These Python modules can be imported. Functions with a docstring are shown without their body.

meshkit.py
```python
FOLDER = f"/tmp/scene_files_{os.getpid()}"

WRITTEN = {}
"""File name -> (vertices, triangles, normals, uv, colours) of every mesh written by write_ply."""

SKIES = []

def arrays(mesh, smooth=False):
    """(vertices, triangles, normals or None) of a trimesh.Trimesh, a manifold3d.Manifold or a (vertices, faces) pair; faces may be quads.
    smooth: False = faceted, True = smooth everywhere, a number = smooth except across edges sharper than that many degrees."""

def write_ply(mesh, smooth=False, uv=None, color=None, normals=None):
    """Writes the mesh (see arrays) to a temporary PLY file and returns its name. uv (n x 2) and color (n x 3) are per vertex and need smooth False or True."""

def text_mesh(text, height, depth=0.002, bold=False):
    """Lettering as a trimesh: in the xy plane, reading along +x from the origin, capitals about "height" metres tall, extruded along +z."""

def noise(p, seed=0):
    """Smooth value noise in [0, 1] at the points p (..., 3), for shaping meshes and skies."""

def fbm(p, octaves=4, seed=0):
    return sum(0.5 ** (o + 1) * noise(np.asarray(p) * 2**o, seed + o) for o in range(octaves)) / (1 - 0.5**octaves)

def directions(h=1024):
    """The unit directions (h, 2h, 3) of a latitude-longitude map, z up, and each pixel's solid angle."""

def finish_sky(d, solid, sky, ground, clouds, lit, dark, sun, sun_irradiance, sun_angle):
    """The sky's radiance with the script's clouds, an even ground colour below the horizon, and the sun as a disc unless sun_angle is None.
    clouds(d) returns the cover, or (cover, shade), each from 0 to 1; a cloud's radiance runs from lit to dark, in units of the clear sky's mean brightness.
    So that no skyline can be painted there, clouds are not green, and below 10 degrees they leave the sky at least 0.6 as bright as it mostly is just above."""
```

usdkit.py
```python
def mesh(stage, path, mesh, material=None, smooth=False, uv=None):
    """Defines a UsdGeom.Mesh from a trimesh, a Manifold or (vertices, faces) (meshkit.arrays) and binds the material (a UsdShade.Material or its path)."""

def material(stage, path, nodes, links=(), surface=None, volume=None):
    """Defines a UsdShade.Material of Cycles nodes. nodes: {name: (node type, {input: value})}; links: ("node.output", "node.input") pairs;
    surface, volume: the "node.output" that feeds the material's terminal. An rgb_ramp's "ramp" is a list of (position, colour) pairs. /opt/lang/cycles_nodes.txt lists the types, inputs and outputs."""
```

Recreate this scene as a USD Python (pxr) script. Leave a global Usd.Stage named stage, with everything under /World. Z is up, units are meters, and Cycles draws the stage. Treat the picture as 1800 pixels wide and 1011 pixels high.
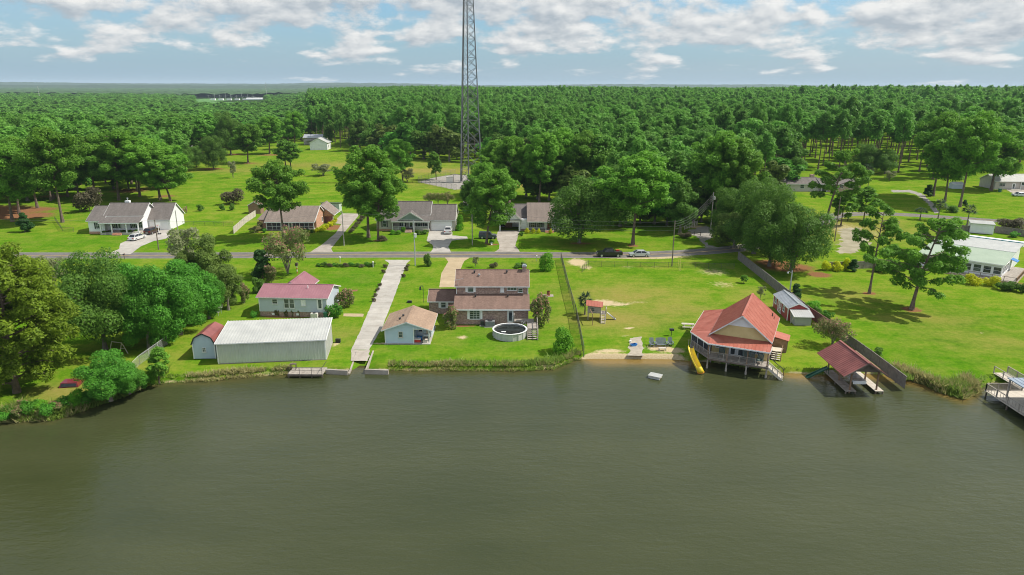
import math, random
import numpy as np, trimesh, usdkit, meshkit
from pxr import Usd, UsdGeom, UsdLux, UsdShade, Gf, Sdf, Vt

stage = Usd.Stage.CreateInMemory()
UsdGeom.SetStageUpAxis(stage, 'Z'); UsdGeom.SetStageMetersPerUnit(stage, 1.0)
UsdGeom.Xform.Define(stage, '/World'); UsdGeom.Scope.Define(stage, '/World/Looks')
PI = math.pi
FT = Sdf.ValueTypeNames

# ---------------------------------------------------------------- camera, sky, sun, exposure
FPX, PITCH, CAMZ, ROLL = 1216.0, math.atan(354 / 1216.0), 37.0, math.radians(0.2)
EXPOSURE = 0.45
SUN_EL, SUN_AZ = math.radians(51), math.radians(4.5)      # azimuth measured from +x towards +y
SKY_TINT = (0.60, 0.93, 1.14)
SUN_I, SKY_S = 1.08, 0.098
sun_to = np.array([math.cos(SUN_EL) * math.cos(SUN_AZ), math.cos(SUN_EL) * math.sin(SUN_AZ), math.sin(SUN_EL)])

cam = UsdGeom.Camera.Define(stage, '/World/camera')
_r, _u, _f = np.array([1, 0, 0.]), np.array([0, math.sin(PITCH), math.cos(PITCH)]), np.array([0, math.cos(PITCH), -math.sin(PITCH)])
_r2, _u2 = math.cos(ROLL) * _r + math.sin(ROLL) * _u, -math.sin(ROLL) * _r + math.cos(ROLL) * _u
m4 = Gf.Matrix4d(*_r2, 0, *_u2, 0, *(-_f), 0, 0, 0, CAMZ, 1)
cam.AddTransformOp().Set(m4)
cam.CreateHorizontalApertureAttr(36.0); cam.CreateFocalLengthAttr(36.0 * FPX / 1800)
cam.CreateClippingRangeAttr(Gf.Vec2f(0.5, 60000)); cam.CreateExposureAttr(EXPOSURE)

# clouds: cumulus banks laid out by direction, mixed into the dome's sky
SKYN = {
    'tc': ('texture_coordinate', {}), 'sx': ('separate_xyz', {}),
    'sky': ('sky_texture', {'sky_type': 'single_scattering', 'sun_disc': False, 'sun_elevation': SUN_EL, 'sun_rotation': math.atan2(sun_to[0], sun_to[1]), 'air_density': 1.0, 'aerosol_density': 1.2, 'ozone_density': 1.4}),
    'az': ('math', {'math_type': 'arctan2'}), 'el': ('math', {'math_type': 'maximum', 'value2': 0.0}),
    'elc': ('math', {'math_type': 'add', 'value2': 0.05}), 'lg': ('math', {'math_type': 'logarithm', 'value2': 2.718}),
    'azs': ('math', {'math_type': 'multiply', 'value2': 1.0}),
    'v': ('combine_xyz', {'z': 3.7}), 'm1': ('mapping', {'scale': (12.5, 3.6, 1.0), 'location': (2.3, 0.1, 0.0)}), 'm2': ('mapping', {'scale': (12.5, 3.6, 1.0), 'location': (2.3 + 0.10, 0.1 + 0.24, 0.0)}),
    'n1': ('noise_texture', {'scale': 1.0, 'detail': 9.0, 'roughness': 0.56, 'distortion': 0.0}),
    'n2': ('noise_texture', {'scale': 1.0, 'detail': 5.0, 'roughness': 0.52, 'distortion': 0.0}),
    'cov0': ('map_range', {'from_min': 0.012, 'from_max': 0.065, 'to_min': -0.12, 'to_max': 0.10, 'clamp': True}),
    'right': ('map_range', {'from_min': -0.7, 'from_max': 0.7, 'to_min': -0.025, 'to_max': 0.05, 'clamp': True}),
    'cov': ('math', {'math_type': 'add'}), 'd': ('math', {'math_type': 'add'}), 'dd': ('math', {'math_type': 'add'}),
    'fac': ('map_range', {'range_type': 'smoothstep', 'from_min': 0.49, 'from_max': 0.63, 'to_min': 0.0, 'to_max': 0.95, 'clamp': True}),
    'dif': ('math', {'math_type': 'subtract'}),
    'sh': ('map_range', {'from_min': -0.11, 'from_max': 0.13, 'to_min': 0.0, 'to_max': 1.0, 'clamp': True}),
    'cc': ('mix_color', {'a': (3.35, 3.75, 4.15), 'b': (6.7, 6.65, 6.5)}),
    'vm': ('mapping', {'scale': (1.1, 1.4, 1.0), 'location': (4.2, 1.0, 0.0)}), 'veil': ('noise_texture', {'scale': 1.0, 'detail': 4.0}),
    'vf': ('map_range', {'from_min': 0.35, 'from_max': 0.75, 'to_min': 0.0, 'to_max': 0.30, 'clamp': True}),
    'vf2': ('math', {'math_type': 'add'}), 'vr': ('map_range', {'from_min': -0.2, 'from_max': 0.8, 'to_min': 0.0, 'to_max': 0.25, 'clamp': True}),
    'tint': ('mix_color', {'blend_type': 'multiply', 'fac': 1.0, 'b': SKY_TINT, 'use_clamp': False}), 'mixv': ('mix_color', {'b': (4.0, 4.5, 4.8)}),
    'hf': ('map_range', {'from_min': 0.0, 'from_max': 0.13, 'to_min': 0.92, 'to_max': 0.0, 'clamp': True}), 'low': ('mix_color', {'b': (2.65, 3.7, 4.6)}),
    'mix': ('mix_color', {}), 'bg': ('background_shader', {'strength': SKY_S}),
}
SKYL = [('tc.generated', 'sx.vector'), ('sx.x', 'az.value1'), ('sx.y', 'az.value2'), ('sx.z', 'el.value1'), ('el.value', 'elc.value1'), ('elc.value', 'lg.value1'),
        ('az.value', 'azs.value1'), 
        ('azs.value', 'v.x'), ('lg.value', 'v.y'), ('v.vector', 'm1.vector'), ('v.vector', 'm2.vector'), ('m1.vector', 'n1.vector'), ('m2.vector', 'n2.vector'),
        ('el.value', 'cov0.value'), ('az.value', 'right.value'), ('cov0.result', 'cov.value1'), ('right.result', 'cov.value2'), ('n1.fac', 'd.value1'), ('cov.value', 'd.value2'),
        ('d.value', 'fac.value'), ('n1.fac', 'dif.value1'), ('n2.fac', 'dif.value2'), ('dif.value', 'sh.value'), ('sh.result', 'cc.fac'),
        ('v.vector', 'vm.vector'), ('vm.vector', 'veil.vector'), ('veil.fac', 'vf.value'), ('az.value', 'vr.value'), ('vf.result', 'vf2.value1'), ('vr.result', 'vf2.value2'),
        ('sky.color', 'tint.a'), ('tint.result', 'low.a'), ('el.value', 'hf.value'), ('hf.result', 'low.fac'), ('low.result', 'mixv.a'), ('vf2.value', 'mixv.fac'), ('mixv.result', 'mix.a'), ('cc.result', 'mix.b'), ('fac.result', 'mix.fac'), ('mix.result', 'bg.color')]
skym = usdkit.material(stage, '/World/Looks/sky_look', SKYN, SKYL, surface='bg.background')
dome = UsdLux.DomeLight.Define(stage, '/World/sky'); dome.CreateIntensityAttr(1.0)
UsdShade.MaterialBindingAPI.Apply(dome.GetPrim()).Bind(skym)
dome.GetPrim().SetCustomDataByKey('label', 'blue sky with white cumulus clouds above the forest'); dome.GetPrim().SetCustomDataByKey('kind', 'structure'); dome.GetPrim().SetCustomDataByKey('category', 'sky')
sun = UsdLux.DistantLight.Define(stage, '/World/sun')
sun.CreateIntensityAttr(SUN_I); sun.CreateAngleAttr(0.5); sun.CreateColorAttr(Gf.Vec3f(1.0, 0.95, 0.87)); sun.CreateNormalizeAttr(True)
_z = sun_to; _x = np.cross([0, 0, 1], _z); _x /= np.linalg.norm(_x); _y = np.cross(_z, _x)
sun.AddTransformOp().Set(Gf.Matrix4d(*_x, 0, *_y, 0, *_z, 0, 0, 0, 200, 1))

# ---------------------------------------------------------------- where things stand: survey of the ground seen in the photograph
def ray(px, py):
    u, v = (px - 900) / FPX, (py - 505.5) / FPX
    u, v = u * math.cos(ROLL) + v * math.sin(ROLL), -u * math.sin(ROLL) + v * math.cos(ROLL)
    return np.array([u, math.cos(PITCH) - v * math.sin(PITCH), -math.sin(PITCH) - v * math.cos(PITCH)])
def G(px, py, z=0.0):
    d = ray(px, py); t = (z - CAMZ) / d[2]
    return d * t + np.array([0, 0, CAMZ])
def SY(x, y, z):
    z = z - CAMZ; c = y * math.cos(PITCH) - z * math.sin(PITCH)
    v, u = (-z * math.cos(PITCH) - y * math.sin(PITCH)) / c, x / c
    return 505.5 + FPX * (u * math.sin(ROLL) + v * math.cos(ROLL))
def height_at(x, y, py, z0=0.0):
    lo, hi = z0 - 2, z0 + 80
    for _ in range(40):
        mid = (lo + hi) / 2
        lo, hi = (mid, hi) if SY(x, y, mid) > py else (lo, mid)
    return (lo + hi) / 2
def px_per_m(x, y, z=0.0):
    return FPX / (y * math.cos(PITCH) + (CAMZ - z) * math.sin(PITCH))

# ---------------------------------------------------------------- scene helpers
used = {}
def numbered(path):
    n = used.get(path, -1) + 1; used[path] = n
    return path if n == 0 else '%s_%03d' % (path, n)
def tag(p, label=None, cat=None, group=None, kind=None):
    p = p.GetPrim() if hasattr(p, 'GetPrim') else p
    for k, v in (('label', label), ('category', cat), ('group', group), ('kind', kind)):
        if v: p.SetCustomDataByKey(k, v)
    return p
def thing(name, label, cat, loc=(0, 0, 0), rotz=0.0, group=None, kind=None):
    x = UsdGeom.Xform.Define(stage, numbered('/World/' + name))
    x.AddTranslateOp().Set(Gf.Vec3d(*map(float, loc))); x.AddRotateZOp().Set(float(math.degrees(rotz)))
    tag(x, label, cat, group, kind)
    return x.GetPrim()

class MB:
    """collects plain solids and builds them as one mesh"""
    def __init__(s): s.v, s.f, s.n = [], [], 0
    def add(s, v, f):
        v = np.asarray(v, float).reshape(-1, 3); f = np.asarray(f, int)
        if f.shape[1] == 4: f = np.vstack([f[:, [0, 1, 2]], f[:, [0, 2, 3]]])
        s.v.append(v); s.f.append(f + s.n); s.n += len(v); return s
    def tm(s, m): return s.add(m.vertices, m.faces)
    def quad(s, a, b, c, d): return s.add([a, b, c, d], [[0, 1, 2, 3]])
    def box(s, x0, y0, z0, x1, y1, z1):
        x = [(a, b, c) for c in (z0, z1) for a, b in ((x0, y0), (x1, y0), (x1, y1), (x0, y1))]
        return s.add(x, [[3, 2, 1, 0], [4, 5, 6, 7], [0, 1, 5, 4], [1, 2, 6, 5], [2, 3, 7, 6], [3, 0, 4, 7]])
    def obox(s, o, u, w, t, h):
        """box on a wall: o corner, u along (unit*len w), t outward thickness, h height"""
        o = np.asarray(o, float); u = np.asarray(u, float); n = np.cross(u, [0, 0, 1.0])
        a, b, c = u * w, n * t, np.array([0, 0, h])
        p = [o, o + a, o + a + b, o + b]; p = p + [q + c for q in p]
        return s.add(p, [[0, 1, 2, 3], [7, 6, 5, 4], [1, 0, 4, 5], [2, 1, 5, 6], [3, 2, 6, 7], [0, 3, 7, 4]])
    def slab(s, pts, t):
        """top polygon (counter-clockwise from above) given a thickness downwards"""
        p = np.asarray(pts, float); k = len(p); q = p - np.array([0, 0, t])
        v = np.vstack([p, q]); f = []
        for i in range(1, k - 1): f += [[0, i, i + 1], [k, k + i + 1, k + i]]
        for i in range(k): j = (i + 1) % k; f += [[i, k + i, k + j], [i, k + j, j]]
        return s.add(v, f)
    def prism(s, poly, axis, a, b):
        """polygon (list of 2D) extruded along an axis: axis 'x' -> poly is (y,z); 'y' -> (x,z)"""
        k = len(poly); L = []
        for t in (a, b):
            for p in poly: L.append((t, p[0], p[1]) if axis == 'x' else (p[0], t, p[1]) if axis == 'y' else (p[0], p[1], t))
        f = []
        for i in range(1, k - 1): f += [[0, i, i + 1], [k, k + i + 1, k + i]]
        for i in range(k): j = (i + 1) % k; f += [[i, k + i, k + j], [i, k + j, j]]
        return s.add(L, f)
    def bar(s, p, q, w, h=None, up=(0, 0, 1)):
        """square bar from p to q"""
        p, q = np.asarray(p, float), np.asarray(q, float); h = h or w
        d = q - p; d = d / (np.linalg.norm(d) + 1e-9); a = np.cross(d, up)
        if np.linalg.norm(a) < 1e-3: a = np.cross(d, [1.0, 0, 0])
        a /= np.linalg.norm(a); b = np.cross(a, d); a, b = a * w / 2, b * h / 2
        v = [p - a - b, p + a - b, p + a + b, p - a + b]; v = v + [x + (q - p) for x in v]
        return s.add(v, [[0, 1, 2, 3], [7, 6, 5, 4], [1, 0, 4, 5], [2, 1, 5, 6], [3, 2, 6, 7], [0, 3, 7, 4]])
    def tube(s, pts, r, n=6):
        pts = np.asarray(pts, float); r = np.broadcast_to(r, (len(pts),))
        t = np.gradient(pts, axis=0); t /= np.linalg.norm(t, axis=1, keepdims=True) + 1e-12
        a = np.cross(t, np.where(np.abs(t[:, 2:]) < 0.9, [0, 0, 1.0], [1.0, 0, 0])); a /= np.linalg.norm(a, axis=1, keepdims=True) + 1e-12
        b = np.cross(t, a); an = np.arange(n) * 2 * PI / n
        v = pts[:, None] + r[:, None, None] * (np.cos(an)[None, :, None] * a[:, None] + np.sin(an)[None, :, None] * b[:, None])
        i, j = np.meshgrid(np.arange(len(pts) - 1), np.arange(n), indexing='ij')
        q = np.stack([i * n + j, i * n + (j + 1) % n, (i + 1) * n + (j + 1) % n, (i + 1) * n + j], -1).reshape(-1, 4)
        k = len(pts) * n; V = np.vstack([v.reshape(-1, 3), pts[:1], pts[-1:]])
        caps = [[k, (jj + 1) % n, jj] for jj in range(n)] + [[k + 1, k - n + jj, k - n + (jj + 1) % n] for jj in range(n)]
        return s.add(V, np.vstack([q[:, [0, 1, 2]], q[:, [0, 2, 3]], caps]))
    def cyl(s, x, y, z0, z1, r, r2=None, n=12): return s.tube([(x, y, z0), (x, y, z1)], [r, r if r2 is None else r2], n)
    def blob(s, c, r, sub=2, amp=0.15, seed=0, fr=1.5):
        m = trimesh.creation.icosphere(sub, 1.0); v = m.vertices; k = 1 + amp * (meshkit.fbm(v * fr + seed * 7.3, 3, seed) * 2 - 1)
        return s.add(v * k[:, None] * np.asarray(r) + np.asarray(c), m.faces)
    def arrays(s): return np.vstack(s.v), np.vstack(s.f)
    def build(s, name, mat, parent=None, label=None, cat=None, group=None, kind=None, smooth=False):
        if not s.v: return None
        base = str(parent.GetPath()) if parent is not None else '/World'
        m = usdkit.mesh(stage, numbered(base + '/' + name), s.arrays(), mat, smooth=smooth)
        return tag(m, label, cat, group, kind)
def fprim(prim, name, arr):
    UsdGeom.PrimvarsAPI(prim).CreatePrimvar(name, FT.FloatArray, 'vertex').Set(Vt.FloatArray.FromNumpy(np.asarray(arr, np.float32)))

# ---------------------------------------------------------------- materials
def mat(name, c1, c2=None, scale=1.5, rough=0.7, metal=0.0, bump=0.0, bscale=None, detail=5.0, obj=True, spec=0.5, ramp=(0.3, 0.7)):
    c2 = c2 or tuple(0.8 * x for x in c1)
    nodes = {'p': ('principled_bsdf', {'roughness': rough, 'metallic': metal, 'specular_ior_level': spec}), 'tc': ('texture_coordinate', {}), 'g': ('geometry', {}),
             'n': ('noise_texture', {'scale': scale, 'detail': detail, 'roughness': 0.6}), 'r': ('rgb_ramp', {'ramp': [(ramp[0], c1), (ramp[1], c2)]})}
    src = 'tc.object' if obj else 'g.position'
    links = [(src, 'n.vector'), ('n.fac', 'r.fac'), ('r.color', 'p.base_color')]
    if bump:
        nodes['n2'] = ('noise_texture', {'scale': bscale or scale * 8, 'detail': 4.0}); nodes['b'] = ('bump', {'strength': bump, 'distance': 0.05})
        links += [(src, 'n2.vector'), ('n2.fac', 'b.height'), ('b.normal', 'p.normal')]
    return usdkit.material(stage, '/World/Looks/' + name, nodes, links, surface='p.BSDF')
def lined(name, c1, c2, period, axis='z', rough=0.6, bump=0.6, dark=0.75, n_scale=1.0, metal=0.0, streak=None):
    """boards, siding or shingle rows: fine relief every period metres along z (or along x+y)"""
    nodes = {'p': ('principled_bsdf', {'roughness': rough, 'metallic': metal}), 'tc': ('texture_coordinate', {}), 's': ('separate_xyz', {}),
             'a': ('math', {'math_type': 'add'}), 'd': ('math', {'math_type': 'divide', 'value2': period}), 'fr': ('math', {'math_type': 'fraction'}),
             'e': ('map_range', {'from_min': 0.0, 'from_max': 0.16, 'to_min': dark, 'to_max': 1.0, 'clamp': True}),
             'mp': ('mapping', {'scale': streak or (1, 1, 1)}), 'n': ('noise_texture', {'scale': n_scale, 'detail': 6.0, 'roughness': 0.65}), 'r': ('rgb_ramp', {'ramp': [(0.3, c1), (0.7, c2)]}),
             'mu': ('mix_color', {'blend_type': 'multiply', 'fac': 1.0}), 'b': ('bump', {'strength': bump, 'distance': 0.02})}
    links = [('tc.object', 's.vector'), ('tc.object', 'mp.vector'), ('mp.vector', 'n.vector'), ('n.fac', 'r.fac'), ('d.value', 'fr.value1'), ('fr.value', 'e.value'),
             ('r.color', 'mu.a'), ('e.result', 'mu.b'), ('mu.result', 'p.base_color'), ('fr.value', 'b.height'), ('b.normal', 'p.normal')]
    if axis == 'z': links += [('s.z', 'd.value1')]
    elif axis == 'x': links += [('s.x', 'd.value1')]
    elif axis == 'y': links += [('s.y', 'd.value1')]
    else: links += [('s.x', 'a.value1'), ('s.y', 'a.value2'), ('a.value', 'd.value1')]
    return usdkit.material(stage, '/World/Looks/' + name, nodes, links, surface='p.BSDF')
def bricks(name, c1, c2, mortar, rows=0.075, width=0.22):
    nodes = {'p': ('principled_bsdf', {'roughness': 0.85}), 'tc': ('texture_coordinate', {}), 's': ('separate_xyz', {}), 'a': ('math', {'math_type': 'add'}), 'c': ('combine_xyz', {}),
             'b': ('brick_texture', {'color1': c1, 'color2': c2, 'mortar': mortar, 'scale': 1.0, 'mortar_size': 0.008, 'brick_width': width, 'row_height': rows, 'bias': 0.0}),
             'n': ('noise_texture', {'scale': 3.0, 'detail': 6.0, 'roughness': 0.7}), 'nr': ('map_range', {'from_min': 0.3, 'from_max': 0.7, 'to_min': 0.55, 'to_max': 1.45, 'clamp': True}), 'mu': ('mix_color', {'blend_type': 'multiply', 'fac': 1.0, 'use_clamp': False})}
    links = [('tc.object', 's.vector'), ('s.x', 'a.value1'), ('s.y', 'a.value2'), ('a.value', 'c.x'), ('s.z', 'c.y'), ('c.vector', 'b.vector'), ('c.vector', 'n.vector'), ('n.fac', 'nr.value'), ('b.color', 'mu.a'), ('nr.result', 'mu.b'), ('mu.result', 'p.base_color')]
    return usdkit.material(stage, '/World/Looks/' + name, nodes, links, surface='p.BSDF')
def shingle(name, c1, c2, rough=0.9):
    """asphalt shingles: courses, per-tab tone, streaks down the slope and soft weathering"""
    nodes = {'p': ('principled_bsdf', {'roughness': rough}), 'tc': ('texture_coordinate', {}), 's': ('separate_xyz', {}), 'a': ('math', {'math_type': 'add'}), 'y': ('math', {'math_type': 'add'}), 'c': ('combine_xyz', {}),
             'b': ('brick_texture', {'color1': c1, 'color2': c2, 'mortar': tuple(0.6 * x for x in c1), 'scale': 1.0, 'mortar_size': 0.01, 'brick_width': 0.33, 'row_height': 0.15}),
             'mp': ('mapping', {'scale': (1.6, 0.25, 0.25)}), 'n': ('noise_texture', {'scale': 0.8, 'detail': 6.0, 'roughness': 0.65}), 'nr': ('map_range', {'from_min': 0.3, 'from_max': 0.7, 'to_min': 0.84, 'to_max': 1.15, 'clamp': True}),
             'n2': ('noise_texture', {'scale': 6.0, 'detail': 3.0}), 'nr2': ('map_range', {'from_min': 0.3, 'from_max': 0.7, 'to_min': 0.9, 'to_max': 1.1, 'clamp': True}),
             'mu': ('mix_color', {'blend_type': 'multiply', 'fac': 1.0, 'use_clamp': False}), 'mu2': ('mix_color', {'blend_type': 'multiply', 'fac': 1.0, 'use_clamp': False})}
    links = [('tc.object', 's.vector'), ('s.x', 'c.x'), ('s.y', 'y.value1'), ('s.z', 'y.value2'), ('y.value', 'c.y'), ('c.vector', 'b.vector'), ('tc.object', 'mp.vector'), ('mp.vector', 'n.vector'), ('tc.object', 'n2.vector'), ('n.fac', 'nr.value'), ('n2.fac', 'nr2.value'),
             ('b.color', 'mu.a'), ('nr.result', 'mu.b'), ('mu.result', 'mu2.a'), ('nr2.result', 'mu2.b'), ('mu2.result', 'p.base_color')]
    return usdkit.material(stage, '/World/Looks/' + name, nodes, links, surface='p.BSDF')
def foliage(name, dark, light, trans=0.44, tint_hue=0.012, rough=0.55):
    """leaves: tone by leaf (tint), by tree (random) and by clump (noise); part of the light passes through"""
    nodes = {'at': ('attribute', {'attribute': 'tint'}), 'oi': ('object_info', {}), 'tc': ('texture_coordinate', {}), 'n': ('noise_texture', {'scale': 0.55, 'detail': 3.0}),
             'a': ('math', {'math_type': 'multiply', 'value2': 0.45}), 'b': ('math', {'math_type': 'multiply_add', 'value2': 0.42}), 'c': ('math', {'math_type': 'multiply_add', 'value2': 0.9, 'value3': -0.36}), 'd': ('math', {'math_type': 'add'}),
             'r': ('rgb_ramp', {'ramp': [(0.0, dark), (1.0, light)]}),
             'hs': ('hsv', {'value': 1.0, 'saturation': 1.0}), 'hr': ('map_range', {'to_min': 0.5 - tint_hue, 'to_max': 0.5 + tint_hue * 0.25}),
             'p': ('principled_bsdf', {'roughness': rough, 'specular_ior_level': 0.2}), 't': ('translucent_bsdf', {}), 'm': ('mix_closure', {'fac': trans})}
    links = [('tc.object', 'n.vector'), ('at.fac', 'a.value1'), ('oi.random', 'b.value1'), ('a.value', 'b.value3'), ('n.fac', 'c.value1'), ('b.value', 'd.value1'), ('c.value', 'd.value2'), ('d.value', 'r.fac'),
             ('oi.random', 'hr.value'), ('hr.result', 'hs.hue'), ('r.color', 'hs.color'), ('hs.color', 'p.base_color'), ('hs.color', 't.color'), ('p.BSDF', 'm.closure1'), ('t.BSDF', 'm.closure2')]
    return usdkit.material(stage, '/World/Looks/' + name, nodes, links, surface='m.closure')
# ---------------------------------------------------------------- palette
GRASS = [(0.041, 0.120, 0.006), (0.086, 0.186, 0.008), (0.165, 0.230, 0.020)]
WATERC = [(0.035, 0.043, 0.016), (0.053, 0.060, 0.025)]
WAVE = 0.10
HAZE_C, HAZE_D = (0.68, 0.84, 0.98), 0.000048
LEAF = {'pine': ((0.068, 0.195, 0.024), (0.225, 0.47, 0.046)), 'pine_y': ((0.100, 0.19, 0.016), (0.30, 0.45, 0.034)), 'fpine': ((0.062, 0.190, 0.034), (0.215, 0.47, 0.066)),
        'oak': ((0.056, 0.145, 0.022), (0.155, 0.31, 0.042)), 'bright': ((0.040, 0.16, 0.020), (0.14, 0.42, 0.04)), 'olive': ((0.075, 0.135, 0.026), (0.21, 0.31, 0.06)),
        'pale': ((0.17, 0.20, 0.09), (0.32, 0.35, 0.18)), 'cedar': ((0.022, 0.075, 0.018), (0.065, 0.18, 0.04))}
# ---------------------------------------------------------------- terrain, lake, haze
def sm(a, b, x):
    t = np.clip((np.asarray(x, float) - a) / (b - a), 0, 1); return t * t * (3 - 2 * t)
def terrain(x, y):
    x, y = np.asarray(x, float), np.asarray(y, float)
    s = x / np.maximum(y, 1)
    side = sm(-0.42, -0.12, s)
    h = 9.0 * sm(330, 900, y) * side - 3.0 * sm(330, 700, y) * (1 - side)
    return h * (1 - sm(3000, 6000, y))
WATER_Z = -0.55
shore_px = [(-60, 742), (14, 740), (60, 738), (100, 737), (166, 715), (222, 696), (249, 684), (277, 674), (330, 671), (360, 670), (425, 664), (503, 658), (572, 653), (609, 652), (646, 651), (690, 651), (735, 652), (844, 651), (901, 652), (972, 649), (996, 639), (1012, 632), (1039, 631), (1175, 632), (1240, 636), (1310, 646), (1376, 656), (1415, 657), (1454, 659), (1500, 656), (1567, 660), (1592, 667), (1624, 676), (1650, 690), (1690, 701), (1722, 688), (1735, 674), (1752, 673), (1800, 676), (1900, 690)]
shore_w = np.array([G(px, py, WATER_Z)[:2] for px, py in shore_px])
def shore(x):
    x = np.asarray(x, float)
    return np.interp(x, shore_w[:, 0], shore_w[:, 1]) + 0.35 * (meshkit.fbm(np.stack([x * 0.45, x * 0, x * 0 + 3.3], -1), 3, 5) - 0.5)

def blobs(x, y, lst):
    """soft patches: (centre px, py, radius x metres, radius y metres, strength)"""
    o = np.zeros_like(x)
    for px, py, rx, ry, a in lst:
        c = G(px, py); o = np.maximum(o, a * np.exp(-(((x - c[0]) / rx) ** 2 + ((y - c[1]) / ry) ** 2)))
    return o
xs = np.concatenate([-np.geomspace(9000, 235, 22), np.arange(-225, 240, 1.25), np.geomspace(250, 9000, 22)])
ys = np.concatenate([[-2500, -600, -100, 20, 55], np.arange(64, 112, 0.6), np.arange(112, 215, 1.5), np.arange(215, 470, 3.5), np.geomspace(474, 14000, 46)])
gx, gy = np.meshgrid(xs, ys); gz = terrain(gx, gy)
sd = gy - shore(gx)
bank = sm(-1.3, 0.55, sd)
ramp_cut = np.exp(-((gx + 21.0) / 1.35) ** 8) * sm(93.5, 87.0, gy)         # boat ramp runs down into the lake
gz = np.where(sd < 4, gz * bank - 2.6 * (1 - bank), gz) - 0.9 * ramp_cut * bank
gz = gz + np.where((gy > 60) & (gy < 112), 0.05 * (meshkit.fbm(np.stack([gx * 0.25, gy * 0.25, gx * 0], -1), 3, 2) - 0.5) * sm(0.5, 3, sd) * 0, 0)
sand = blobs(gx, gy, [(1060, 532, 3.2, 2.2, 0.9), (1085, 536, 3.0, 1.2, 0.8), (1120, 532, 4, 1.0, 0.5), (1072, 617, 2.6, 1.0, 0.9), (1050, 622, 1.8, .7, .7), (1106, 577, 0.9, 0.6, 1.0), (1103, 591, .7, .5, 0.9), (1160, 612, 2.2, 1.5, 1.0), (1185, 616, 2.0, 1.4, 0.9), (1150, 624, 4, .8, .9), (1100, 627, 5, .6, 1.0),
    (1015, 461, 2.3, 3.5, 1.1), (1030, 470, 2.0, 2.4, 0.7), (1105, 470, 2.4, 0.9, 0.9), (1150, 470, 3.0, 0.9, 0.7), (1130, 454.6, 9, 0.7, 1.1), (1180, 452, 9, 0.8, 0.8), (1255, 478, 5, 4.5, .55), (1270, 500, 4, 4, .5), (812, 593, 1.1, 1.1, .8), (760, 488, 1.2, 1.5, .4), (942, 483, .9, .6, .8), (1400, 672, 0.1, 0.1, 0), (1660, 545, .5, .4, .6), (1725, 585, .6, .5, .6),
    (560, 627, 1.0, 2.4, 0.45), (505, 650, 6, .5, .4), (700, 604, 5.5, .5, .9), (590, 605, .6, 1.5, .7), (960, 640, 1.6, .8, .8), (1480, 400, 9, 11, 0.55), (1500, 430, 7, 8, 0.5), (1530, 410, 8, 10, .45), (1290, 440, 5, 2.5, .8), (1225, 399, 4, 2.5, .9), (830, 320, 4, 5, .6), (1590, 640, 0.1, .1, 0)])
beach = sm(9.6, 11.5, gx) * (1 - sm(23.5, 26, gx)) * sm(1.3, 0.2, sd)
sand = np.maximum(sand, beach * 1.15)
sand = np.maximum(sand, 0.75 * sm(0.6, -0.1, sd))
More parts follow.
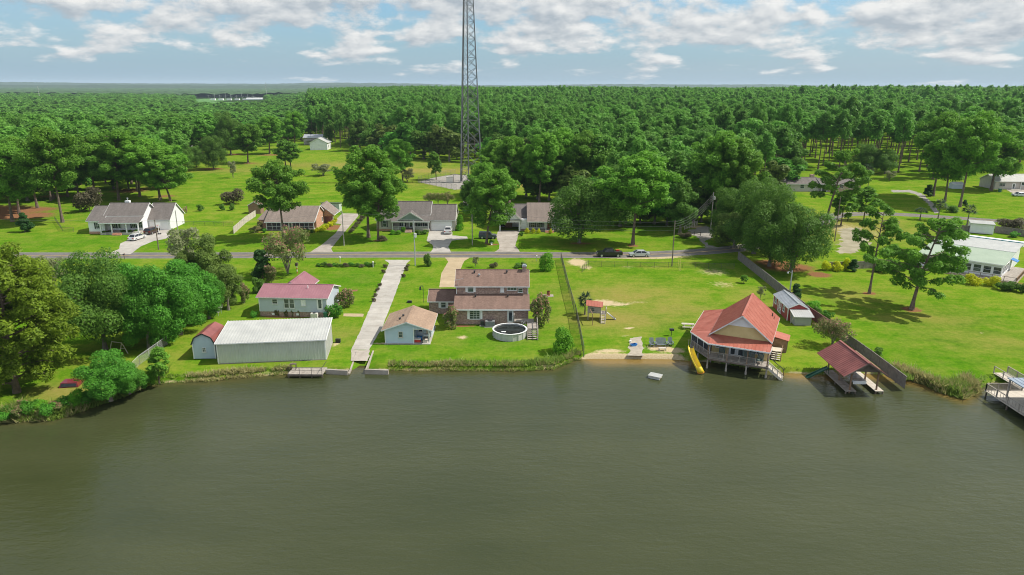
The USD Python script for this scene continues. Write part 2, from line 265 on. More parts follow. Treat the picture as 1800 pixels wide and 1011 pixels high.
straw = blobs(gx, gy, [(20, 380, 15, 7, 1.2), (60, 368, 11, 6, 1.0), (-30, 372, 24, 14, 1.2), (95, 345, 9, 7, .8), (70, 376, 7, 3, 1.0), (155, 345, 8, 6, .9), (230, 335, 11, 10, .9), (290, 345, 6, 5, .9), (275, 328, 9, 6, .8), (372, 297, 8, 5, 1.1), (440, 287, 7, 5, .9), (405, 271, 12, 8, 1.0), (475, 272, 12, 8, .9), (620, 266, 12, 5, .8), (1602, 544, 2.0, 1.7, 1.4), (1528, 516, 1.5, 1.1, 1.4), (1112, 432, 2.0, 1.4, 1.3), (1020, 428, 5, 2.2, .9), (1385, 470, 7, 5, 1.2), (1440, 483, 3, 2.5, 1.3), (1360, 462, 6, 4, 1.1), (585, 400, 3.6, 5, 1.2), (520, 408, 9, 1.3, 1.1), (455, 408, 2.4, 1.3, 1.1), (665, 423, 2.0, 1.4, 1.1), (648, 417, 1.5, 1, 1.0), (866, 430, 1.8, 1.4, 1.3), (854, 428, 1.2, 1, 1.0), (810, 573, 3.2, .7, 1.1), (500, 557, 6, .8, 1.1), (605, 535, 1.2, 2.5, .9), (945, 411, 6, 1.0, .9), (735, 409, 8, 1, 0.7), (1640, 420, 8, 3, .5), (1790, 500, 4, 3, .8), (1500, 478, 4, 1.0, .6)])
dry = blobs(gx, gy, [(880, 322, 30, 16, .9), (640, 290, 35, 16, .7), (760, 300, 30, 14, .8), (560, 290, 40, 14, .5), (410, 300, 22, 9, .5), (1080, 560, 9, 6, .75), (1100, 520, 12, 8, .6), (1190, 545, 8, 5, .6), (1620, 560, 10, 5, .45), (1500, 520, 8, 5, .5), (760, 590, 4, 3, .2), (600, 590, 4, 4, .3), (120, 690, 5, 3, .8), (1480, 400, 22, 18, .7), (1330, 520, 6, 6, .3), (1740, 600, 10, 5, .35), (970, 460, 5, 3, .3), (230, 650, 4, 4, .3)])
lush = blobs(gx, gy, [(880, 590, 13, 12, 1.0), (720, 610, 6, 7, .9), (620, 490, 12, 18, .9), (560, 600, 8, 10, .7), (430, 520, 10, 20, .8), (880, 480, 12, 12, .8), (960, 540, 4, 25, .8), (150, 425, 60, 10, .8), (450, 425, 26, 8, 1.0), (660, 420, 20, 10, 1.0), (830, 420, 10, 8, .9), (1020, 420, 30, 8, .8), (1640, 640, 12, 9, .8), (1560, 600, 8, 10, .6), (1640, 360, 40, 9, .5), (1500, 355, 25, 10, .8), (1090, 440, 60, 3, .5)])
deep = np.where(gy > 1500, 1.0, 0.0)
gi = np.arange(gx.size).reshape(gx.shape)
gf = np.stack([gi[:-1, :-1], gi[:-1, 1:], gi[1:, 1:], gi[1:, :-1]], -1).reshape(-1, 4)
GN = {'g': ('geometry', {}), 'as': ('attribute', {'attribute': 'sand'}), 'at': ('attribute', {'attribute': 'straw'}), 'ad': ('attribute', {'attribute': 'dry'}), 'af': ('attribute', {'attribute': 'far'}),
      'n1': ('noise_texture', {'scale': 0.035, 'detail': 5.0, 'roughness': 0.6}), 'n2': ('noise_texture', {'scale': 0.22, 'detail': 6.0, 'roughness': 0.65}), 'n3': ('noise_texture', {'scale': 1.4, 'detail': 6.0, 'roughness': 0.7}), 'n4': ('noise_texture', {'scale': 7.0, 'detail': 4.0, 'roughness': 0.7}),
      'mv': ('mapping', {'scale': (0.12, 0.75, 0.1), 'rotation': (0, 0, 0.12)}), 'mow': ('noise_texture', {'scale': 1.0, 'detail': 2.0}),
      'r1': ('rgb_ramp', {'ramp': [(0.36, GRASS[0]), (0.5, GRASS[1]), (0.64, GRASS[2])]}),
      'w1': ('math', {'math_type': 'multiply_add', 'value2': 0.35}), 'w2': ('math', {'math_type': 'multiply_add', 'value2': 0.35}), 'w3': ('math', {'math_type': 'multiply_add', 'value2': 0.4, 'value3': 0.0}), 'w4': ('math', {'math_type': 'multiply_add', 'value2': 0.22, 'value3': -0.11}),
      'sd1': ('math', {'math_type': 'multiply_add', 'value2': 0.9, 'value3': -0.72}), 'sd2': ('math', {'math_type': 'add'}), 'sdf': ('map_range', {'range_type': 'smoothstep', 'from_min': 0.05, 'from_max': 0.45, 'clamp': True}),
      'tf': ('math', {'math_type': 'add'}), 'tff': ('map_range', {'range_type': 'smoothstep', 'from_min': 0.2, 'from_max': 0.6, 'clamp': True}),
      'df': ('math', {'math_type': 'multiply_add', 'value2': 1.1, 'value3': -0.46}), 'dg': ('math', {'math_type': 'add'}), 'dff': ('map_range', {'from_min': 0.05, 'from_max': 0.9, 'clamp': True}),
      'cs': ('rgb_ramp', {'ramp': [(0.3, (0.36, 0.27, 0.14)), (0.7, (0.55, 0.46, 0.30))]}), 'ct': ('rgb_ramp', {'ramp': [(0.3, (0.16, 0.075, 0.035)), (0.7, (0.27, 0.14, 0.07))]}), 'cd': ('rgb_ramp', {'ramp': [(0.3, (0.20, 0.19, 0.035)), (0.7, (0.27, 0.22, 0.07))]}),
      'al': ('attribute', {'attribute': 'lush'}), 'lg': ('math', {'math_type': 'multiply_add', 'value2': 1.2, 'value3': -0.85}), 'la': ('math', {'math_type': 'add', 'use_clamp': True}), 'lm': ('math', {'math_type': 'multiply', 'use_clamp': True}), 'cl': ('rgb_ramp', {'ramp': [(0.3, (0.032, 0.115, 0.005)), (0.7, (0.078, 0.21, 0.008))]}), 'xl': ('mix_color', {}), 'x1': ('mix_color', {}), 'x2': ('mix_color', {}), 'x3': ('mix_color', {}), 'x4': ('mix_color', {'b': (0.03, 0.06, 0.015)}),
      'b': ('bump', {'strength': 0.6, 'distance': 0.12}), 'bb': ('math', {'math_type': 'multiply_add', 'value2': 0.5}), 'p': ('principled_bsdf', {'roughness': 0.85, 'specular_ior_level': 0.0})}
GL = [('g.position', n + '.vector') for n in ('n1', 'n2', 'n3', 'n4', 'mv')] + [('mv.vector', 'mow.vector'), ('mow.fac', 'w4.value1'), ('n1.fac', 'w1.value1'), ('w4.value', 'w1.value3'), ('n2.fac', 'w2.value1'), ('w1.value', 'w2.value3'), ('n3.fac', 'w3.value1'), ('w2.value', 'w3.value3'), ('w3.value', 'r1.fac'),
      ('n3.fac', 'sd1.value1'), ('sd1.value', 'sd2.value1'), ('as.fac', 'sd2.value2'), ('sd2.value', 'sdf.value'), ('sd1.value', 'tf.value1'), ('at.fac', 'tf.value2'), ('tf.value', 'tff.value'),
      ('n2.fac', 'df.value1'), ('df.value', 'dg.value1'), ('ad.fac', 'dg.value2'), ('dg.value', 'dff.value'), ('n4.fac', 'cs.fac'), ('n4.fac', 'ct.fac'), ('n3.fac', 'cd.fac'),
      ('n2.fac', 'lg.value1'), ('lg.value', 'la.value1'), ('al.fac', 'la.value2'), ('la.value', 'lm.value1'), ('al.fac', 'lm.value2'), ('lm.value', 'xl.fac'), ('n3.fac', 'cl.fac'), ('r1.color', 'xl.a'), ('cl.color', 'xl.b'), ('xl.result', 'x1.a'), ('cd.color', 'x1.b'), ('dff.result', 'x1.fac'), ('x1.result', 'x2.a'), ('ct.color', 'x2.b'), ('tff.result', 'x2.fac'), ('x2.result', 'x3.a'), ('cs.color', 'x3.b'), ('sdf.result', 'x3.fac'),
      ('x3.result', 'x4.a'), ('af.fac', 'x4.fac'), ('x4.result', 'p.base_color'), ('n4.fac', 'bb.value1'), ('n3.fac', 'bb.value3'), ('bb.value', 'b.height'), ('b.normal', 'p.normal')]
ground_m = usdkit.material(stage, '/World/Looks/lawn', GN, GL, surface='p.BSDF')
gp = usdkit.mesh(stage, '/World/ground', (np.stack([gx, gy, gz], -1).reshape(-1, 3), gf), ground_m, smooth=True)
for n_, a_ in (('sand', sand), ('straw', straw), ('dry', dry), ('far', deep), ('lush', lush)): fprim(gp, n_, a_.ravel())
tag(gp, 'bright green mown lawns and fields running from the lake to the forest', 'ground', kind='structure')

# lake
wx = np.concatenate([[-4000, -800, -200, -120], np.arange(-95, 112, 1.2), [130, 200, 800, 4000]]); wy = np.concatenate([[-2500, -500, 0, 30, 50], np.arange(62, 108, 0.8)])
ax, ay = np.meshgrid(wx, wy); wd = shore(ax) - ay
shal = 0.9 * sm(5.5, 0.3, wd) * sm(9, 12, ax) * (1 - sm(24, 30, ax)) + 0.75 * sm(7, 0.3, wd) * sm(35, 38, ax) * (1 - sm(52, 62, ax)) + 0.4 * sm(3.0, 0.0, wd)
wi = np.arange(ax.size).reshape(ax.shape); wf = np.stack([wi[:-1, :-1], wi[:-1, 1:], wi[1:, 1:], wi[1:, :-1]], -1).reshape(-1, 4)
WN = {'g': ('geometry', {}), 'as': ('attribute', {'attribute': 'shallow'}),
      'm1': ('mapping', {'scale': (0.55, 1.5, 1.0), 'rotation': (0, 0, 0.10)}), 'm2': ('mapping', {'scale': (0.02, 0.05, 1.0), 'rotation': (0, 0, -0.2)}), 'm3': ('mapping', {'scale': (1.7, 4.2, 1.0), 'rotation': (0, 0, -0.13)}),
      'n1': ('noise_texture', {'scale': 1.0, 'detail': 3.0, 'roughness': 0.55, 'distortion': 0.3}), 'n3': ('noise_texture', {'scale': 1.0, 'detail': 3.0, 'roughness': 0.6}), 'n2': ('noise_texture', {'scale': 1.0, 'detail': 4.0, 'roughness': 0.6}),
      'h': ('math', {'math_type': 'multiply_add', 'value2': 0.45}), 'st': ('map_range', {'from_min': 0.3, 'from_max': 0.7, 'to_min': 0.35, 'to_max': 1.0, 'clamp': True}), 'b': ('bump', {'distance': WAVE}),
      'rd': ('rgb_ramp', {'ramp': [(0.35, WATERC[0]), (0.65, WATERC[1])]}), 'x': ('mix_color', {'b': (0.19, 0.125, 0.035)}), 'nf': ('map_range', {'from_min': 0.25, 'from_max': 0.75, 'to_min': -0.25, 'to_max': 0.25}), 'ad': ('math', {'math_type': 'add', 'use_clamp': True}), 'mu': ('math', {'math_type': 'multiply', 'use_clamp': True}), 'p': ('principled_bsdf', {'roughness': 0.12, 'ior': 1.333})}
WL = [('g.position', 'm1.vector'), ('g.position', 'm2.vector'), ('g.position', 'm3.vector'), ('m1.vector', 'n1.vector'), ('m3.vector', 'n3.vector'), ('m2.vector', 'n2.vector'), ('n3.fac', 'h.value1'), ('n1.fac', 'h.value3'), ('h.value', 'b.height'), ('n2.fac', 'st.value'), ('st.result', 'b.strength'),
      ('n2.fac', 'rd.fac'), ('rd.color', 'x.a'), ('n1.fac', 'nf.value'), ('nf.result', 'ad.value1'), ('as.fac', 'ad.value2'), ('ad.value', 'mu.value1'), ('as.fac', 'mu.value2'), ('mu.value', 'x.fac'), ('x.result', 'p.base_color'), ('b.normal', 'p.normal')]
water_m = usdkit.material(stage, '/World/Looks/lake_water', WN, WL, surface='p.BSDF')
wp = usdkit.mesh(stage, '/World/water', (np.stack([ax, ay, ax * 0 + WATER_Z], -1).reshape(-1, 3), wf), water_m, smooth=True); fprim(wp, 'shallow', shal.ravel())
tag(wp, 'olive brown lake with fine wind ripples', 'water', kind='structure')

# far hills and the wood that closes the view
hm = mat('far_wood', (0.016, 0.045, 0.013), (0.05, 0.115, 0.028), scale=0.03, rough=0.9, obj=False)
hm2 = mat('ridge_wood', (0.018, 0.045, 0.018), (0.035, 0.075, 0.028), scale=0.01, rough=0.9, obj=False)
def hill(d, hgt, seed, x0, x1, depth, rows=9, nx=260):
    X = np.linspace(x0, x1, nx); T = np.linspace(0, 1, rows); a, t = np.meshgrid(X, T)
    top = hgt * (0.55 + 0.75 * meshkit.fbm(np.stack([a / 1500, a * 0 + seed, a * 0], -1), 4, seed)) 
    z = -4 + top * np.sin(PI * t) + 7 * meshkit.noise(np.stack([a / 45, t * 40, a * 0], -1), seed + 9) * np.sin(PI * t); y = d + depth * t + 200 * meshkit.noise(np.stack([a / 900, t, a * 0], -1), seed)
    i = np.arange(a.size).reshape(a.shape); f = np.stack([i[:-1, :-1], i[:-1, 1:], i[1:, 1:], i[1:, :-1]], -1).reshape(-1, 4)
    p = usdkit.mesh(stage, numbered('/World/hills'), (np.stack([a, y, z], -1).reshape(-1, 3), f), hm2, smooth=True); return p
tag(hill(7600, 62, 3, -8500, 8500, 1800, nx=900), 'farthest hazy blue wooded ridge along the horizon', 'hills', kind='structure')
tag(hill(4900, 34, 8, -5200, -600, 1200, nx=500), 'lower wooded rise in front of the left half of the ridge', 'hills', kind='structure')
tag(hill(5600, 38, 12, 1500, 6500, 1300, nx=400), 'lower wooded rise in front of the right half of the ridge', 'hills', kind='structure')
cx_, cy_ = np.meshgrid(np.arange(-4600, 4601, 14.0), np.concatenate([np.arange(1950, 3000, 14.0), np.arange(3000, 5600, 30.0)]))
cz_ = terrain(cx_, cy_) + 5 + 9 * meshkit.noise(np.stack([cx_ / 17, cy_ / 17, cx_ * 0], -1), 4) + 6 * meshkit.fbm(np.stack([cx_ / 160, cy_ / 160, cx_ * 0], -1), 3, 6)
fs = cx_ / cy_
ci = np.arange(cx_.size).reshape(cx_.shape); cf = np.stack([ci[:-1, :-1], ci[:-1, 1:], ci[1:, 1:], ci[1:, :-1]], -1).reshape(-1, 4)
keep = ((np.abs(fs) < 1.05) & ~((fs < -0.27) & (cy_ < 2330)))[:-1, :-1].ravel()
tag(usdkit.mesh(stage, '/World/far_forest', (np.stack([cx_, cy_, cz_], -1).reshape(-1, 3), cf[keep]), hm, smooth=False), 'far unbroken forest canopy fading towards the ridge', 'forest', kind='stuff')

# the air
hz = usdkit.material(stage, '/World/Looks/air', {'v': ('principled_volume', {'color': HAZE_C, 'density': HAZE_D, 'anisotropy': 0.0})}, volume='v.volume')
hb = MB().box(-9500, -2600, -8, 9500, 15000, 112).build('haze', hz, label='thin blue haze over the whole landscape', cat='haze', kind='stuff')

# ---------------------------------------------------------------- roads, drives, paved places
def ribbon(pts, w, z, name, m, label, cat='road', smooth_n=10, widths=None):
    p = np.array(pts, float)
    if smooth_n:
        from scipy.interpolate import CubicSpline
        t = np.r_[0, np.cumsum(np.linalg.norm(np.diff(p, axis=0), axis=1))]; cs = CubicSpline(t, p); tt = np.linspace(0, t[-1], max(2, int(t[-1] / 1.5))); q = cs(tt)
        ww = np.interp(tt, t, widths) if widths is not None else np.full(len(tt), w)
    else: q, ww = p, np.array(widths if widths is not None else [w] * len(p))
    d = np.gradient(q, axis=0); d /= np.linalg.norm(d, axis=1, keepdims=True); n = np.stack([-d[:, 1], d[:, 0]], 1)
    L, R = q + n * ww[:, None] / 2, q - n * ww[:, None] / 2
    v = np.vstack([np.c_[R, np.full(len(q), z)], np.c_[L, np.full(len(q), z)]]); k = len(q)
    f = [[i, i + 1, k + i + 1, k + i] for i in range(k - 1)]
    pr = usdkit.mesh(stage, numbered('/World/' + name), (v, f), m)
    return tag(pr, label, cat, kind='structure'), q
def sheet(poly, z, name, m, label, cat, rag=0.12, seed=1):
    """flat paved or bare place with a slightly worn edge"""
    from shapely.geometry import Polygon
    pg = Polygon(poly).segmentize(0.5); c = np.array(pg.exterior.coords)[:-1]
    c = c + rag * (np.stack([meshkit.noise(np.c_[c * 1.1, c[:, :1] * 0], seed), meshkit.noise(np.c_[c * 1.1, c[:, :1] * 0], seed + 5)], 1) - 0.5) * 2
    pg = Polygon(c).buffer(0)
    if pg.geom_type != 'Polygon': pg = max(pg.geoms, key=lambda g: g.area)
    v, f = trimesh.creation.triangulate_polygon(pg, engine='earcut')
    v = np.c_[v, np.full(len(v), z)]; f = np.asarray(f)
    n = np.cross(v[f[:, 1]] - v[f[:, 0]], v[f[:, 2]] - v[f[:, 0]])[:, 2]; f[n < 0] = f[n < 0][:, ::-1]
    return tag(usdkit.mesh(stage, numbered('/World/' + name), (v, f), m), label, cat, kind='structure')
def g2(*pts): return [tuple(G(a, b)[:2]) for a, b in pts]
asphalt = mat('asphalt', (0.10, 0.092, 0.085), (0.16, 0.148, 0.138), scale=0.5, rough=0.9, bump=0.3, bscale=14, obj=False)
def paving(name, c1, c2, joint=3.0):
    """poured concrete: mottled slabs with control joints, hairline cracks and tyre darkening"""
    nodes = {'g': ('geometry', {}), 's': ('separate_xyz', {}), 'n': ('noise_texture', {'scale': 0.5, 'detail': 9.0, 'roughness': 0.65}), 'r': ('rgb_ramp', {'ramp': [(0.3, c1), (0.7, c2)]}),
             'd': ('math', {'math_type': 'divide', 'value2': joint}), 'f': ('math', {'math_type': 'fraction'}), 'j': ('map_range', {'from_min': 0.012, 'from_max': 0.03, 'to_min': 0.55, 'to_max': 1.0, 'clamp': True}),
             'v': ('voronoi_texture', {'feature': 'distance_to_edge', 'scale': 0.23}), 'nv': ('noise_texture', {'scale': 1.2, 'detail': 5.0}), 'va': ('mix_vector', {'fac': 0.3}), 'c': ('map_range', {'from_min': 0.002, 'from_max': 0.012, 'to_min': 0.93, 'to_max': 1.0, 'clamp': True}),
             'fl': ('math', {'math_type': 'floor'}), 'wn': ('white_noise_texture', {'dimensions': '1D'}), 'w': ('map_range', {'to_min': 0.9, 'to_max': 1.08}),
             'm1': ('math', {'math_type': 'multiply'}), 'm2': ('math', {'math_type': 'multiply'}), 'mu': ('mix_color', {'blend_type': 'multiply', 'fac': 1.0, 'use_clamp': False}), 'p': ('principled_bsdf', {'roughness': 0.88})}
    links = [('g.position', 's.vector'), ('g.position', 'n.vector'), ('g.position', 'nv.vector'), ('g.position', 'va.a'), ('nv.color', 'va.b'), ('va.result', 'v.vector'), ('v.distance', 'c.value'), ('s.y', 'd.value1'), ('d.value', 'f.value1'), ('f.value', 'j.value'), ('d.value', 'fl.value1'), ('fl.value', 'wn.w'), ('wn.value', 'w.value'),
             ('j.result', 'm1.value1'), ('c.result', 'm1.value2'), ('m1.value', 'm2.value1'), ('w.result', 'm2.value2'), ('n.fac', 'r.fac'), ('r.color', 'mu.a'), ('m2.value', 'mu.b'), ('mu.result', 'p.base_color')]
    return usdkit.material(stage, '/World/Looks/' + name, nodes, links, surface='p.BSDF')
concrete = paving('concrete', (0.31, 0.285, 0.245), (0.45, 0.425, 0.38))
concrete_tan = paving('concrete_tan', (0.33, 0.25, 0.145), (0.44, 0.345, 0.215))
concrete_old = paving('concrete_old', (0.25, 0.215, 0.175), (0.43, 0.385, 0.33))
gravel = mat('gravel', (0.19, 0.175, 0.15), (0.34, 0.315, 0.28), scale=1.2, rough=0.95, bump=0.5, bscale=6, obj=False, detail=9)
yellow_paint = mat('road_paint', (0.50, 0.33, 0.07), (0.36, 0.25, 0.08), scale=3, rough=0.8, obj=False)
white_edge = mat('edge_paint', (0.45, 0.44, 0.41), (0.28, 0.27, 0.25), scale=3, rough=0.8, obj=False)
sand_m = mat('sand_soil', (0.42, 0.34, 0.22), (0.60, 0.52, 0.38), scale=1.5, rough=0.95, bump=0.3, bscale=8, obj=False)
mulch = mat('mulch', (0.15, 0.06, 0.03), (0.26, 0.12, 0.06), scale=4, rough=0.95, bump=0.6, bscale=10, obj=False)

mid = [(-330, 160), (-200, 153.5), (-108, 151.7), (-60, 152.6), (0, 153.9), (30, 154.6), (44, 157.5), (60, 165), (74, 179), (88, 196), (99, 206.5), (112, 208.8), (131, 202.5), (150, 193), (175, 180), (230, 150)]
_, roadq = ribbon(mid, 5.7, 0.006, 'road', asphalt, 'two lane asphalt road passing between the houses and curving away right')
dd_ = np.gradient(roadq, axis=0); dd_ /= np.linalg.norm(dd_, axis=1, keepdims=True); nn_ = np.stack([-dd_[:, 1], dd_[:, 0]], 1)
for off, w_, m_, nm in ((0.12, 0.12, yellow_paint, 'centre'), (-0.12, 0.12, yellow_paint, 'centre'), (2.55, 0.1, white_edge, 'far edge'), (-2.55, 0.1, white_edge, 'near edge')):
    ribbon(roadq + nn_ * off, w_, 0.012, 'road_marking', m_, {0.12: 'yellow centre line on the far side of the pair', -0.12: 'yellow centre line on the near side of the pair', 2.55: 'worn white edge line on the house side of the road', -2.55: 'worn white edge line on the lake side of the road'}[off], 'road marking', smooth_n=0)

def drive_slabs(poly, z, m, label, joints, name='driveway'):
    p = sheet(poly, z, name, m, label, 'driveway', rag=0.05)
    return p
sheet(g2((676, 457), (722, 457), (715, 463), (706, 486), (690, 530), (672, 575), (649, 615), (617, 615), (634, 580), (655, 530), (672, 490), (684, 463)), 0.012, 'driveway', concrete, 'long pale concrete drive running from the road down to the lake', 'driveway', 0.06)
sheet(g2((782, 453), (826, 453), (816, 459), (806, 480), (800, 505), (772, 505), (776, 480), (788, 460)), 0.012, 'driveway', concrete_tan, 'tan concrete drive beside the two storey brick house', 'driveway', 0.05)
sheet(g2((187, 447), (229, 447), (248, 433), (270, 424), (303, 417), (296, 410), (300, 404), (257, 404), (250, 412), (228, 421), (212, 428), (209, 438)), 0.012, 'driveway', concrete, 'curved concrete drive to the garage of the white ranch house', 'driveway', 0.06)
sheet(g2((544, 444), (586, 444), (582, 437), (600, 415), (628, 382), (632, 376), (602, 375), (584, 392), (600, 394), (590, 410), (566, 430)), 0.012, 'driveway', concrete_old, 'shaded concrete drive beside the brick ranch house with yellow shrubs', 'driveway', 0.06)
sheet(g2((756, 444), (793, 444), (788, 434), (794, 423), (822, 420), (821, 416), (795, 414), (795, 404), (755, 404), (750, 423), (761, 431), (761, 438)), 0.012, 'driveway', concrete, 'concrete drive with side spur before the grey house with porch gable', 'driveway', 0.06)
sheet(g2((869, 443), (914, 443), (906, 432), (912, 410), (914, 405), (876, 405), (872, 416), (878, 430), (877, 438)), 0.012, 'driveway', concrete_old, 'stained concrete drive to the open carport of the white house', 'driveway', 0.06)
sheet(g2((618, 615), (650, 615), (647, 634), (614, 634)), 0.016, 'boat_ramp', concrete_old, 'cracked concrete slab where the long drive meets the boat ramp', 'ramp', 0.25, seed=4)
sheet(g2((735, 320), (765, 312), (800, 306), (836, 309), (846, 330), (800, 334), (768, 327)), 0.012, 'gravel_pad', gravel, 'grey gravel pad around the foot of the lattice tower', 'gravel', 0.8)
sheet(g2((1210, 405), (1240, 397), (1255, 402), (1252, 417), (1238, 425), (1248, 432), (1262, 434), (1290, 432), (1280, 436), (1240, 436), (1232, 424)), 0.008, 'gravel_track', gravel, 'gravel entrance with a white gate at the forest edge by the road bend', 'gravel', 0.6)
sheet(g2((1568, 334), (1600, 334), (1622, 341), (1640, 358), (1652, 374), (1643, 375), (1628, 355), (1612, 343), (1596, 338), (1568, 338)), 0.010, 'driveway', gravel, 'gravel drive curving past the pines to the far brown house', 'driveway', 0.5)
sheet(g2((1768, 333), (1800, 331), (1850, 340), (1830, 349), (1790, 345)), 0.010, 'driveway', concrete_old, 'pale parking pad by the house at the right edge', 'driveway', 0.4)
sheet(g2((1478, 404), (1510, 400), (1530, 415), (1525, 438), (1495, 446), (1468, 447), (1476, 425)), 0.008, 'gravel_lot', mat('lot_soil', (0.20, 0.18, 0.10), (0.36, 0.32, 0.23), scale=0.25, rough=0.95, bump=0.4, bscale=6, obj=False, detail=10), 'bare gravel lot in the fenced yard by the road bend', 'gravel', 1.6, seed=9)
sheet(g2((1105, 594), (1126, 592), (1131, 600), (1131, 621), (1136, 626), (1104, 625), (1106, 612)), 0.012, 'concrete_slab', mat('slab_sandy', (0.27, 0.235, 0.18), (0.40, 0.355, 0.28), scale=1.2, rough=0.95, obj=False), 'rough pale slab by the beach with a blue toy on it', 'slab', 0.3, seed=3)
sheet(g2((607, 511), (629, 509), (629, 512), (608, 514)), 0.010, 'brick_path', mulch, 'narrow reddish path beside the drive nearer the road', 'path', 0.1)
sheet(g2((605, 551), (640, 552), (638, 557), (603, 556)), 0.010, 'brick_path', concrete_tan, 'short tan path from the pink roofed house to the drive', 'path', 0.15)
# ---------------------------------------------------------------- trees
def tri_leaves(c, n, size, rng, aspect=1.5):
    """one leaf-clump triangle per centre, facing about along n"""
    k = len(c); n = n / (np.linalg.norm(n, axis=1, keepdims=True) + 1e-9)
    a = np.cross(n, rng.normal(size=(k, 3))); a /= np.linalg.norm(a, axis=1, keepdims=True) + 1e-9; b = np.cross(n, a)
    s = size * rng.uniform(0.7, 1.35, (k, 1))
    v = np.stack([c + a * s * aspect * 0.6, c - a * s * 0.4 + b * s * 0.55, c - a * s * 0.4 - b * s * 0.55], 1).reshape(-1, 3)
    return v, np.arange(3 * k).reshape(-1, 3), np.repeat(rng.random(k), 3)
def needle_tufts(c, n, size, rng, k=9):
    """a star of k needles round every centre"""
    n = n / (np.linalg.norm(n, axis=1, keepdims=True) + 1e-9); c = np.repeat(c, k, 0); d = np.repeat(n, k, 0) * 0.55 + rng.normal(size=(len(c), 3)) * 0.6 + [0, 0, 0.12]; d /= np.linalg.norm(d, axis=1, keepdims=True)
    w = np.cross(d, rng.normal(size=d.shape)); w /= np.linalg.norm(w, axis=1, keepdims=True) + 1e-9; L = size * rng.uniform(0.8, 1.3, (len(c), 1))
    v = np.stack([c + w * L * 0.13, c - w * L * 0.13, c + d * L], 1).reshape(-1, 3); t = np.repeat(rng.random(len(c) // k), k)
    return v, np.arange(3 * len(c)).reshape(-1, 3), np.repeat(t, 3)
def lobe_points(lobes, n, rng, jit=0.55, squash=0.8, up=0.35):
    """points on the shells of many lobes, outward normals; deep inside points are dropped"""
    C, R = np.array([l[:3] for l in lobes]), np.array([l[3] for l in lobes])
    w = R ** 2; i = rng.choice(len(lobes), n, p=w / w.sum())
    d = rng.normal(size=(n, 3)); d[:, 2] += 0.35; d /= np.linalg.norm(d, axis=1, keepdims=True)
    p = C[i] + d * (R[i] * rng.uniform(0.62, 1.08, n))[:, None] * np.array([1, 1, squash])
    dist = np.min(np.linalg.norm((p[:, None] - C[None]) / np.array([1, 1, squash]), axis=2) / R[None] + np.where(np.arange(len(lobes))[None] == i[:, None], 9, 0), axis=1) if len(lobes) > 1 else np.full(n, 9)
    k = dist > 0.62
    nr = d + np.array([0, 0, up]) + jit * rng.normal(size=(n, 3))
    return p[k], nr[k]
def trunk_mb(H, r, lean=0.0, top=0.93, rng=None, n=7):
    z = np.linspace(0, H * top, 9); b = (rng.normal(size=2) if rng is not None else np.zeros(2))
    pts = np.stack([lean * (z / H) ** 1.5 * H * 0.06 * b[0], lean * (z / H) ** 1.5 * H * 0.06 * b[1], z - 0.15], 1)
    rr = r * (1 - 0.78 * z / (H * top)); rr[0] *= 1.5
    m = MB().tube(pts, rr, n); return m, pts
def proto(name, parts, kids=True):
    p = stage.CreateClassPrim('/World/' + name); UsdGeom.Xform(p)
    p.SetTypeName('Xform')
    for pn, (mesh, m_, tint) in parts.items():
        q = usdkit.mesh(stage, '/World/%s/%s' % (name, pn), mesh, m_)
        if tint is not None: fprim(q, 'tint', tint)
    return '/World/' + name
protos = {}
def crown_trunk(name, lv, tr, fm, bm, extra=None):
    d = {'crown': ((lv[0], lv[1]), fm, lv[2]), 'trunk': (tr.arrays(), bm, None)}
    if extra: d['blossom'] = ((extra[0], extra[1]), extra[3], extra[2])
    return proto(name, d)

def pine(name, H, W, cb, n, leaf, seed, fm, bm, nb=46, shape=0.9, lobe=(0.55, 1.0), lean=1.0, gap=0.0, tr=0.24, tuft=0.0, sq=0.95, rs=(0.1, 0.65)):
    rng = np.random.default_rng(seed); t, pts = trunk_mb(H, tr, lean, rng=rng)
    lobes = []
    for k in range(nb):
        f = (k + rng.uniform(-0.4, 0.4)) / nb; z = H * (cb + (0.97 - cb) * np.clip(f, 0, 1))
        prof = (math.sin(PI * (0.22 + 0.70 * np.clip(f, 0, 1) ** shape))) * (0.7 + 0.5 * rng.random())
        if gap and rng.random() < gap: continue
        L = max(0.5, W / 2 * prof); an = k * 2.4 + rng.uniform(-0.5, 0.5); base = np.array([np.interp(z, pts[:, 2], pts[:, 0]), np.interp(z, pts[:, 2], pts[:, 1]), z])
        rise = rng.uniform(*rs) * L; tip = base + np.array([math.cos(an) * L, math.sin(an) * L, rise])
        t.tube([base, base * 0.4 + tip * 0.6 + [0, 0, 0.1 * L], tip], [tr * 0.3, tr * 0.18, tr * 0.08], 4)
        for q in range(max(1, int(L / 0.95))):
            u = 1 - q * 0.95 / L * rng.uniform(0.7, 1.0); c = base + (tip - base) * u + rng.normal(size=3) * np.array([0.25, 0.25, 0.15]) * lobe[1]
            lobes.append((*c, rng.uniform(*lobe) * (0.75 + 0.5 * u)))
    lobes.append((pts[-1, 0], pts[-1, 1], H * 0.965, lobe[1] * 0.8))
    p, nr = lobe_points(lobes, n // 9 if tuft else n, rng, jit=0.6, squash=sq, up=0.4)
    protos[name] = (crown_trunk(name, needle_tufts(p, nr, tuft, rng) if tuft else tri_leaves(p, nr, leaf, rng, 3.0), t, fm, bm), H, W)
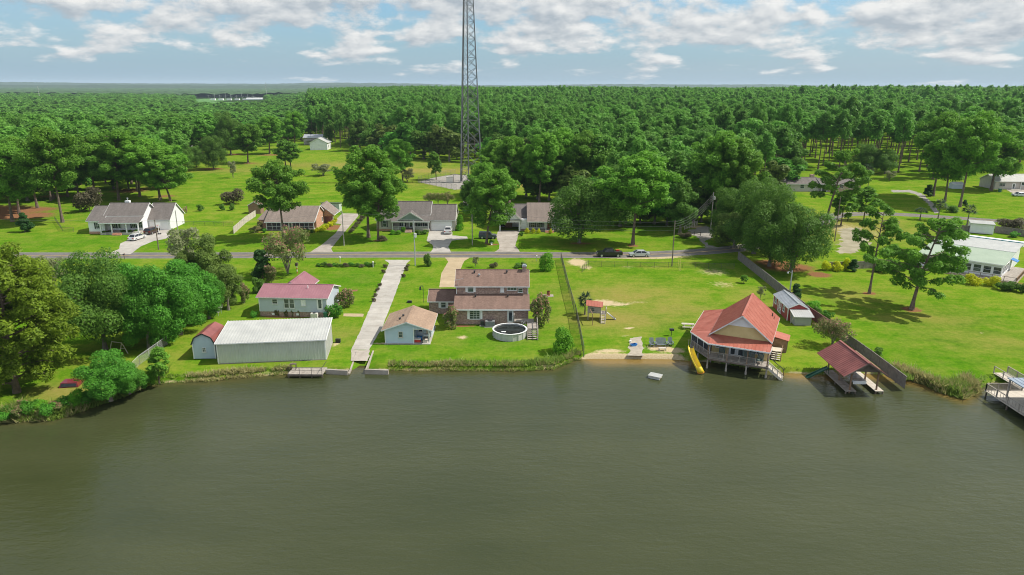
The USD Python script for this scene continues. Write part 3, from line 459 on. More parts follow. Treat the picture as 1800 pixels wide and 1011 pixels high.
def broad(name, H, W, cb, n, leaf, seed, fm, bm, nl=26, lobe=0.2, tr=0.3, cone=0.0, blossom=None, stems=1, squash=0.85):
    rng = np.random.default_rng(seed); t, pts = trunk_mb(H, tr, 0.6, 0.72, rng)
    for s_ in range(stems - 1):
        an = rng.uniform(0, 2 * PI); t.tube([(0, 0, 0), (math.cos(an) * W * 0.08, math.sin(an) * W * 0.08, H * 0.3), (math.cos(an) * W * 0.25, math.sin(an) * W * 0.25, H * 0.7)], [tr * 0.8, tr * 0.6, tr * 0.2], 5)
    lobes = []; zc = H * (cb + 1) / 2; hz_ = H * (1 - cb) / 2
    for k in range(nl):
        d = rng.normal(size=3); d /= np.linalg.norm(d); rr = rng.uniform(0.4, 0.88) if k > 4 else 0.2; d[2] = np.clip(d[2], -1, 1)
        z = zc + (abs(d[2]) ** 0.8 * np.sign(d[2])) * hz_ * rr; d[:2] *= 1 + 0.35 * max(0, -d[2]); wz = 1 - cone * (z - H * cb) / (H * (1 - cb))
        R = W * lobe * rng.uniform(0.75, 1.25) * (0.55 + 0.45 * wz); c = np.array([d[0] * W / 2 * rr * wz, d[1] * W / 2 * rr * wz, z])
        c[2] = np.clip(c[2], H * cb + R * 0.45, H - R * 0.75); lobes.append((*c, R))
        if k % 3 == 0: t.tube([(0, 0, H * max(cb, 0.2) * 0.9), tuple(c * [0.5, 0.5, 0.85]), tuple(c)], [tr * 0.45, tr * 0.25, tr * 0.08], 4)
    p, nr = lobe_points(lobes, n, rng, jit=0.5, squash=squash, up=0.35)
    ex = None
    if blossom:
        k = nr[:, 2] > 0.35; k &= rng.random(len(p)) < 0.22; v, f, ti = tri_leaves(p[k] * 1.03 + [0, 0, 0.05], nr[k], leaf * 0.9, rng); ex = (v, f, ti, blossom)
    protos[name] = (crown_trunk(name, tri_leaves(p, nr, leaf, rng), t, fm, bm, ex), H, W)
def palm(name, H, W, seed, fm, bm):
    rng = np.random.default_rng(seed); t, pts = trunk_mb(H, 0.2, 0.2, 0.8, rng); V, F, T, n0 = [], [], [], 0
    for k in range(34):
        an = k * 2.4; el = rng.uniform(-0.5, 1.3); L = W / 2 * rng.uniform(0.85, 1.1); o = np.array([0, 0, H * 0.8])
        d = np.array([math.cos(an) * math.cos(el), math.sin(an) * math.cos(el), math.sin(el)]); mid_ = o + d * L * 0.55; sd_ = np.cross(d, [0, 0, 1.0]); sd_ /= np.linalg.norm(sd_) + 1e-9
        for j in range(9):
            a = (j - 4) * 0.33; q = d * math.cos(a) + sd_ * math.sin(a); tip = mid_ + q * L * 0.5 - np.array([0, 0, 0.16 * L * (1 + abs(a))]); w = np.cross(q, [0.1, 0.2, 1.0]); w = w / np.linalg.norm(w) * 0.09
            V += [mid_ - w, mid_ + w, tip]; F.append([n0, n0 + 1, n0 + 2]); T += [rng.random()] * 3; n0 += 3
        t.tube([o, mid_], 0.02, 3)
    protos[name] = (crown_trunk(name, (np.array(V), np.array(F), np.array(T)), t, fm, bm), H, W)

bark = mat('bark', (0.10, 0.07, 0.05), (0.20, 0.15, 0.115), scale=2.5, rough=0.95, bump=0.8, bscale=7)
bark_grey = mat('bark_grey', (0.13, 0.11, 0.09), (0.24, 0.21, 0.18), scale=2.5, rough=0.95, bump=0.6, bscale=7)
F_pine = foliage('pine_needles', *LEAF['pine'])
F_pine_y = foliage('pine_needles_yellow', *LEAF['pine_y'])
F_fpine = foliage('forest_needles', *LEAF['fpine'])
F_oak = foliage('oak_leaves', *LEAF['oak'])
F_bright = foliage('bright_leaves', *LEAF['bright'])
F_olive = foliage('olive_leaves', *LEAF['olive'])
F_pale = foliage('pale_leaves', *LEAF['pale'])
F_cedar = foliage('cedar_leaves', *LEAF['cedar'])
F_yellow = foliage('golden_leaves', (0.38, 0.43, 0.008), (0.66, 0.72, 0.018))
F_palm = foliage('palm_leaves', (0.035, 0.075, 0.03), (0.09, 0.15, 0.07))
F_lime = foliage('lime_shrub', (0.08, 0.25, 0.015), (0.19, 0.50, 0.03))
F_crape = foliage('crape_leaves', (0.11, 0.15, 0.04), (0.26, 0.32, 0.10))
F_pink = foliage('pink_blossom', (0.38, 0.14, 0.13), (0.58, 0.28, 0.26))

pine('pine_kind', 17, 8.5, 0.30, 24000, 0.2, 11, F_pine, bark, nb=56, lobe=(0.42, 0.92))
pine('round_pine_kind', 16, 9.5, 0.38, 24000, 0.2, 12, F_pine, bark, nb=54, shape=0.75, lobe=(0.45, 0.98), sq=0.85)
pine('full_pine_kind', 16, 9, 0.24, 28000, 0.2, 13, F_pine, bark, nb=66, shape=1.1, lobe=(0.42, 0.92))
pine('sparse_pine_kind', 15, 9, 0.40, 11000, 0.18, 14, F_pine, bark, nb=28, shape=0.75, lobe=(0.35, 0.7), lean=2.4, gap=0.1, sq=0.85, rs=(-.05, .5))
pine('flat_pine_kind', 15, 13, 0.24, 22000, 0.19, 15, F_pine, bark, nb=44, shape=0.7, lobe=(0.4, 0.8), lean=1.5, gap=0.16, tr=0.3, sq=0.85, rs=(-.12, .45))
pine('yellow_pine_kind', 18, 13, 0.05, 60000, 0.17, 16, F_pine_y, bark, nb=90, shape=0.9, lobe=(0.45, 0.95), tr=0.32, rs=(-.05, .45), gap=0.14)
pine('young_pine_kind', 8, 3.0, 0.25, 2600, 0.26, 17, F_pine, bark, nb=24, lobe=(0.35, 0.6), tr=0.12)
broad('oak_kind', 13, 12, 0.05, 36000, 0.19, 21, F_oak, bark_grey, nl=44, lobe=0.15)
broad('wide_oak_kind', 12, 13, 0.05, 30000, 0.21, 22, F_oak, bark_grey, nl=48, lobe=0.14, stems=2)
broad('bright_tree_kind', 12, 9.5, 0.04, 32000, 0.19, 23, F_bright, bark_grey, nl=34, lobe=0.17)
broad('olive_tree_kind', 11, 8, 0.05, 22000, 0.19, 24, F_olive, bark_grey, nl=30, lobe=0.16)
broad('tall_tree_kind', 14, 8, 0.06, 18000, 0.23, 25, F_oak, bark_grey, nl=36, lobe=0.16, cone=0.45)
broad('airy_tree_kind', 7, 6, 0.22, 2300, 0.24, 26, F_pale, bark_grey, nl=26, lobe=0.13, tr=0.1, stems=4)
broad('crape_kind', 7, 7.5, 0.24, 5600, 0.18, 27, F_crape, bark_grey, nl=34, lobe=0.13, tr=0.11, stems=5, blossom=F_pink)
broad('crape_bush_kind', 4, 3.6, 0.0, 2800, 0.18, 28, F_crape, bark_grey, nl=22, lobe=0.15, tr=0.06, stems=5, blossom=F_pink)
broad('cedar_kind', 6, 4.4, 0.0, 6000, 0.22, 29, F_cedar, bark, nl=30, lobe=0.17, tr=0.12, cone=0.8)
broad('round_shrub_kind', 2.6, 3.4, 0.0, 4200, 0.16, 30, F_lime, bark, nl=20, lobe=0.22, tr=0.06)
broad('shrub_kind', 1.6, 1.9, 0.0, 1700, 0.14, 31, F_oak, bark, nl=14, lobe=0.22, tr=0.04)
broad('lime_shrub_kind', 1.5, 2.0, 0.0, 1500, 0.14, 34, F_bright, bark, nl=14, lobe=0.22, tr=0.04)
broad('golden_shrub_kind', 1.6, 2.2, 0.0, 1700, 0.14, 32, F_yellow, bark, nl=14, lobe=0.22, tr=0.04)
broad('brown_shrub_kind', 3.6, 4.2, 0.0, 3800, 0.18, 33, foliage('brown_leaves', (0.09, 0.085, 0.05), (0.20, 0.18, 0.10)), bark, nl=22, lobe=0.2, tr=0.08)
palm('palm_kind', 5.5, 4.0, 35, F_palm, bark_grey)
palm('low_palm_kind', 2.6, 3.6, 36, F_palm, bark_grey)
# lighter kinds for the forest
for k in range(4): pine('forest_pine_%s_kind' % 'abcd'[k], 22, 6.8, 0.40 + 0.04 * k, 2600, 0.48, 41 + k, F_fpine, bark, nb=24, shape=0.9, lobe=(0.75, 1.25), lean=0.8, tr=0.24, sq=1.1)
for k in range(2): pine('stand_pine_%s_kind' % 'ab'[k], 24, 6.0, 0.56, 2400, 0.46, 46 + k, F_fpine, bark, nb=20, shape=0.9, lobe=(0.7, 1.2), lean=0.6, tr=0.24, sq=1.05)
for k in range(3): pine('distant_pine_%s_kind' % 'abc'[k], 22, 6.6, 0.42, 560, 1.1, 51 + k, F_fpine, bark, nb=12, shape=0.9, lobe=(1.0, 1.5), lean=0.8, tr=0.22, sq=1.15)
for k in range(3): broad('woodland_tree_%s_kind' % 'abc'[k], 14, 9, 0.04, 2600, 0.62, 61 + k, (F_oak, F_bright, F_olive)[k], bark_grey, nl=26, lobe=0.17)
for k in range(2): broad('distant_tree_%s_kind' % 'ab'[k], 14, 9, 0.04, 520, 1.3, 71 + k, (F_bright, F_oak)[k], bark_grey, nl=14, lobe=0.2)

_rt = random.Random(5)
def plant(kind, x, y, H, W, label, cat, name, group=None, z=None, rot=None):
    path, H0, W0 = protos[kind]
    o = UsdGeom.Xform.Define(stage, numbered('/World/' + name))
    z = float(terrain(x, y)) if z is None else z
    o.AddTranslateOp().Set(Gf.Vec3d(float(x), float(y), z)); o.AddRotateZOp().Set(float(_rt.uniform(0, 360) if rot is None else rot)); o.AddScaleOp().Set(Gf.Vec3f(float(W / W0), float(W / W0), float(H / H0)))
    p = o.GetPrim(); p.GetReferences().AddInternalReference(path); p.SetInstanceable(True)
    return tag(p, label, cat, group)
def plant_px(kind, bx, by, top, wpx, label, cat, name, group=None, z=0.0):
    """stands at the ground point seen at (bx, by); its height and width follow from what the photograph shows there"""
    g = G(bx, by, z); H = max(0.4, height_at(g[0], g[1], top, z) - z); W = wpx / px_per_m(g[0], g[1], z + H / 2)
    return plant(kind, g[0], g[1], H, W, label, cat, name, group, z=z)
# ---------------------------------------------------------------- trees and shrubs one by one: kind, foot (px, py), top py, width px, label, category, name, group
P_, B_ = 'tree', 'tree'
TREES = [
 ('yellow_pine_kind', 30, 690, 438, 205, 'huge yellow green pine at the left edge beside the lake', P_, 'pine_tree', None),
 ('yellow_pine_kind', -75, 640, 400, 220, 'second yellow green pine half out of frame at the left edge', P_, 'pine_tree', None),
 ('oak_kind', 185, 614, 444, 150, 'dark rounded oak between the yellow pine and the bright green trees', B_, 'oak_tree', None),
 ('bright_tree_kind', 290, 606, 448, 105, 'bright green leafy tree left of the gambrel shed, nearest the lake', B_, 'broadleaf_tree', None),
 ('bright_tree_kind', 340, 566, 446, 95, 'bright green tree behind the gambrel shed', B_, 'broadleaf_tree', None),
 ('bright_tree_kind', 245, 570, 448, 90, 'bright green tree half behind the dark rounded oak', B_, 'broadleaf_tree', None),
 ('bright_tree_kind', 262, 612, 500, 84, 'low bright green tree at the front of the left grove', B_, 'broadleaf_tree', None),
 ('bright_tree_kind', 318, 588, 480, 92, 'bright green tree in the middle of the left grove front', B_, 'broadleaf_tree', None),
 ('bright_tree_kind', 368, 560, 468, 62, 'bright green tree at the right end of the left grove behind the gambrel shed', B_, 'broadleaf_tree', None),
 ('olive_tree_kind', 372, 520, 402, 78, 'olive grey green tree by the road at the back of the left grove', B_, 'broadleaf_tree', None),
 ('olive_tree_kind', 402, 545, 455, 60, 'olive tree at the right end of the left grove', B_, 'broadleaf_tree', None),
 ('olive_tree_kind', 335, 520, 430, 60, 'olive tree in the middle of the left grove', B_, 'broadleaf_tree', None),
 ('airy_tree_kind', 328, 478, 396, 72, 'thin pale leafless looking tree by the road left of the olive trees', B_, 'small_tree', None),
 ('airy_tree_kind', 96, 508, 448, 62, 'thin pale tree between the yellow pine and the road', B_, 'small_tree', None),
 ('bright_tree_kind', 195, 704, 614, 92, 'bushy bright tree leaning over the lake bank at left', B_, 'broadleaf_tree', None),
 ('bright_tree_kind', 228, 692, 640, 60, 'low leafy bush tree at the water right of the leaning bank tree', B_, 'broadleaf_tree', None),
 ('young_pine_kind', 280, 673, 612, 30, 'small upright leafy tree on the lake bank before the chain link fence', B_, 'small_tree', None),
 ('cedar_kind', 462, 489, 433, 48, 'dark conical cedar beside the pink crape myrtle', 'tree', 'cedar_tree', None),
 ('crape_kind', 506, 481, 396, 92, 'large pink flowering crape myrtle by the road behind the pink roofed house', 'tree', 'crape_myrtle', None),
 ('crape_bush_kind', 477, 498, 466, 24, 'young crape myrtle at the foot of the dark cedar', 'shrub', 'crape_myrtle', None),
 ('crape_bush_kind', 429, 534, 497, 24, 'small crape myrtle standing alone on the lawn left of the pink roofed house', 'shrub', 'crape_myrtle', None),
 ('shrub_kind', 456, 514, 488, 22, 'dark shrub by the left corner of the pink roofed house', 'shrub', 'shrub', None),
 ('lime_shrub_kind', 447, 558, 546, 14, 'banana like bright plant at the front left corner of the pink roofed house', 'shrub', 'shrub', None),
 ('lime_shrub_kind', 588, 559, 533, 28, 'leafy bush at the front right corner of the pink roofed house', 'shrub', 'shrub', None),
 ('crape_bush_kind', 606, 541, 508, 32, 'loose flowering shrub right of the pink roofed house', 'shrub', 'crape_myrtle', None),
 ('round_pine_kind', 499, 420, 290, 88, 'round headed pine standing before the brick ranch house', P_, 'pine_tree', None),
 ('pine_kind', 648, 417, 262, 96, 'taller left pine of the pair before the grey house with porch gable', P_, 'pine_tree', None),
 ('pine_kind', 665, 423, 300, 74, 'right pine of the pair before the grey house with porch gable', P_, 'pine_tree', None),
 ('full_pine_kind', 855, 428, 304, 74, 'full low branched pine by the dark off road car', P_, 'pine_tree', None),
 ('tall_tree_kind', 832, 386, 302, 56, 'dark tree behind the full pine beside the grey garage', B_, 'broadleaf_tree', None),
 ('wide_oak_kind', 1018, 427, 306, 124, 'big dark oak right of the white house with the carport', B_, 'oak_tree', None),
 ('round_pine_kind', 1112, 431, 276, 118, 'wide bright pine on the roadside lawn above the black pickup', P_, 'pine_tree', None),
 ('oak_kind', 1090, 398, 284, 104, 'dark oak behind the wide bright pine', B_, 'oak_tree', None),
 ('tall_tree_kind', 1195, 410, 298, 66, 'tall pointed leafy tree left of the forest gate', B_, 'broadleaf_tree', None),
 ('round_pine_kind', 1256, 396, 238, 96, 'tall pine with bare trunk behind the pole at the road bend', P_, 'pine_tree', None),
 ('full_pine_kind', 1300, 400, 250, 88, 'broad pine behind the big roadside oaks', P_, 'pine_tree', None),
 ('oak_kind', 1325, 446, 312, 122, 'large olive green oak at the road bend, farther of the pair', B_, 'oak_tree', None),
 ('wide_oak_kind', 1390, 478, 354, 118, 'large dark oak beside the wooden fence, nearer of the pair', B_, 'oak_tree', None),
 ('oak_kind', 1352, 468, 326, 112, 'dark oak between the two large oaks of the road bend', B_, 'oak_tree', None),
 ('oak_kind', 1282, 424, 330, 80, 'dark leafy tree left of the road bend oaks, by the tall pole', B_, 'oak_tree', None),
 ('olive_tree_kind', 1290, 436, 366, 74, 'low branched oak overhanging the road at the bend', B_, 'oak_tree', None),
 ('sparse_pine_kind', 1528, 516, 362, 84, 'leaning thin pine on the lawn, left of the two lawn pines', P_, 'pine_tree', None),
 ('flat_pine_kind', 1602, 544, 384, 148, 'flat topped spreading pine on the lawn, right of the two lawn pines', P_, 'pine_tree', None),
 ('sparse_pine_kind', 1450, 401, 264, 92, 'open crowned pine beside the bare fenced lot', P_, 'pine_tree', None),
 ('young_pine_kind', 1518, 388, 330, 30, 'slim young pine at the top edge of the fenced lot', P_, 'pine_tree', None),
 ('young_pine_kind', 1478, 396, 336, 30, 'slim young pine beside the open crowned pine', P_, 'pine_tree', None),
 ('palm_kind', 1617, 386, 366, 26, 'short palm behind the flat topped pine by the road', 'palm', 'palm_tree', None),
 ('palm_kind', 1648, 388, 352, 28, 'palm by the road left of the white box trailer', 'palm', 'palm_tree', None),
 ('palm_kind', 1700, 396, 361, 32, 'stout palm just behind the white box trailer', 'palm', 'palm_tree', None),
 ('cedar_kind', 1657, 396, 381, 14, 'small dark conical shrub behind the grey fence, left one', 'shrub', 'shrub', None),
 ('cedar_kind', 1674, 397, 384, 14, 'small dark conical shrub behind the grey fence, right one', 'shrub', 'shrub', None),
 ('pine_kind', 1661, 354, 232, 66, 'straight pine on the far lawn left of the forked pair', P_, 'pine_tree', None),
 ('round_pine_kind', 1687, 364, 205, 88, 'tall pale green pine on the far lawn by the right hand road', P_, 'pine_tree', None),
 ('round_pine_kind', 1640, 345, 204, 80, 'tall dark pine behind the straight pine on the far lawn', P_, 'pine_tree', None),
 ('full_pine_kind', 1742, 335, 228, 82, 'broad pine overhanging the house at the right edge', P_, 'pine_tree', None),
 ('cedar_kind', 1631, 345, 322, 20, 'dark upright evergreen shrub beside the gravel drive', 'shrub', 'shrub', None),
 ('oak_kind', 1555, 306, 262, 46, 'dark leafy tree behind the right end of the far brown house', B_, 'oak_tree', None),
 ('oak_kind', 1520, 304, 252, 54, 'dark leafy tree behind the middle of the far brown house', B_, 'oak_tree', None),
 ('tall_tree_kind', 1390, 318, 232, 60, 'dark leafy tree behind the left end of the far brown house', B_, 'oak_tree', None),
 ('low_palm_kind', 1524, 311, 294, 26, 'spreading palm behind the roof of the far brown house', 'palm', 'palm_tree', None),
 ('airy_tree_kind', 1563, 318, 300, 26, 'silvery bush at the right end of the far brown house', 'shrub', 'shrub', None),
 ('brown_shrub_kind', 1777, 407, 381, 44, 'wide brownish bush by the road right of the white box trailer', 'shrub', 'shrub', None),
 ('pine_kind', 22, 390, 262, 88, 'pine at the left edge with dark trunk over pine straw', P_, 'pine_tree', None),
 ('pine_kind', 34, 376, 254, 74, 'pine just behind the left edge pine', P_, 'pine_tree', None),
 ('round_pine_kind', 66, 366, 246, 84, 'pine above the pine straw bed left of the bare lawn', P_, 'pine_tree', None),
 ('round_pine_kind', 110, 391, 232, 96, 'pine with one long bare trunk on the lawn by the white ranch house', P_, 'pine_tree', None),
 ('pine_kind', 94, 350, 236, 74, 'pine behind the bare trunked lawn pine', P_, 'pine_tree', None),
 ('pine_kind', 168, 348, 240, 72, 'pine above the left end of the white ranch house', P_, 'pine_tree', None),
 ('brown_shrub_kind', 158, 372, 328, 44, 'dark low oak at the left corner of the white ranch house', B_, 'oak_tree', None),
 ('pine_kind', 209, 352, 232, 80, 'pine directly behind the white ranch house', P_, 'pine_tree', None),
 ('round_pine_kind', 282, 352, 250, 92, 'thick pine behind the garage of the white ranch house, left of two', P_, 'pine_tree', None),
 ('full_pine_kind', 300, 354, 262, 74, 'thick pine behind the garage of the white ranch house, right of two', P_, 'pine_tree', None),
 ('pine_kind', 246, 346, 246, 74, 'pine above the chimney of the white ranch house', P_, 'pine_tree', None),
 ('cedar_kind', 44, 408, 370, 32, 'dark green bushy evergreen alone on the front lawn at far left', 'tree', 'evergreen_tree', None),
 ('oak_kind', 376, 298, 238, 54, 'round oak over a mulch ring at the left side of the big field', B_, 'oak_tree', None),
 ('oak_kind', 346, 294, 256, 34, 'smaller oak beside the round oak of the big field', B_, 'oak_tree', None),
 ('oak_kind', 322, 302, 246, 44, 'oak left of the mulch ring oaks', B_, 'oak_tree', None),
 ('pine_kind', 436, 287, 220, 52, 'pine standing out into the big field right of the round oak', P_, 'pine_tree', None),
 ('oak_kind', 406, 272, 196, 54, 'dark oak at the back left of the big field', B_, 'oak_tree', None),
 ('pine_kind', 474, 270, 206, 46, 'pine with bare trunk at the back of the big field', P_, 'pine_tree', None),
 ('young_pine_kind', 502, 292, 246, 26, 'young pine left of a close pair in the big field', P_, 'pine_tree', None),
 ('young_pine_kind', 511, 294, 250, 26, 'young pine right of a close pair in the big field', P_, 'pine_tree', None),
 ('pine_kind', 519, 262, 198, 40, 'pine behind the close young pair near the far white shed', P_, 'pine_tree', None),
 ('airy_tree_kind', 410, 313, 282, 18, 'tiny bright sapling in the big field', B_, 'sapling', None),
 ('brown_shrub_kind', 411, 359, 331, 38, 'round brownish bush in the field behind the wooden fence', 'shrub', 'shrub', None),
 ('shrub_kind', 352, 371, 359, 11, 'small field shrub, left of three', 'shrub', 'shrub', None),
 ('shrub_kind', 390, 370, 359, 10, 'small field shrub, middle of three', 'shrub', 'shrub', None),
 ('shrub_kind', 409, 370, 358, 10, 'small field shrub, right of three', 'shrub', 'shrub', None),
 ('pine_kind', 708, 320, 247, 44, 'pine in the dry field left of the lattice tower', P_, 'pine_tree', None),
 ('airy_tree_kind', 716, 320, 296, 34, 'thin bare looking tree beside the pine left of the tower', B_, 'small_tree', None),
 ('young_pine_kind', 767, 316, 268, 20, 'slender young pine between the field pine and the tower', P_, 'pine_tree', None),
 ('airy_tree_kind', 568, 309, 287, 46, 'flat spreading mimosa like tree alone in the big field', B_, 'small_tree', None),
 ('tall_tree_kind', 633, 266, 200, 48, 'pine with pale trunk at the forest edge right of the far white shed', P_, 'pine_tree', None),
 ('full_pine_kind', 838, 378, 290, 50, 'pine behind the grey garage next to the dark tree', P_, 'pine_tree', None),
 ('pine_kind', 902, 352, 244, 60, 'pine behind the white carport house, first from left', P_, 'pine_tree', None),
 ('pine_kind', 880, 345, 250, 64, 'pine between the tower pad and the white carport house', P_, 'pine_tree', None),
 ('pine_kind', 948, 356, 238, 66, 'pine with visible trunk behind the white carport house roof', P_, 'pine_tree', None),
 ('round_pine_kind', 986, 350, 232, 74, 'bright pine behind the big dark oak', P_, 'pine_tree', None),
 ('round_pine_kind', 1040, 356, 236, 76, 'dark centred pine left of the wide bright pine', P_, 'pine_tree', None),
 ('crape_kind', 755, 360, 337, 22, 'low bushy tree behind the grey garage, left of three', 'shrub', 'crape_myrtle', None),
 ('crape_kind', 770, 360, 337, 22, 'low bushy tree behind the grey garage, middle of three', 'shrub', 'crape_myrtle', None),
 ('crape_kind', 787, 361, 337, 24, 'low bushy tree behind the grey garage, right of three', 'shrub', 'crape_myrtle', None),
 ('round_shrub_kind', 992, 619, 577, 42, 'round bright green shrub near the lake by the chain link fence', 'shrub', 'round_shrub', None),
 ('crape_bush_kind', 795, 576, 536, 34, 'pink tipped crape myrtle between the blue shed and the brick house', 'shrub', 'crape_myrtle', None),
 ('crape_bush_kind', 947, 576, 516, 38, 'tall loose crape myrtle at the right corner of the brick house', 'shrub', 'crape_myrtle', None),
 ('round_shrub_kind', 958, 476, 444, 28, 'green shrub by the mailbox behind the brick house', 'shrub', 'round_shrub', None),
 ('shrub_kind', 750, 468, 446, 16, 'young crape myrtle on the lawn beside the light pole', 'shrub', 'shrub', None),
 ('airy_tree_kind', 836, 470, 450, 15, 'little crape myrtle on the lawn behind the brick house, left', 'shrub', 'shrub', None),
 ('brown_shrub_kind', 868, 471, 461, 15, 'low brown shrub on the lawn behind the brick house', 'shrub', 'shrub', None),
 ('shrub_kind', 911, 471, 463, 14, 'low shrub near the chimney behind the brick house', 'shrub', 'shrub', None),
 ('shrub_kind', 921, 470, 461, 12, 'low shrub touching the chimney outline behind the brick house', 'shrub', 'shrub', None),
 ('low_palm_kind', 1028, 553, 522, 32, 'low spreading palm behind the red roofed playhouse', 'palm', 'palm_tree', None),
 ('crape_kind', 1462, 608, 556, 66, 'spreading pinkish crape myrtle beside the boathouse roof', 'tree', 'crape_myrtle', None),
 ('cedar_kind', 1398, 530, 495, 28, 'upright green cedar by the pole behind the wooden fence', 'shrub', 'cedar_tree', None),
 ('round_shrub_kind', 1424, 552, 528, 28, 'green shrub behind the wooden fence by the red shed', 'shrub', 'round_shrub', None),
 ('shrub_kind', 1436, 556, 540, 18, 'dark shrub behind the wooden fence', 'shrub', 'shrub', None),
 ('lime_shrub_kind', 1452, 562, 546, 22, 'yellow green shrub behind the wooden fence above the crape myrtle', 'shrub', 'shrub', None),
 ('shrub_kind', 1543, 628, 612, 18, 'single dark shrub behind the lower wooden fence', 'shrub', 'shrub', None),
 ('young_pine_kind', 1307, 498, 484, 10, 'thin staked sapling in the shade by the wooden fence', B_, 'sapling', None),
 ('airy_tree_kind', 1337, 525, 502, 17, 'young bright sapling behind the red roofed cottage', B_, 'sapling', None),
 ('golden_shrub_kind', 1451, 475, 458, 18, 'golden shrub at the end of the grey lot fence, first from left', 'shrub', 'golden_shrub', None),
 ('golden_shrub_kind', 1472, 476, 460, 20, 'golden shrub second from left before the grey lot fence', 'shrub', 'golden_shrub', None),
 ('golden_shrub_kind', 1486, 474, 453, 20, 'golden shrub third from left before the grey lot fence', 'shrub', 'golden_shrub', None),
 ('cedar_kind', 1499, 477, 453, 22, 'dark rounded evergreen beside the golden shrubs', 'shrub', 'shrub', None),
 ('shrub_kind', 1550, 478, 457, 26, 'dark bush between the thin pine and the grey lot fence', 'shrub', 'shrub', None),
 ('shrub_kind', 1580, 480, 462, 22, 'dark bush behind the flat topped pine', 'shrub', 'shrub', None),
 ('golden_shrub_kind', 1709, 500, 482, 26, 'golden shrub before the white lakeside building, left of two', 'shrub', 'golden_shrub', None),
 ('golden_shrub_kind', 1743, 503, 485, 25, 'golden shrub before the white lakeside building, right of two', 'shrub', 'golden_shrub', None),
 ('shrub_kind', 1760, 510, 496, 22, 'grey green shrub at the deck corner of the white lakeside building, left', 'shrub', 'shrub', None),
 ('shrub_kind', 1776, 512, 496, 22, 'grey green shrub at the deck corner of the white lakeside building, middle', 'shrub', 'shrub', None),
 ('shrub_kind', 1794, 514, 498, 24, 'grey green shrub at the deck corner of the white lakeside building, right', 'shrub', 'shrub', None),
 ('lime_shrub_kind', 1782, 417, 407, 20, 'light green shrub inside the grey fence right of the box trailer', 'shrub', 'shrub', None),
 ('lime_shrub_kind', 465, 409, 401, 9, 'lime green ball shrub by the brick ranch house', 'shrub', 'shrub', None),
 ('crape_bush_kind', 450, 409, 398, 22, 'reddish shrub at the left corner of the brick ranch house', 'shrub', 'shrub', None),
 ('crape_bush_kind', 458, 404, 388, 14, 'taller shrub against the brick ranch house', 'shrub', 'shrub', None),
 ('round_shrub_kind', 808, 404, 378, 15, 'clipped green shrub at the garage corner of the grey house', 'shrub', 'round_shrub', None),
 ('round_shrub_kind', 806, 405, 393, 13, 'low clipped shrub at the garage corner of the grey house', 'shrub', 'round_shrub', None),
 ('round_shrub_kind', 837, 392, 382, 14, 'clipped shrub between the grey garage and the full pine', 'shrub', 'round_shrub', None),
 ('round_shrub_kind', 691, 412, 404, 11, 'clipped ball shrub by the grey house steps, first from left', 'shrub', 'round_shrub', None),
 ('round_shrub_kind', 701, 412, 405, 11, 'clipped ball shrub by the grey house steps, second from left', 'shrub', 'round_shrub', None),
 ('round_shrub_kind', 709, 408, 399, 9, 'taller clipped shrub touching the grey house steps', 'shrub', 'round_shrub', None),
 ('shrub_kind', 735, 412, 404, 12, 'clipped shrub right of the grey house steps, inner', 'shrub', 'shrub', None),
 ('shrub_kind', 747, 412, 404, 12, 'clipped shrub right of the grey house steps, outer', 'shrub', 'shrub', None),
 ('golden_shrub_kind', 927, 410, 401, 10, 'golden ball shrub by the white carport house, first from left', 'shrub', 'golden_shrub', None),
 ('golden_shrub_kind', 937, 410, 401, 9, 'golden ball shrub by the white carport house, second from left', 'shrub', 'golden_shrub', None),
 ('golden_shrub_kind', 947, 410, 402, 8, 'golden ball shrub left of the brick steps of the white carport house', 'shrub', 'golden_shrub', None),
 ('golden_shrub_kind', 968, 411, 402, 7, 'golden ball shrub right of the brick steps of the white carport house', 'shrub', 'golden_shrub', None),
 ('shrub_kind', 916, 415, 408, 9, 'small green shrub at the corner of the carport drive', 'shrub', 'shrub', None),
 ('lime_shrub_kind', 864, 429, 421, 9, 'bright plant in the round mulch bed by the full pine', 'shrub', 'shrub', None),
 ('brown_shrub_kind', 672, 424, 413, 16, 'reddish shrub at the foot of the right pine of the pair', 'shrub', 'shrub', None),
 ('shrub_kind', 184, 412, 405, 12, 'low porch shrub left of the steps of the white ranch house, outer', 'shrub', 'shrub', None),
 ('shrub_kind', 192, 411, 405, 11, 'low porch shrub left of the steps of the white ranch house, inner', 'shrub', 'shrub', None),
 ('shrub_kind', 218, 411, 404, 10, 'low porch shrub right of the steps of the white ranch house, inner', 'shrub', 'shrub', None),
 ('shrub_kind', 228, 411, 404, 11, 'low porch shrub right of the steps of the white ranch house, middle', 'shrub', 'shrub', None),
 ('shrub_kind', 239, 410, 404, 11, 'low porch shrub right of the steps of the white ranch house, outer', 'shrub', 'shrub', None),
 ('cedar_kind', 1695, 361, 350, 12, 'low leafy growth at the foot of the tall pale pine', 'shrub', 'shrub', None),
 ('shrub_kind', 1672, 373, 361, 22, 'dark bush on the verge before the tall pale pine', 'shrub', 'shrub', None),
 ('brown_shrub_kind', 1204, 418, 408, 26, 'low leafy clump by the fence of the forest gate', 'shrub', 'shrub', None),
]
for t_ in TREES: plant_px(*t_)
for i_, (bx, by, w_) in enumerate([(557, 408, 9), (563, 407, 9), (569, 405, 8), (574, 402, 9), (580, 398, 9), (585, 395, 9), (589, 391, 8)]):
    plant_px('golden_shrub_kind', bx, by, by - 8, w_ + 2, 'golden shrub in the curved mulch bed of the brick ranch house', 'shrub', 'golden_shrub', 'golden shrubs in the curved bed of the brick house')
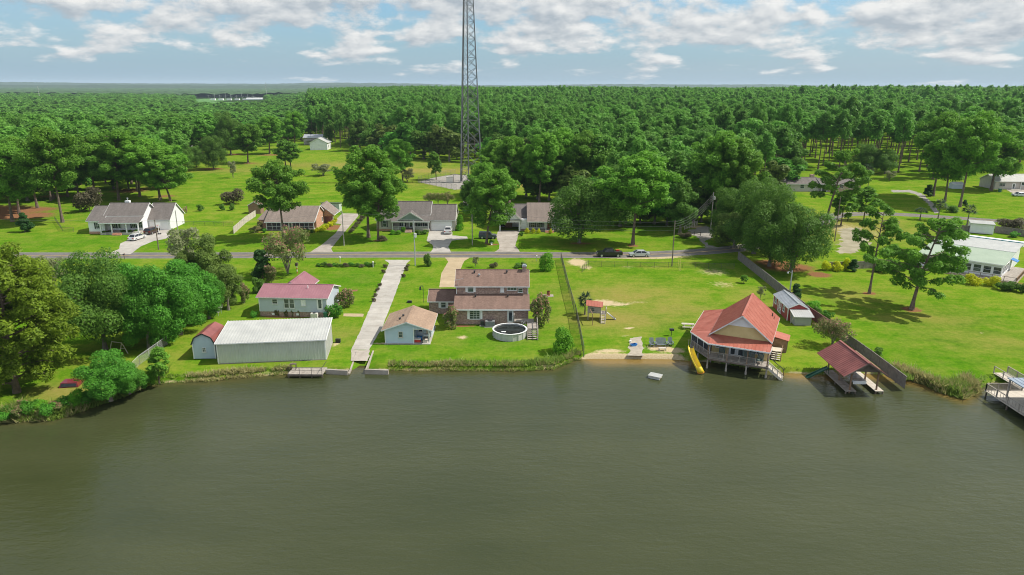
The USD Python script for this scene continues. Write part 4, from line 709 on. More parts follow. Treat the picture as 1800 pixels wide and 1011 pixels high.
for i_, (bx, by) in enumerate([(527, 409), (534, 409), (540, 409), (548, 409)]):
    plant_px('shrub_kind', bx, by, by - 6, 8, 'low reddish shrub along the screened porch of the brick ranch house', 'shrub', 'shrub', 'low shrubs along the screened porch')
bank = [(18, 728, 30), (34, 733, 26), (52, 727, 30), (70, 722, 30), (84, 730, 26), (100, 722, 32), (118, 716, 30), (134, 712, 34), (150, 708, 36), (236, 688, 26), (252, 680, 24), (264, 674, 22), (8, 738, 22), (44, 722, 24)]
for i_, (bx, by, w_) in enumerate(bank):
    plant_px(('lime_shrub_kind', 'crape_bush_kind', 'lime_shrub_kind', 'round_shrub_kind')[i_ % 4], bx, by, by - 14 - (i_ * 5) % 12, w_, 'leafy bush in the rank growth along the left bank', 'shrub', 'bank_shrub', 'bushes along the left bank')
for i_ in range(11):
    bx, by = 560 + i_ * 9.5, 468 + (i_ % 3) * 0.7
    plant_px(('lime_shrub_kind', 'shrub_kind', 'brown_shrub_kind')[i_ % 3], bx, by, by - 5 - (i_ * 7) % 4, 11, 'low plant in the long flower bed by the road verge', 'plant', 'flower_bed_plant', 'plants of the long flower bed by the road')
for i_, (bx, by) in enumerate([(677, 470), (674, 480), (668, 503), (664, 512), (660, 521), (657, 530), (717, 470), (714, 476), (709, 487)]):
    plant_px('brown_shrub_kind', bx, by, by - 6 - i_ % 2, 8, 'scruffy shrub at the edge of the long concrete drive', 'shrub', 'shrub', 'scruffy shrubs edging the long drive')
for i_, (bx, by) in enumerate([(478, 555), (487, 556), (505, 556), (517, 556), (528, 556)]):
    plant_px('crape_bush_kind', bx, by, by - 12, 10, 'flowering plant at the foot of the grey wall of the pink roofed house', 'plant', 'flower_bed_plant', 'plants along the wall of the pink roofed house')
for i_, (bx, by) in enumerate([(619, 408), (624, 402), (629, 396), (633, 390), (637, 385)]):
    plant_px('brown_shrub_kind', bx, by, by - 7, 12, 'shrub in the hedge along the shaded concrete drive', 'shrub', 'shrub', 'hedge shrubs along the shaded drive')
edge2 = [(985, 352), (1005, 362), (1030, 372), (1055, 384), (1072, 392), (1100, 394), (1125, 393), (1150, 394), (1172, 396), (1218, 392), (1232, 390), (1268, 388), (1285, 392), (1310, 384), (1335, 372), (1355, 352), (1375, 332), (925, 345), (945, 350), (965, 352)]
for i_, (bx, by) in enumerate(edge2):
    plant_px('woodland_tree_%s_kind' % 'abc'[(i_ * 2 + i_ // 3) % 3], bx, by, by - 58 - (i_ * 17) % 34, 52 + (i_ * 11) % 20, 'leafy tree filling the dark forest edge behind the roadside trees', B_, 'edge_tree', 'leafy trees of the forest edge behind the roadside')
# bushy edge of the forest behind the field
edge = [(655, 270), (678, 273), (700, 276), (722, 278), (745, 280), (768, 282), (790, 284), (860, 290), (885, 292), (910, 296), (935, 300), (965, 312)]
for i_, (bx, by) in enumerate(edge):
    plant_px('woodland_tree_%s_kind' % 'abc'[(i_ * 2 + i_ // 3) % 3], bx, by, by - 48 - (i_ * 13) % 22, 46 + (i_ * 7) % 16, 'leafy tree of the dense dark edge between the field and the pine forest', B_, 'edge_tree', 'leafy trees along the forest edge behind the field')

# ---------------------------------------------------------------- the forest
from shapely.geometry import Polygon as SP, Point as SPt
from shapely.prepared import prep
def wpoly(px): return [tuple(G(a, b)[:2]) for a, b in px]
front_mid = wpoly([(548, 246), (600, 262), (700, 272), (800, 282), (870, 290), (930, 300), (985, 330), (1040, 350), (1060, 380), (1150, 388), (1220, 384), (1262, 370), (1320, 355), (1370, 325), (1400, 303)])
front_right = wpoly([(1400, 303), (1480, 300), (1560, 304), (1620, 316), (1700, 318), (1760, 300), (1830, 300)])
front_left = wpoly([(-90, 380), (0, 366), (120, 352), (180, 344), (270, 340), (318, 330), (322, 296), (350, 282), (395, 266), (440, 262), (500, 254), (548, 246)])
W2 = 2300
mid_p = SP(front_mid + [(1.02 * 0.38 * W2, W2), (-0.285 * W2, W2)]); right_p = SP(front_right + [(0.95 * W2, W2), (0.38 * W2, W2)]); left_p = SP([front_left[0], *front_left[1:], (-0.285 * W2, W2), (-1.0 * W2, W2)])
rng = np.random.default_rng(77); forest = []
def scatter(poly, y0, y1, step, fn):
    pp = prep(poly); x0, _, x1, _ = poly.bounds
    for yy in np.arange(y0, y1, step):
        lim = 0.86 * yy + 25
        for xx in np.arange(max(x0, -lim), min(x1, lim), step):
            x, y = xx + rng.uniform(-0.42, 0.42) * step, yy + rng.uniform(-0.42, 0.42) * step
            if pp.contains(SPt(x, y)): fn(x, y)
tower_c = G(826, 318)
def f_mid(x, y):
    if meshkit.noise(np.array([x / 38, y / 55, 0.3]), 21) < 0.2: return
    if (abs(x + 28) < 24 and 244 < y < 300): return
    near = y < 330
    forest.append(('pine', x, y, (14.5 + 7.5 * meshkit.noise(np.array([x / 60, y / 60, 0.7]), 5) + rng.uniform(1, 7.5)) * (0.9 if near else 1), rng.uniform(4.9, 7.6)) if rng.random() < 0.88 else ('leafy', x, y, rng.uniform(11, 16), rng.uniform(6, 8.6)))
def f_right(x, y): forest.append(('pine', x, y, (rng.uniform(20, 27) if rng.random() > .07 else rng.uniform(27, 31)), rng.uniform(6, 8.6)))
def f_left(x, y):
    s = x / y; far = y > 420
    if -0.445 < s < -0.345 and 1250 < y < 2300: return
    hh = (0.62 if -0.47 < s < -0.30 else 0.78) if far else 1.0
    if rng.random() < (0.45 if far else 0.7): forest.append(('pine', x, y, rng.uniform(16, 22) * hh, rng.uniform(7.5, 11)))
    else: forest.append(('leafy', x, y, rng.uniform(11, 19) * hh, rng.uniform(9, 14)))
for y0, y1, st in ((180, 520, 9.3), (520, 900, 10.2), (900, 1500, 11.5), (1500, 2150, 13)):
    scatter(mid_p, y0, y1, st, f_mid); scatter(right_p, y0, y1, st * (1.3 if y1 < 1000 else 1.1), f_right); scatter(left_p, y0, y1, st * 1.18, f_left)
print('forest trees', len(forest))
forest.sort(key=lambda t: math.hypot(t[1], t[2]) + (0 if abs(t[1]) < 0.76 * t[2] else 5000))
cnt = {'pine': 0, 'leafy': 0}; rest = {'pine': [], 'leafy': []}
for i_, (k_, x, y, H, W) in enumerate(forest):
    cnt[k_] += 1
    if cnt[k_] > 230 or abs(x) > 0.77 * y: rest[k_].append((x, y, H, W)); continue
    right, left = x > 88 and y > 240, x < -95
    if k_ == 'pine':
        H *= 1.1 if right else 1.0
        where = ('tall pine with bare trunk in the open stand over bright grass at right', 'pines of the open right hand stand') if right else ('pine in the mixed wood at the left behind the white ranch house', 'pines of the left hand wood') if left else ('pine in the dense middle forest behind the houses and tower', 'pines of the dense middle forest')
        plant(('stand_pine_%s_kind' % 'ab'[i_ % 2]) if right or (not left and i_ % 5 < 3) else 'forest_pine_%s_kind' % 'abcd'[i_ % 4], x, y, H, W, where[0], 'tree', 'forest_pine', where[1])
    else:
        where = ('leafy tree among the pines of the left hand wood', 'leafy trees of the left hand wood') if left else ('leafy tree among the pines of the dense middle forest', 'leafy trees of the middle forest')
        plant('woodland_tree_%s_kind' % 'abc'[i_ % 3], x, y, H, W, where[0], 'tree', 'woodland_tree', where[1])
def instancer(name, lst, kinds, label):
    pi = UsdGeom.PointInstancer.Define(stage, '/World/' + name); ks = []
    for k in kinds:
        path, H0, W0 = protos[k]; q = UsdGeom.Xform.Define(stage, '/World/%s/%s' % (name, k.replace('_kind', ''))); q.GetPrim().GetReferences().AddInternalReference(path); pi.CreatePrototypesRel().AddTarget(q.GetPath()); ks.append((H0, W0))
    a = np.array(lst); n = len(a); idx = np.array([i % len(kinds) if r < 1 else 0 for i, r in enumerate(np.zeros(n))])
    pi.CreatePositionsAttr(Vt.Vec3fArray.FromNumpy(np.stack([a[:, 0], a[:, 1], terrain(a[:, 0], a[:, 1])], 1).astype(np.float32))); pi.CreateProtoIndicesAttr(Vt.IntArray.FromNumpy(idx.astype(np.int32)))
    sc = np.stack([a[:, 3] / np.array([ks[i][1] for i in idx])] * 2 + [a[:, 2] / np.array([ks[i][0] for i in idx])], 1); pi.CreateScalesAttr(Vt.Vec3fArray.FromNumpy(sc.astype(np.float32)))
    an = rng.uniform(0, 2 * PI, n) / 2; pi.CreateOrientationsAttr(Vt.QuathArray([Gf.Quath(float(math.cos(t)), 0, 0, float(math.sin(t))) for t in an]))
    return tag(pi, label, 'forest', kind='stuff')
nearp = [t for t in rest['pine'] if math.hypot(t[0], t[1]) < 620]; farp = [t for t in rest['pine'] if math.hypot(t[0], t[1]) >= 620]
nearl = [t for t in rest['leafy'] if math.hypot(t[0], t[1]) < 620]; farl = [t for t in rest['leafy'] if math.hypot(t[0], t[1]) >= 620]
stand = [t for t in nearp if t[0] > 88 and t[1] > 240]; nearp = [t for t in nearp if not (t[0] > 88 and t[1] > 240)]
instancer('pine_stand', stand, ['stand_pine_%s_kind' % c for c in 'ab'], 'uncounted bare trunked pines deeper in the open right hand stand')
instancer('pine_forest', nearp, ['forest_pine_a_kind', 'stand_pine_a_kind', 'forest_pine_c_kind', 'stand_pine_b_kind', 'forest_pine_d_kind'], 'uncounted pines deeper in the forest')
instancer('distant_pine_forest', farp, ['distant_pine_%s_kind' % c for c in 'abc'], 'far pines whose crowns merge towards the horizon')
instancer('leafy_woodland', nearl, ['woodland_tree_%s_kind' % c for c in 'abc'], 'uncounted leafy trees deeper in the woods')
instancer('distant_leafy_woodland', farl, ['distant_tree_%s_kind' % c for c in 'ab'], 'far leafy trees merging towards the horizon')
# ---------------------------------------------------------------- building kit
white = mat('white_paint', (0.74, 0.74, 0.73), (0.82, 0.82, 0.80), scale=0.8, rough=0.5)
trim_m = mat('white_trim', (0.64, 0.64, 0.63), (0.74, 0.74, 0.73), scale=2, rough=0.45)
siding_white = lined('white_siding', (0.70, 0.71, 0.72), (0.80, 0.80, 0.80), 0.14, rough=0.5, bump=0.5, dark=0.82)
siding_grey = lined('blue_grey_siding', (0.42, 0.47, 0.53), (0.48, 0.53, 0.59), 0.14, rough=0.5, bump=0.5, dark=0.84)
siding_blue = lined('pale_blue_siding', (0.40, 0.49, 0.58), (0.46, 0.55, 0.64), 0.16, rough=0.5, bump=0.4, dark=0.9)
siding_tan = lined('taupe_siding', (0.42, 0.38, 0.34), (0.50, 0.46, 0.42), 0.14, rough=0.55, bump=0.5, dark=0.84)
siding_yellow = lined('yellow_siding', (0.58, 0.45, 0.19), (0.66, 0.53, 0.25), 0.16, rough=0.55, bump=0.5, dark=0.82)
gable_grey = lined('grey_green_siding', (0.20, 0.26, 0.25), (0.26, 0.32, 0.31), 0.14, rough=0.6, bump=0.5, dark=0.85)
barn_red = lined('barn_red_boards', (0.25, 0.035, 0.035), (0.33, 0.055, 0.05), 0.3, axis='xy', rough=0.6, bump=0.4, dark=0.8)
brick_dark = bricks('dark_brick', (0.19, 0.10, 0.075), (0.42, 0.27, 0.21), (0.36, 0.32, 0.29))
brick_red = bricks('red_brick', (0.40, 0.17, 0.09), (0.52, 0.25, 0.14), (0.45, 0.38, 0.32))
brick_tan = bricks('tan_brick', (0.40, 0.25, 0.17), (0.50, 0.34, 0.25), (0.45, 0.40, 0.35))
shingle_grey = shingle('grey_brown_shingle', (0.125, 0.108, 0.098), (0.17, 0.15, 0.138))
shingle_brown = shingle('brown_shingle', (0.165, 0.102, 0.078), (0.22, 0.142, 0.110))
shingle_tan = shingle('tan_shingle', (0.28, 0.19, 0.128), (0.35, 0.245, 0.17))
shingle_taupe = shingle('taupe_shingle', (0.19, 0.150, 0.125), (0.25, 0.20, 0.17))
metal_red = mat('red_metal', (0.34, 0.092, 0.058), (0.44, 0.152, 0.105), scale=0.9, rough=0.42, detail=8)
metal_maroon = mat('maroon_metal', (0.17, 0.050, 0.044), (0.28, 0.095, 0.08), scale=0.6, rough=0.45, detail=9)
metal_pink = mat('faded_pink_metal', (0.26, 0.115, 0.135), (0.32, 0.15, 0.17), scale=0.5, rough=0.4, detail=7)
metal_white = mat('white_metal', (0.37, 0.375, 0.355), (0.48, 0.485, 0.455), scale=0.5, rough=0.4, detail=9)
metal_cream = mat('cream_metal', (0.50, 0.53, 0.47), (0.58, 0.61, 0.55), scale=0.4, rough=0.42, detail=9)
metal_grey = mat('galvanised_metal', (0.33, 0.35, 0.37), (0.46, 0.48, 0.50), scale=0.9, rough=0.4, metal=0.3, detail=8)
metal_sage = mat('sage_metal', (0.27, 0.34, 0.25), (0.33, 0.40, 0.30), scale=0.3, rough=0.5, detail=7)
wood_grey = mat('weathered_wood', (0.22, 0.19, 0.16), (0.40, 0.36, 0.31), scale=2.2, rough=0.9, bump=0.4, bscale=20, detail=8)
wood_dark = mat('dark_wood', (0.085, 0.065, 0.05), (0.17, 0.135, 0.105), scale=2.0, rough=0.9, bump=0.4, bscale=20, detail=8)
wood_brown = mat('brown_wood', (0.17, 0.10, 0.06), (0.28, 0.18, 0.11), scale=2.0, rough=0.85, bump=0.4, bscale=18, detail=8)
wood_pale = mat('pale_wood', (0.42, 0.37, 0.30), (0.56, 0.51, 0.43), scale=2.0, rough=0.85, bump=0.3, bscale=18, detail=8)
plum_wood = mat('plum_wood', (0.22, 0.09, 0.10), (0.30, 0.13, 0.14), scale=2.0, rough=0.8)
shutter_dark = mat('dark_shutter', (0.018, 0.022, 0.025), (0.03, 0.035, 0.04), scale=4, rough=0.5)
red_door = mat('red_door', (0.26, 0.055, 0.03), (0.32, 0.08, 0.05), scale=3, rough=0.5)
black_m = mat('black_metal', (0.02, 0.02, 0.022), (0.04, 0.04, 0.042), scale=3, rough=0.45)
dark_room = mat('dark_interior', (0.03, 0.03, 0.03), (0.07, 0.065, 0.06), scale=1, rough=0.9)
screen_m = usdkit.material(stage, '/World/Looks/insect_screen', {'t': ('transparent_bsdf', {'color': (0.9, 0.9, 0.9)}), 'd': ('principled_bsdf', {'base_color': (0.03, 0.032, 0.035), 'roughness': 0.8}), 'm': ('mix_closure', {'fac': 0.45})}, [('t.BSDF', 'm.closure1'), ('d.BSDF', 'm.closure2')], surface='m.closure')
glass = usdkit.material(stage, '/World/Looks/window_glass', {'g': ('geometry', {}), 'n': ('noise_texture', {'scale': 0.9, 'detail': 2.0}), 'r': ('rgb_ramp', {'ramp': [(0.35, (0.02, 0.026, 0.03)), (0.65, (0.09, 0.105, 0.115))]}), 'p': ('principled_bsdf', {'roughness': 0.06, 'specular_ior_level': 0.8})}, [('g.position', 'n.vector'), ('n.fac', 'r.fac'), ('r.color', 'p.base_color')], surface='p.BSDF')
plastic_blue = mat('blue_plastic', (0.02, 0.16, 0.45), (0.03, 0.2, 0.5), scale=3, rough=0.4)
plastic_yellow = mat('yellow_plastic', (0.62, 0.46, 0.02), (0.72, 0.56, 0.04), scale=1.2, rough=0.35)
plastic_green = mat('green_plastic', (0.02, 0.10, 0.06), (0.03, 0.14, 0.08), scale=2, rough=0.4)
plastic_red = mat('red_plastic', (0.45, 0.03, 0.03), (0.5, 0.05, 0.04), scale=2, rough=0.4)
grey_unit = mat('grey_unit', (0.40, 0.40, 0.37), (0.52, 0.52, 0.48), scale=3, rough=0.5)
pale_unit = mat('pale_unit', (0.58, 0.56, 0.50), (0.66, 0.64, 0.58), scale=3, rough=0.5)
rust_m = mat('rusty_metal', (0.20, 0.07, 0.03), (0.32, 0.13, 0.06), scale=5, rough=0.85)
X_, Y_ = np.array([1.0, 0, 0]), np.array([0, 1.0, 0])

def window(parent, o, u, w, h, frame=trim_m, grid=(1, 2), shutters=None, name='window', sw=0.35, label=None, pane_m=None):
    o = np.asarray(o, float); u = np.asarray(u, float); n = np.cross(u, [0, 0, 1.0]); f = MB(); b = 0.06
    f.obox(o - u * b - [0, 0, b], u, w + 2 * b, 0.07, b); f.obox(o - u * b + [0, 0, h], u, w + 2 * b, 0.07, b); f.obox(o - u * b, u, b, 0.07, h); f.obox(o + u * w, u, b, 0.07, h)
    f.obox(o - u * 0.12 - [0, 0, b + 0.05], u, w + 0.24, 0.12, 0.05)
    for i in range(1, grid[0]): f.obox(o + u * (w * i / grid[0] - 0.02), u, 0.04, 0.05, h)
    for j in range(1, grid[1]): f.obox(o + [0, 0, h * j / grid[1] - 0.02], u, w, 0.045, 0.04)
    wp_ = f.build(name, frame, parent, label=label); MB().obox(o, u, w, 0.025, h).build('pane', pane_m or glass, wp_)
    if shutters is not None:
        for s in (o - u * (sw + 0.09) - [0, 0, 0.05], o + u * (w + 0.09) - [0, 0, 0.05]):
            m = MB().obox(s, u, sw, 0.045, h + 0.1)
            for k in range(int(h / 0.12)): m.obox(s + u * 0.05 + n * 0.045 + [0, 0, 0.08 + k * 0.12], u, sw - 0.1, 0.015, 0.05)
            m.build('shutter', shutters, parent)
    return wp_
def door(parent, o, u, w, h, m=white, frame=trim_m, glazed=False, name='door', label=None):
    o = np.asarray(o, float); u = np.asarray(u, float); n = np.cross(u, [0, 0, 1.0])
    d = MB().obox(o, u, w, 0.05, h)
    for (a, b, c, e) in ((0.12, 0.12, 0.38, 0.4), (0.55, 0.12, 0.38, 0.4), (0.12, 0.6, 0.38, 0.33), (0.55, 0.6, 0.38, 0.33)):
        if not glazed: d.obox(o + u * w * a * 0.95 + n * 0.05 + [0, 0, h * b], u, w * 0.33, 0.015, h * 0.35)
    dp = d.build(name, m, parent, label=label)
    f = MB().obox(o - u * 0.1, u, 0.1, 0.075, h + 0.1).obox(o + u * w, u, 0.1, 0.075, h + 0.1).obox(o + [0, 0, h], u, w, 0.075, 0.1); f.build('door_frame', frame, dp)
    if glazed: MB().obox(o + u * w * 0.18 + n * 0.05 + [0, 0, h * 0.12], u, w * 0.64, 0.012, h * 0.78).build('pane', glass, dp)
    q = o + u * w * 0.88 + n * 0.06 + [0, 0, h * 0.46]; MB().bar(q, q + n * 0.07, 0.06).build('handle', black_m, dp)
    return dp
def garage_door(parent, o, u, w, h, m=white, rows=4, cols=8, label=None):
    o = np.asarray(o, float); u = np.asarray(u, float); n = np.cross(u, [0, 0, 1.0]); p = None
    f = MB().obox(o - u * 0.14, u, 0.14, 0.08, h + 0.14).obox(o + u * w, u, 0.14, 0.08, h + 0.14).obox(o + [0, 0, h], u, w, 0.08, 0.14); p = f.build('garage_door', trim_m, parent, label=label)
    for r in range(rows):
        mm = MB().obox(o + [0, 0, r * h / rows], u, w, 0.03, h / rows - 0.025)
        for c in range(cols): mm.obox(o + u * (c + 0.14) * w / cols + n * 0.03 + [0, 0, (r + 0.2) * h / rows], u, w / cols * 0.72, 0.012, h / rows * 0.56)
        mm.build('door_panel', m, p)
def roof_slab(parent, pts, t, m, name='roof', ribs=None, rib_m=None, rib_dir=None, rib_h=0.04, rib_w=0.06):
    """a roof plane; ribs: spacing of raised seams running from its first edge (eave) to the opposite edge (ridge)"""
    p = np.asarray(pts, float); r = MB().slab(p, t).build(name, m, parent)
    if ribs:
        a, b, c, d = p[0], p[1], p[2], p[3]; n = max(1, int(np.linalg.norm(b - a) / ribs)); s = MB(); nm = np.cross(b - a, d - a); nm /= np.linalg.norm(nm)
        for i in range(n + 1):
            q = i / n; q = min(max(q, 0.004), 0.996); s.bar(a + (b - a) * q + nm * rib_h * 0.4, d + (c - d) * q + nm * rib_h * 0.4, rib_w, rib_h, up=nm)
        s.build('roof_seam', rib_m or m, r, kind='stuff')
    return r
def gable_roof(parent, x0, x1, y0, y1, ze, zr, axis='x', oh=0.4, rk=0.3, m=None, t=0.12, ribs=None, yr=None, ze2=None, fascia=trim_m, cap=True):
    """two slopes over the rectangle; ridge along axis; ze eave height at the wall line of the first side, ze2 of the second"""
    ze2 = ze if ze2 is None else ze2
    P = (lambda a, b, z: (a, b, z)) if axis == 'x' else (lambda a, b, z: (b, a, z))
    A0, A1, B0, B1 = (x0 - rk, x1 + rk, y0, y1) if axis == 'x' else (y0 - rk, y1 + rk, x0, x1)
    br = (B0 + B1) / 2 if yr is None else yr
    k0, k1 = (zr - ze) / (br - B0), (zr - ze2) / (B1 - br); e0, e1 = (B0 - oh, ze - k0 * oh), (B1 + oh, ze2 - k1 * oh)
    s0 = [P(A0, e0[0], e0[1]), P(A1, e0[0], e0[1]), P(A1, br, zr), P(A0, br, zr)]; s1 = [P(A1, e1[0], e1[1]), P(A0, e1[0], e1[1]), P(A0, br, zr), P(A1, br, zr)]
    if axis != 'x': s0, s1 = [s0[1], s0[0], s0[3], s0[2]], [s1[1], s1[0], s1[3], s1[2]]
    up = [0, 0, t]
    r0 = roof_slab(parent, np.array(s0) + up, t, m, ribs=ribs); r1 = roof_slab(parent, np.array(s1) + up, t, m, ribs=ribs)
    f = MB(); h = t + 0.04; w = 0.04
    for s in (s0, s1):
        a, b, c, d = [np.array(q, float) for q in s]; f.bar(a + [0, 0, t / 2 - .03], b + [0, 0, t / 2 - .03], w, h)
        f.bar(b + [0, 0, t / 2 - .05], c + [0, 0, t / 2 - .05], w + 0.012, h + 0.03); f.bar(a + [0, 0, t / 2 - .05], d + [0, 0, t / 2 - .05], w + 0.012, h + 0.03)
    f.build('fascia', fascia, parent)
    if cap: MB().bar(np.array(P(A0, br, zr)) + [0, 0, t + 0.015], np.array(P(A1, br, zr)) + [0, 0, t + 0.015], 0.3, 0.05).build('ridge_cap', m, parent)
    return r0
def gable_walls(parent, x0, x1, y0, y1, z0, ze, zr, m, axis='x', yr=None, ze2=None, name='wall'):
    ze2 = ze if ze2 is None else ze2
    if axis == 'x': br = (y0 + y1) / 2 if yr is None else yr; MB().prism([(y0, z0), (y1, z0), (y1, ze2), (br, zr), (y0, ze)], 'x', x0, x1).build(name, m, parent)
    else: br = (x0 + x1) / 2 if yr is None else yr; MB().prism([(x0, z0), (x1, z0), (x1, ze2), (br, zr), (x0, ze)], 'y', y0, y1).build(name, m, parent)
def posts(parent, lst, z0, z1, w=0.18, m=trim_m, name='post'):
    for x, y in lst:
        MB().box(x - w / 2, y - w / 2, z0, x + w / 2, y + w / 2, z1).box(x - w / 2 - .03, y - w / 2 - .03, z0 - 0.001, x + w / 2 + .03, y + w / 2 + .03, z0 + 0.15).box(x - w / 2 - .03, y - w / 2 - .03, z1 - 0.1, x + w / 2 + .03, y + w / 2 + .03, z1 - .002).build(name, m, parent)
def steps(parent, x0, x1, y0, n, rise, run, m, name='step', d=-1):
    """steps in front of y0, going down away from it"""
    for i in range(n):
        z = rise * (n - i) - rise; a, b = y0 + d * run * i, y0 + d * run * (i + 1)
        MB().box(x0, min(a, b), 0, x1, max(a, b), z + rise - 0.002 * i).build(name, m, parent)
def railing(parent, p, q, h=1.0, m=wood_grey, gap=1.5, pick=0.14, name='railing', end_posts=True):
    """posts, top and bottom rail and pickets between two floor points"""
    p, q = np.asarray(p, float), np.asarray(q, float); L = np.linalg.norm(q - p); n = max(1, int(round(L / gap))); up = np.array([0, 0, 1.0])
    r = MB().bar(p + up * h, q + up * h, 0.1, 0.06).bar(p + up * 0.12, q + up * 0.12, 0.06, 0.06).build(name, m, parent)
    for i in range(n + 1):
        c = p + (q - p) * i / n; MB().box(c[0] - .05, c[1] - .05, c[2], c[0] + .05, c[1] + .05, c[2] + h + 0.04).build('railing_post', m, r)
    if pick:
        k = MB(); nn = int(L / pick)
        for i in range(1, nn): c = p + (q - p) * i / nn; k.bar(c + up * 0.12, c + up * (h - 0.02), 0.035)
        k.build('picket', m, r, kind='stuff')
    return r
def planks(parent, x0, x1, y0, y1, z, m, along='x', w=0.45, t=0.06, name='plank', gap=0.02):
    n = max(1, int(round(((y1 - y0) if along == 'x' else (x1 - x0)) / w)))
    for i in range(n):
        if along == 'x': a = y0 + (y1 - y0) * i / n; MB().box(x0, a, z - t, x1, a + (y1 - y0) / n - gap, z).build(name, m, parent)
        else: a = x0 + (x1 - x0) * i / n; MB().box(a, y0, z - t, a + (x1 - x0) / n - gap, y1, z).build(name, m, parent)
def vent(parent, x, y, z, m=black_m, name='roof_vent'):
    MB().cyl(x, y, z - 0.1, z + 0.28, 0.09).cyl(x, y, z + 0.2, z + 0.36, 0.2, 0.17).build(name, m, parent)

# ---------------------------------------------------------------- A: white ranch house, far left of the road
h = thing('ranch_house', 'white ranch house with dark grey roof, columned porch and double garage at left', 'house', (-109.1, 175.3, 0), math.radians(3.5))
MB().box(-0.05, 0.0, 0, 4.05, 10.8, 0.6).box(3.55, 1.4, 0, 13.05, 11.05, 0.6).build('foundation', brick_red, h)
gable_walls(h, 0, 4, 0.05, 10.7, 0.6, 3.5, 6.3, siding_white); gable_walls(h, 3.6, 13, 1.5, 11, 0.6, 4.2, 6.9, siding_white, ze2=3.4, yr=6.0)
gable_walls(h, 12.7, 18.6, 4.5, 13.8, 0, 2.95, 6.4, siding_white)
gable_roof(h, 0, 3.7, 0.05, 10.7, 3.5, 6.3, m=shingle_grey, rk=0.35)
roof_slab(h, [(3.3, -1.7, 3.12), (13.45, -1.7, 3.12), (13.45, 1.5, 4.25), (3.3, 1.5, 4.25)], 0.1, shingle_grey)
gable_roof(h, 3.65, 13.1, 1.5, 11, 4.25, 6.95, m=shingle_grey, rk=0.35, oh=0.02, ze2=3.4, yr=6.0)
gable_roof(h, 13.2, 18.6, 4.5, 13.8, 2.95, 6.4, m=shingle_grey, rk=0.3)
MB().box(3.35, -1.72, 2.86, 13.4, -1.6, 3.1).box(3.35, -1.6, 2.9, 3.45, 1.5, 3.1).build('porch_beam', trim_m, h)
MB().prism([(-1.6, 3.1), (1.5, 3.1), (1.5, 4.2)], 'x', 13.2, 13.3).build('porch_end', siding_white, h)
MB().box(3.5, -1.6, 0, 13.2, 1.45, 0.55).build('porch_floor', concrete, h)
posts(h, [(3.75, -1.45), (6.45, -1.45), (10.1, -1.45), (13.0, -1.45)], 0.55, 2.88, 0.26)
posts(h, [(13.0, 1.2)], 0.55, 2.9, 0.2)
steps(h, 6.7, 8.9, -1.6, 3, 0.18, 0.32, brick_red)
window(h, (1.9, 0.05, 1.35), X_, 0.8, 1.5, shutters=shutter_dark, grid=(2, 2))
for xx in (5.3, 10.3, 12.0): window(h, (xx - .1, 1.5, 1.2), X_, 0.85, 1.6, shutters=shutter_dark if xx < 12 else None, grid=(2, 2))
door(h, (7.6, 1.5, 0.62), X_, 0.95, 2.1, label='white front door'); window(h, (6.75, 1.5, 1.2), X_, 0.5, 1.6, grid=(1, 2))
garage_door(h, (13.3, 4.5, 0.03), X_, 4.9, 2.3, rows=4, cols=8)
MB().box(6.9, 6.4, 6.3, 8.0, 7.4, 7.5).build('chimney', white, h); MB().cyl(7.45, 6.9, 7.5, 8.1, 0.12).cyl(7.45, 6.9, 8.0, 8.2, 0.2).build('chimney_pipe', metal_grey, h)

# ---------------------------------------------------------------- B: brick ranch house with screened porch
h = thing('ranch_house', 'brick ranch house with taupe roof and screened porch behind the pink crape myrtle', 'house', (-65.2, 180.3, 0), math.radians(0.8))
MB().box(-2.6, 2.6, 0, 0.2, 12, 2.7).build('wing_wall', brick_red, h)
gable_walls(h, 0, 12.7, 2.4, 11.8, 0, 3.35, 5.5, brick_red, ze2=2.6, yr=6.3)
MB().box(0, 0, 0, 12.7, 2.4, 0.25).build('porch_floor', concrete_old, h)
roof_slab(h, [(-0.3, -0.4, 2.35), (13.0, -0.4, 2.35), (13.0, 6.3, 5.62), (-0.3, 6.3, 5.62)], 0.12, shingle_taupe)
roof_slab(h, [(13.0, 12.2, 2.45), (-0.3, 12.2, 2.45), (-0.3, 6.3, 5.62), (13.0, 6.3, 5.62)], 0.12, shingle_taupe)
roof_slab(h, [(-3.0, 2.2, 2.5), (-0.32, 2.2, 2.5), (-0.32, 6.5, 5.0), (-1.2, 6.5, 5.0)], 0.12, shingle_taupe); roof_slab(h, [(-3.0, 12.3, 2.5), (-3.0, 2.2, 2.5), (-1.2, 6.5, 5.0), (-1.2, 8.0, 5.0)], 0.12, shingle_taupe); roof_slab(h, [(-0.32, 12.3, 2.5), (-3.0, 12.3, 2.5), (-1.2, 8.0, 5.0), (-0.32, 8.0, 5.0)], 0.12, shingle_taupe)
gable_walls(h, 9.2, 15.4, 10.6, 16.5, 1.9, 2.6, 5.0, brick_red, axis='y'); gable_roof(h, 9.2, 15.4, 10.2, 16.5, 2.6, 5.1, axis='y', m=shingle_taupe, rk=0.3)
posts(h, [(15.2, 10.8)], 0, 2.0, 0.14)
MB().bar((13.02, -0.42, 2.3), (13.02, 6.3, 5.56), 0.06, 0.24).bar((13.02, 12.2, 2.4), (13.02, 6.3, 5.56), 0.06, 0.24).box(-0.3, -0.46, 2.12, 13.0, -0.4, 2.36).build('fascia', trim_m, h)
posts(h, [(0.15, 0.1), (4.0, 0.1), (8.9, 0.1), (12.55, 0.1)], 0.25, 2.2, 0.2)
f = MB()
for xx in (1.6, 2.8, 5.0, 7.9, 10.1, 11.3): f.box(xx - .04, 0.06, 0.25, xx + .04, 0.14, 2.2)
